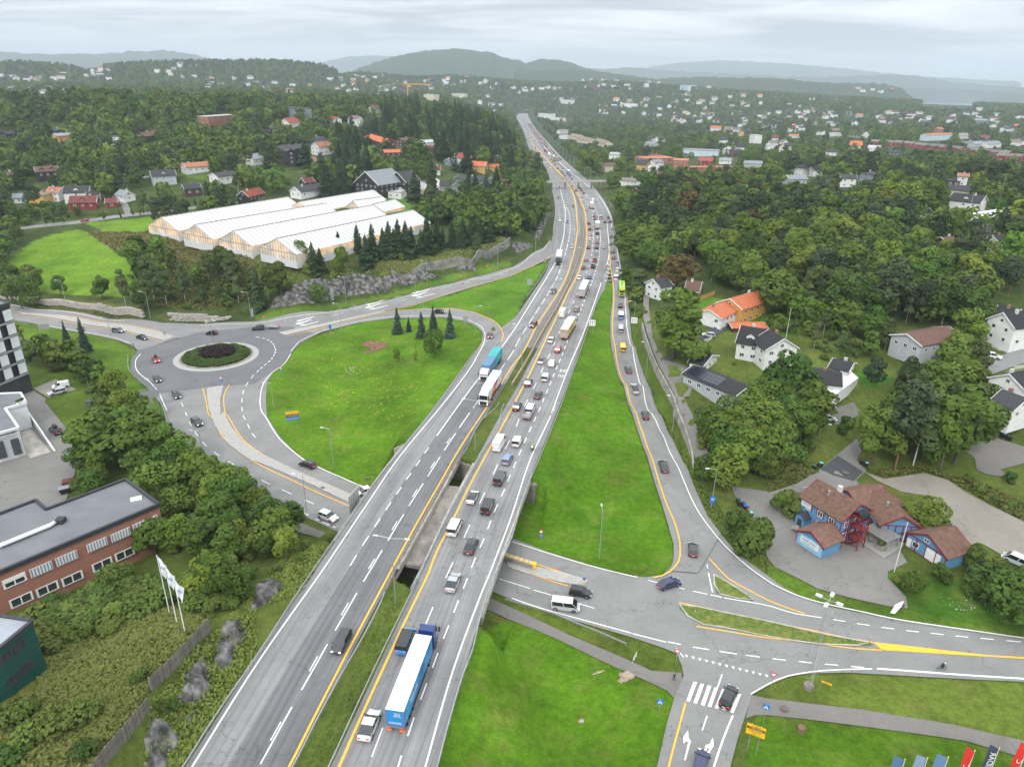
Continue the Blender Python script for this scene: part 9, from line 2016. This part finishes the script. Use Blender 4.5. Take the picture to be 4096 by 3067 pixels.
for i,(m,t_,tm)in enumerate(((YELS,'← Drammen E18',DKM),(BRNS,'← Asker Museum',WHS),(BLUS,'E18 Kristiansand →',WHS))):pl_=plate(e,h-.45-i*.85,3.3,.8,m);text('lettering',t_,.40,tm,pl_,(0,-.06,h-.45-i*.85),(pi/2,0,0),.005)
e,h=PSG('D3 2065,1530','2100,1295','large yellow direction sign with a brown museum line, lower right',posts=2,width=2,r_=.07)
pb=plate(e,h-1.0,2.5,1.9,YELS);plate(e,h-.70,2.4,.38,BRNS,'brown_line',-.055)
for t_,dz,tm in(('← Heggedal',.62-.40+.5,DKM),('← Asker Museum',.30,WHS),('165 Slemmestad →',-.10,DKM),('Nesøya →',-.45,DKM),('Holmen →',-.80,DKM)):text('lettering',t_,.25,tm,pb,(0,-.095,h-1.0+dz+(0 if dz<.5 else.05)),(pi/2,0,0),.005)
for b,t,l in(('B3 687,937','692,820','white lane sign with two black and one red arrow beside the motorway'),('B3 1047,907','1050,798','white lane sign with red and black arrows by the slip road')):
 e,h=PSG(b,t,l,posts=2,width=1.2);plate(e,h-1.0,2.1,2.1,WHS)
 for i in range(3):a=BX(-.06+(i-1)*.6,.06+(i-1)*.6,-.08,-.06,h-1.8,h-.6).add([(-.2+(i-1)*.6,-.07,h-.7),(.2+(i-1)*.6,-.07,h-.7),((i-1)*.6,-.07,h-.25)],[(0,1,2),(2,1,0)]);a.ob('arrow',REDS if i==2 else DKM,e)
for b,t,l,w,hh in(('B2 662,672','648,555','tall grey back of a sign before the rock cutting',1.3,4.6),('B2 1808,888','1805,785','grey back of a sign at the end of the loop lawn',1.6,2.2),('B3 150,547','160,465','grey back of a sign on the verge beside the motorway',2.0,2.6),('B3 282,330','283,287','small grey back of a sign at the ramp nose',1.4,1.8),('B1 393,942','377,855','pale back of a sign above the left lawn',3.4,2.0),('B1 1158,1102','1145,1018','small sign backs at the lawn corner by the roundabout',1.0,1.0),('B1 1428,987','1418,918','small sign back on the left traffic island',.9,1.1),('B1 318,672','312,618','flat white street name sign by the block wall',3.0,.6),('B1 2180,795','2178,722','narrow sign back beside the rock',.9,3.2),('C1 705,365','690,288','white notice sign on the lawn by the yard',1.0,1.6)):
 e,h=PSG(b,t,l,posts=2 if w>1.2 else 1,width=w);plate(e,h-hh*.5,w,hh,SGB if'white'not in l else WHS)
e,h=PSG('C1 1310,75','B1 1285,1435','large grey back of a gantry sign with control box by the side road',posts=1,r_=.09);plate(e,h-.9,5.2,2.2,SGB);plate(e,h-2.9,1.2,1.5,SGB,'control_box',-.1);BX(-2.7,2.5,-.05,.05,h+.5,h+.62).ob('lamp_bar',GV,e)
e,h=PSG('D4 445,990','470,905','small yellow arrow sign on the verge beside the mast');plate(e,h-.2,1.5,.32,YELS,x=.7);text('lettering','Hvalstad',.22,DKM,e,(.7,-.06,h-.2),(pi/2,0,0),.004)
e,h=PSG('C3 620,1590','620,1530','blue marker post at the end of the paved strip');disc(e,h-.2,.3,BLUS);plate(e,h-.8,.25,.6,YELS,'marker')
e,h=PSG('B3 998,690','998,655','orange and black marker on the slip road verge');plate(e,h-.5,.45,1.0,ORL)
e,h=PSG('B2 645,955','643,862','blue sign on the edge of the loop lawn');plate(e,h-.8,.9,1.6,BLUS)
for p_ in('D3 1575,360','D4 870,590','D3 2035,195'):
 g_=G(*P(p_)[0][:3]);e=EMP('marker_post',(g_[0],g_[1],g_[2]+.2),0,'thin grey marker post at the tip of the grass island','marker post','marker posts of the grass islands');BX(-.06,.06,-.04,.04,0,1.3).ob('post',GV,e);BX(-.065,.065,-.045,.045,1.05,1.2).ob('reflector',WHS,e)
q=[at('C2',*p,z)for*p,z in((795,835,8.6),(880,742,8.6),(925,870,5.0),(825,955,5.0))];c_=Vector(q[0]);v1=(Vector(q[1])-Vector(q[0]));a_=atan2(v1.y,v1.x);wd=v1.length
e=EMP('gantry_sign',((q[0][0]+q[1][0])/2,(q[0][1]+q[1][1])/2,4.4),a_,'large pale sign back with ribs hanging at the left side of bridge','road sign');BX(-wd/2,wd/2,-.05,.05,0,4.2).ob('panel',mat('aluminium_panel',(.50,.51,.46),.5,.08,.6,metal=.2),e)
for i in range(6):BX(-wd/2+.3+i*(wd-.6)/5-.05,-wd/2+.3+i*(wd-.6)/5+.05,-.16,-.05,0,4.2).ob('rib',GV,e)
for zz in(.9,3.2):BX(-wd/2,wd/2,-.24,-.16,zz-.06,zz+.06).ob('cross_beam',GV,e)
cu=[G('C3',*p,.5)for p in((-70,1355),(60,1385),(190,1435))];p0_,p1_=Vector((cu[0][0],cu[0][1],0)),Vector((cu[2][0],cu[2][1],0));a_=atan2((p1_-p0_).y,(p1_-p0_).x);Lc=(p1_-p0_).length
e=EMP('crash_cushion',(*((p0_+p1_)/2).xy,.3),a_,'yellow and grey crash cushion on the paved strip under the bridge edge','crash barrier')
for i in range(6):BX(-Lc/2+i*Lc/6+.05,-Lc/2+(i+1)*Lc/6-.05,-.45,.45,.1,.95).ob('cell',mat('cushion_yellow',(.55,.42,.18),.7,.12,1),e)
for s in(-1,1):BX(-Lc/2,Lc/2,s*.5-.04,s*.5+.04,.25,.45).box(-Lc/2,Lc/2,s*.5-.04,s*.5+.04,.6,.8).ob('side_rail',GV,e)
CYL((Lc/2,0,0),(Lc/2,0,1),.5,n=14).ob('nose',YELS,e)
a,b=G('D3',1042,762),G('D3',1080,690);rz=atan2(b[1]-a[1],b[0]-a[0]);L=hypot(b[0]-a[0],b[1]-a[1])*.8;e=EMP('railing',(a[0],a[1],a[2]),rz,'short steel railing beside the footpath','railing');r_=MB()
for x in(0,L/2,L):r_.cyl((x,0,0),(x,0,1.1),.04,n=6)
for z_ in(.55,1.1):r_.cyl((0,0,z_),(L,0,z_),.04,n=6)
r_.ob('bars',mat('light_steel',(.6,.63,.66),.4,.05,1),e)
def BLD(pos,s,lbx,sdx,m):
 g_=G(*P(pos)[0][:3]);bm=bmesh.new();bmesh.ops.create_icosphere(bm,subdivisions=3,radius=1);rr=random.Random(sdx)
 for v in bm.verts:
  n=noise.noise(v.co*1.1+Vector((sdx,0,0)))*.35+noise.cell(v.co*1.4+Vector((sdx,2,0)))*.12;v.co*=1+n;v.co.x*=s[0];v.co.y*=s[1];v.co.z*=s[2]
 me=NME('boulder');bm.to_mesh(me);bm.free();me.materials.append(m);o=link('boulder',me,None,(g_[0],g_[1],g_[2]+s[2]*.3),(0,0,.4));tag(o,lbx,'boulder')
BM=mat('boulder_stone',(.34,.27,.21),.9,.3,.8,.05,4)
BLD('D3 985,880',(1.15,.75,.8),'large pinkish boulder at the edge of footpath',3,BM);BLD('D3 940,912',(.42,.4,.4),'small boulder leaning against the large one',8,BM);BLD('D3 745,840',(1.0,.2,.12),'long flat kerbstone lying in the lawn',5,BM);BLD('D3 598,1258',(.45,.3,.15),'flat grey stone in a worn lawn patch',6,BM)
g_=G('D4',285,1340);CYL((0,0,-.2),(0,0,.75),.62,.55,14).ob('tree_stump',mat('stump_wood',(.16,.11,.07),.9,.3,4,.03,20),None,(g_[0],g_[1],g_[2]));tag(bpy.data.objects['tree_stump'],'broad tree stump in the lower right lawn','tree stump')
for p_,s_,l in(('C2 578,762',.5,'manhole cover in the paved strip'),('C2 570,1040',.55,'manhole cover under the white SUV'),('C2 957,677',.45,'manhole cover in the loop lawn'),('C3 1488,130',.55,'manhole cover in the lane'),('C4 668,633',.8,'manhole cover on the fresh asphalt'),('D4 140,1158',.6,'manhole cover on the right footpath'),('C2 657,1083',.45,'second manhole cover by the white SUV')):
 g_=G(*P(p_)[0][:3]);o=CYL((0,0,0),(0,0,.06),s_,n=18).ob('manhole_cover',mat('cast_iron',(.13,.10,.085),.8,.2,5),None,(g_[0],g_[1],g_[2]+.24));tag(o,l,'manhole cover')
BINB=MB().add([(-.25,-.28,0),(.25,-.28,0),(.25,.28,0),(-.25,.28,0),(-.3,-.36,1),(.3,-.36,1),(.3,.36,1),(-.3,.36,1)],[(0,3,2,1),(0,1,5,4),(1,2,6,5),(2,3,7,6),(3,0,4,7)]).me('bin_body',BLP);BINL=BX(-.33,.33,-.4,.4,1.0,1.08).me('lid',mat('bin_lid',(.1,.1,.1),.5,.05,1,ocl=True))
def wbin(pos,col,lbx,gpx=None,rz=.4):
 g_=G(*P(pos)[0][:3]);e=EMP('wheelie_bin',(g_[0],g_[1],g_[2]+.1),rz,lbx,'waste bin',gpx);link('bin_body',BINB,e);o=link('lid',BINL,e);o.color=(*col,1)
GRL,BLL_,DKL,TQ=(.03,.12,.08),(.02,.12,.5),(.03,.03,.03),(.15,.55,.50)
for i,(x,y,c,l)in enumerate(((1945,885,GRL,'green lidded bin, topmost of the row by the yard'),(1955,912,DKL,'dark lidded bin, second of the row by the yard'),(1990,925,DKL,'dark lidded bin, third of the row by the yard'),(2008,945,BLL_,'blue lidded bin in the row by the yard'),(2025,960,DKL,'dark lidded bin below the blue lidded one'),(2042,982,(.3,.15,.08),'brown lidded bin near the end of row by the yard'),(2060,1005,TQ,'turquoise lidded bin at the lower end of the row by the yard'))):wbin('C3 %d,%d'%(x,y),c,l)
for x,y,c,l in((395,600,GRL,'green bin at the verge left of the lane fork'),(435,585,DKL,'dark bin at the verge left of the lane fork'),(455,575,TQ,'turquoise lidded bin left of the lane fork'),(800,555,DKL,'leftmost dark bin under the big pine'),(820,565,DKL,'middle dark bin under the big pine'),(845,575,TQ,'turquoise lidded bin under the big pine'),(1978,310,BLL_,'blue lidded bin at the parking lot edge'),(2003,318,DKL,'dark bin right of the blue lidded one at the parking lot'),(2025,325,TQ,'turquoise lidded bin at the parking lot'),(2058,340,GRL,'green lidded bin at the parking lot'),(2082,350,DKL,'last dark bin at the parking lot'),(265,1205,(.6,.03,.35),'black bin with magenta lid beside the annex')):wbin('C4 %d,%d'%(x,y),c,l)
g_=G('C1',568,800);e=EMP('skip',(g_[0],g_[1],g_[2]+.1),.6,'grey lidded skip behind the brick office','skip');MB().add([(-.9,-.6,0),(.9,-.6,0),(.9,.6,0),(-.9,.6,0),(-1.2,-.8,1.3),(1.2,-.8,1.3),(1.2,.8,1.3),(-1.2,.8,1.3)],[(0,3,2,1),(0,1,5,4),(1,2,6,5),(2,3,7,6),(3,0,4,7)]).ob('body',BLP,e);BX(-1.25,0,-.85,.85,1.3,1.4).box(.02,1.25,-.85,.85,1.3,1.4).ob('lid',mat('grey_lid',(.22,.24,.28),.5,.05,1),e)
g_=G('C1',620,740);BX(-1.6,1.6,-1,1,0,1.5).box(-1.7,1.7,-1.1,-.98,1.3,1.6).ob('container',mat('rusty_red',(.12,.03,.025),.7,.3,1),None,(g_[0],g_[1],g_[2]+.1),(0,0,.5));tag(bpy.data.objects['container'],'rusty dark red container half under trees behind brick office','container')
WPOLE=mat('white_pole',(.72,.72,.70),.5,.04,1)
def flag(e,h,w,dn,m,name='flag',x0=.06,sdx=0,ang=.0,lean=.5):
 b=MB();nx,nz=7,5;vs=[];fs=[]
 for i in range(nx+1):
  for j in range(nz+1):
   t=i/nx;u=j/nz;x=x0+w*t*(1-.35*lean*u);vs.append((x,.14*sin(t*6+u*2+sdx),h-dn*u-w*lean*t**1.1*.9))
 for i in range(nx):
  for j in range(nz):k=i*(nz+1)+j;fs.append((k,k+nz+1,k+nz+2,k+1))
 o=b.add(vs,fs).ob(name,m,e,None,(0,0,ang));return o
def pole(base,top,lbx,m=WPOLE,r_=.09,surf='G',name='flagpole'):
 b=P(base)[0];g=G(*b[:3]);h=HTO(g,NN(*P(top)[0][:3]));e=EMP(name,(g[0],g[1],g[2]),0,lbx,'flagpole'if'flag'in name else'pole');CYL((0,0,-.2),(0,0,h),r_,r_*.55,8).ob('pole',m,e)
 if name=='flagpole':bm_=CYL((0,0,h),(0,0,h+.18),.10,.04,8).ob('finial',m,e)
 return e,h
FW=mat('flag_white',(.72,.74,.76),.8,.08,2)
def CLT(o,l):
 mw=o.parent.matrix_basis.copy();o.parent=None;o.matrix_basis=mw@o.matrix_basis;tag(o,l,'flag')
for i,(bx1,by1,tx1,ty1)in enumerate(((1465,338,1368,-955+0),(1530,425,1418,-870),(1597,500,1487,30))):
 tp='C1 1367,1345'if i==0 else'C1 1420,1437'if i==1 else'C1 1490,1540'
 e,h=pole('D1 %d,%d'%(bx1,by1),tp,('left','middle','right')[i]+' of three white flagpoles above the fence');o=flag(e,h-.15,1.1,2.6,FW,sdx=i,lean=1.6);text('lettering','RB',.6,BLUS,o,(.55,-.18,h-2.1),(pi/2,.6,0),.004);CLT(o,('left','middle','right')[i]+' drooping white flag with blue print above the fence')
for b,t,l in(('C4 1088,1478','1228,1058','tall white flagpole in front of blue building'),('B4 155,975','193,730','white flagpole on the lawn of the white house'),('A1 897,1265','868,1105','white flagpole with pennant beside the red garage'),('A1 1580,1045','1562,915','flagpole before the wide white house'),('A2 1493,1260','1478,980','tall flagpole at the end of the greenhouses'),('A2 665,860','660,782','flagpole beside the white villa on the slope'),('A2 1740,1052','1737,975','flagpole between the white and the yellow house'),('A4 1712,1475','1762,1235','flagpole in front of the large villa'),('A4 2000,1288','2045,1095','bare white pole at the right of the large villa'),('A1 840,745','828,655','flagpole above the modern white house'),('A3 1097,1000','1097,905','flagpole beside the yellow gabled house'),('A4 625,708','628,650','flagpole in the far right houses')):pole(b,t,l)
for b,t,l in(('B1 798,1538','737,1330','leaning wooden utility pole beside the hedge'),('B1 440,1135','400,975','wooden pole with small arm behind the hedge'),('A4 1560,1560','1590,1440','wooden utility pole at the villa street')):pole(b,t,l,MT['weathered_board'],.14,name='utility_pole')
g_=G('B1',775,1555);o=BX(-.7,.7,-.5,.5,0,1.3).box(-.75,.75,-.55,.55,1.3,1.4).ob('utility_cabinet',mat('cabinet_grey',(.08,.10,.10),.6,.1,1),None,(g_[0],g_[1],g_[2]));tag(o,'dark grey utility cabinet at the foot of leaning pole','cabinet')
def BNR(base,top,m,body,lbx,tm=WHS,w=1.55,sdx=0,side=-1,rev=True):
 b=P(base)[0];q=at(*b[:3],.0);tp=NN(*P(top)[0][:3]);h=HTO((q[0],q[1],0),tp);e=EMP('flagpole',(q[0],q[1],0),0,lbx.replace('banner','banner pole'),'flagpole');CYL((0,0,-.2),(0,0,h),.06,.04,8).ob('pole',WPOLE,e);CYL((0,0,h),(0,0,h+.15),.07,n=8).ob('finial',YELS,e)
 hh=5.2;vs=[];fs=[];n=10
 for i in range(5):
  for j in range(n+1):
   t=i/4;u=j/n;vs.append((side*(.06+w*t),.10*sin(t*4+u*3+sdx),h-.1+.9*t*(1-u)-(hh)*u))
 for i in range(4):
  for j in range(n):k=i*(n+1)+j;fs.append((k,k+n+1,k+n+2,k+1))
 o=MB().add(vs,fs).ob('banner',m,None,(q[0],q[1],0));tag(o,lbx,'banner')
 text('lettering',body,1.15,tm,o,(side*(w*.52),-.20,h-2.7),(pi/2,pi/2,0),.003,-1 if rev else 1)
 return e
JB=[mat('banner_blue_%d'%i,c,.8,.06,1)for i,c in enumerate(((.09,.17,.30),(.22,.30,.42),(.12,.22,.38)))]
for i,(x,y)in enumerate(((1147,1590),(1337,1578),(1512,1572))):BNR('D4 %d,%d'%(x-42,y+235),'D4 %d,%d'%(x,y),JB[i],'JYSK',('left blue banner with white JYSK letters','middle pale blue banner with white JYSK letters','right blue banner with white JYSK letters')[i],sdx=i)
RB_=mat('banner_red',(.62,.03,.02),.7,.06,1)
BNR('D4 1680,1790','1750,1515',RB_,'C','furled red banner with white C, left of the dark one',sdx=5,w=1.2);BNR('D4 1885,1770','1955,1495',mat('banner_navy',(.04,.06,.10),.8,.06,1),'SKEIDAR','dark navy banner with white SKEIDAR letters',sdx=6,w=1.4);BNR('D4 2130,1760','2200,1470',RB_,'C','red banner with white C at the right edge',sdx=7,w=1.3)
g_=G('D4',1155,262);e=EMP('beach_flag',(g_[0],g_[1],g_[2]),0,'fallen white feather flag on the verge of the yard','flag');q=G('D4',1065,340);dx,dy=q[0]-g_[0],q[1]-g_[1];L=hypot(dx,dy);e.rotation_euler=(0,0,atan2(dy,dx));MB().add([(0,-.1,.9),(L*.5,-.5,.8),(L,-.25,.15),(L*.9,.35,.2),(L*.4,.45,.9),(0,.1,1.0)],[(0,1,2,3,4,5),(5,4,3,2,1,0)]).ob('cloth',FW,e);BX(-.4,.4,-.4,.4,0,.1).ob('base_plate',DKM,e)
g_=ats('A1',1230,1105,hypot(*G('A1',1230,1120)[:2]));e=EMP('boat',(g_[0],g_[1],Tz(g_[0],g_[1])+.8),.05,'white boat parked beside the light grey house','boat');loft([(-4,1.0,.2,.8,1.0),(-3.8,1.25,.0,.8,1.1),(1.5,1.25,.0,.9,1.2),(4.5,.15,.7,1.2,1.5)]).ob('hull',WHT,e);BX(-1.2,.8,-.7,.7,1.1,1.9).ob('cabin',CGL,e)
def PKT(pts_,lbx,m=WHT,h=1.1,sp=.35,surf=G):
 w=[G(*p[:3])for p in P(pts_)];rp,_=RSM([Vector(p)for p in w],sp);e=EMP('picket_fence',tuple(rp[0]),0,lbx,'fence');me=BX(-.06,.06,-.02,.02,0,h).me('picket',m);o0=rp[0]
 for i,(p,q)in enumerate(zip(rp[:-1],rp[1:])):
  if i<90:link('picket',me,e,(p.x-o0.x,p.y-o0.y,Tz(p.x,p.y)-o0.z),(0,0,atan2((q-p).y,(q-p).x)))
 b=MB()
 for p,q in zip(rp[::3],rp[3::3]+[rp[-1]]):
  for zz in(.3,.85):b.cyl((p.x-o0.x,p.y-o0.y,Tz(p.x,p.y)-o0.z+zz),(q.x-o0.x,q.y-o0.y,Tz(q.x,q.y)-o0.z+zz),.035,n=4)
 b.ob('rail',m,e)
PKT('B4 1800,1040 1850,1010 1920,990 2000,985','curved white picket fence below large white house');PKT('B4 1930,1055 1990,1085 2060,1090 2110,1060','lower white picket fence by the parked white SUV');PKT('B4 2120,1245 2208,1235','white fence at the right edge');PKT('B3 1560,1045 1640,1020 1750,965','white board fence beside the small garage')
PKT('B3 1560,670 1650,640 1750,600','ochre board fence above lawn, left of ochre house',mat('ochre_board',(.55,.30,.08),.8,.1,1),1.8,.25);PKT('B3 1580,790 1680,770','ochre board fence beside white basement wing',MT['ochre_board'],1.8,.25)
def table(pos,lbx,rz=.5):
 g_=G(*P(pos)[0][:3]);e=EMP('picnic_table',(g_[0],g_[1],g_[2]+.12),rz,lbx,'picnic table');
 for i in range(4):BX(-.9,.9,-.36+i*.19,-.20+i*.19,.70,.75).ob('board',GW,e)
 for s in(-1,1):BX(-.9,.9,s*.75-.14,s*.75+.14,.40,.45).ob('bench',GW,e)
 BX(-.7,-.62,-.75,.75,.34,.40).box(.62,.7,-.75,.75,.34,.40).box(-.7,-.62,-.08,.08,0,.7).box(.62,.7,-.08,.08,0,.7).ob('leg_frame',GW,e)
table('C1 95,495','wooden picnic table outside the white office');table('C4 240,1125','grey picnic table beside the porch',.9);table('C4 880,1215','picnic table under the pergola',1.2)
for p_,l in(('B1 160,1540','left of two round planters on the office terrace'),('B1 195,1525','right of two round planters on the office terrace')):
 q=at(*P(p_)[0][:3],7.8);e=EMP('planter',(q[0],q[1],7.5),0,l,'planter');CYL((0,0,0),(0,0,.7),.35,.5,12).ob('pot',WHT,e);link('plant',PR['shrub'][0][0],e,(0,0,.6)).scale=(.25,.25,.3)
g_=G('C4',970,1290);e=EMP('planter',(g_[0],g_[1],g_[2]+.2),.5,'square grey planter with conifer on the timber deck','planter');BX(-.7,.7,-.7,.7,0,.8).ob('box',GW,e);link('plant',PR['shrub'][1][0],e,(0,0,.7)).scale=(.35,.35,.5)
g=RNG(8)
def FLW(name,lbx,s,n,m,size=.22,h=.25,clump=4):
 poly=[G(*p[:3])[:2]for p in P(s)];xs=[p[0]for p in poly];ys=[p[1]for p in poly];c=np.stack([g.uniform(min(xs),max(xs),n//clump),g.uniform(min(ys),max(ys),n//clump)],1);Pn=np.repeat(c,clump,0)+g.normal(0,.8,(n//clump*clump,2));m_=IPL(Pn[:,0],Pn[:,1],poly);Pn=Pn[m_];z=T(Pn[:,0],Pn[:,1])+h*g.uniform(.3,1,len(Pn))
 CRP(name,lbx,np.column_stack([Pn,z]),m,size,np.column_stack([g.normal(0,.4,(len(Pn),2)),np.ones(len(Pn))]))
YF=mat('yellow_flower',(.40,.36,.03),.8,.2,2);WFm=mat('white_flower',(.65,.66,.6),.8,.1,2)
FLW('yellow_flowers','yellow wild flowers scattered over the loop lawn','B2 500,1100 700,1150 1300,1300 1450,1350 1400,1656 C2 1150,230 800,150 500,60 B2 550,1400',1500,YF,.22,.2,7)
FLW('white_flowers','white clover patches on the loop lawn','B2 740,1210 880,1220 820,1300 760,1260',200,WFm,.13);FLW('white_flowers','white flowers in the lower right garden','D4 1480,200 1850,180 2050,260 1900,330 1500,300',110,WFm,.14)
PGA('bare_earth_patch',W_('B2 910,1045 930,1010 990,1003 1080,1003 1150,1025 1110,1060 1060,1080 960,1110 925,1108 1000,1065 940,1050'),.05,mat('brown_soil',(.16,.085,.045),.95,.5,.8,.1,3,spc='World'),step=1.5,lbx='brown bare earth patch in the loop lawn')
def TFT(name,lbx,s,n,m,size=.5,h=.5):
 poly=[G(*p[:3])[:2]for p in P(s)];xs=[p[0]for p in poly];ys=[p[1]for p in poly];Pn=np.stack([g.uniform(min(xs),max(xs),n*2),g.uniform(min(ys),max(ys),n*2)],1);m_=IPL(Pn[:,0],Pn[:,1],poly);Pn=Pn[m_][:n];k=np.clip(.5+.7*fbm(Pn[:,0],Pn[:,1],7,2),.05,1)
 z=T(Pn[:,0],Pn[:,1])+h*k*g.uniform(.1,1,len(Pn));CRP(name,lbx,np.column_stack([Pn,z]),m,size,np.column_stack([g.normal(0,.7,(len(Pn),2)),np.full(len(Pn),.8)]))
WED=LFM('weeds',(.125,.165,.030),(.22,.21,.06),.3,.03,.2);VRG=LFM('verge_grass',(.105,.175,.022),(.17,.19,.045),.3,.02,.2)
TFT('weeds','rough weedy growth over the fenced bank','D1 330,680 1400,250 1800,420 1300,980 1090,1350 800,1700 0,1700 0,1150 330,1000',26000,WED,.42,.7)
TFT('weeds','leafy growth between rocks and guardrail','D1 2208,250 2208,700 1590,1640 1250,1656 1300,1100 1600,700 1850,500 C2 100,1500 300,1300 640,1260 400,1656',6500,VRG,.36,.4)
TFT('weeds','tall grass in the motorway median','D2 440,1640 900,720 1160,170 1290,200 1240,360 600,1640',1500,VRG,.2,.15)
TFT('weeds','weeds on the slope below the greenhouses','B1 740,50 1100,60 1500,130 2208,250 B2 200,300 0,640 B1 1800,740 1300,700 1200,320 1000,240',16000,WED,.7,.9)
TFT('weeds','grassy slope in front of the spruces','B2 600,240 830,400 1500,290 2150,110 2150,150 1750,330 1150,425 560,450 300,480 200,420',8000,WED,.55,.6)
TFT('weeds','verge growth right of the slip road','C3 1230,20 1500,450 1900,1100 2208,1400 2208,1500 1700,1040 1400,400',7000,VRG,.35,.5)
TFT('weeds','rough growth between wood and gravel lot','C4 850,600 1250,590 1780,690 2208,890 2208,1040 1900,880 1550,680 1350,620 1000,670',6000,WED,.5,.8)
TFT('weeds','rough growth at the upper yard corner','C4 0,450 440,560 430,620 250,710 0,790',3500,WED,.45,.7)
TFT('weeds','verge growth in front of the block wall','B1 100,640 640,705 1230,800 1230,820 600,745 0,650',3500,WED,.4,.3)
HAZE_D=1.25e-4
hb=BX(-16500,16500,-400,17500,-420,620).me('haze');hm=bpy.data.materials.new('haze_air');hm.use_nodes=True;nt=hm.node_tree;NT=nt.nodes;NT.clear()
o_=NT.new('ShaderNodeOutputMaterial');v_=NT.new('ShaderNodeVolumePrincipled');SV(v_,'Density',HAZE_D);SV(v_,'Color',(.80,.90,1.0,1));SV(v_,'Anisotropy',.55)
nt.links.new(v_.outputs[0],o_.inputs['Volume']);hb.materials.append(hm);ho=link('haze',hb);tag(ho,'thin grey haze in the air over the valley',**KSF)
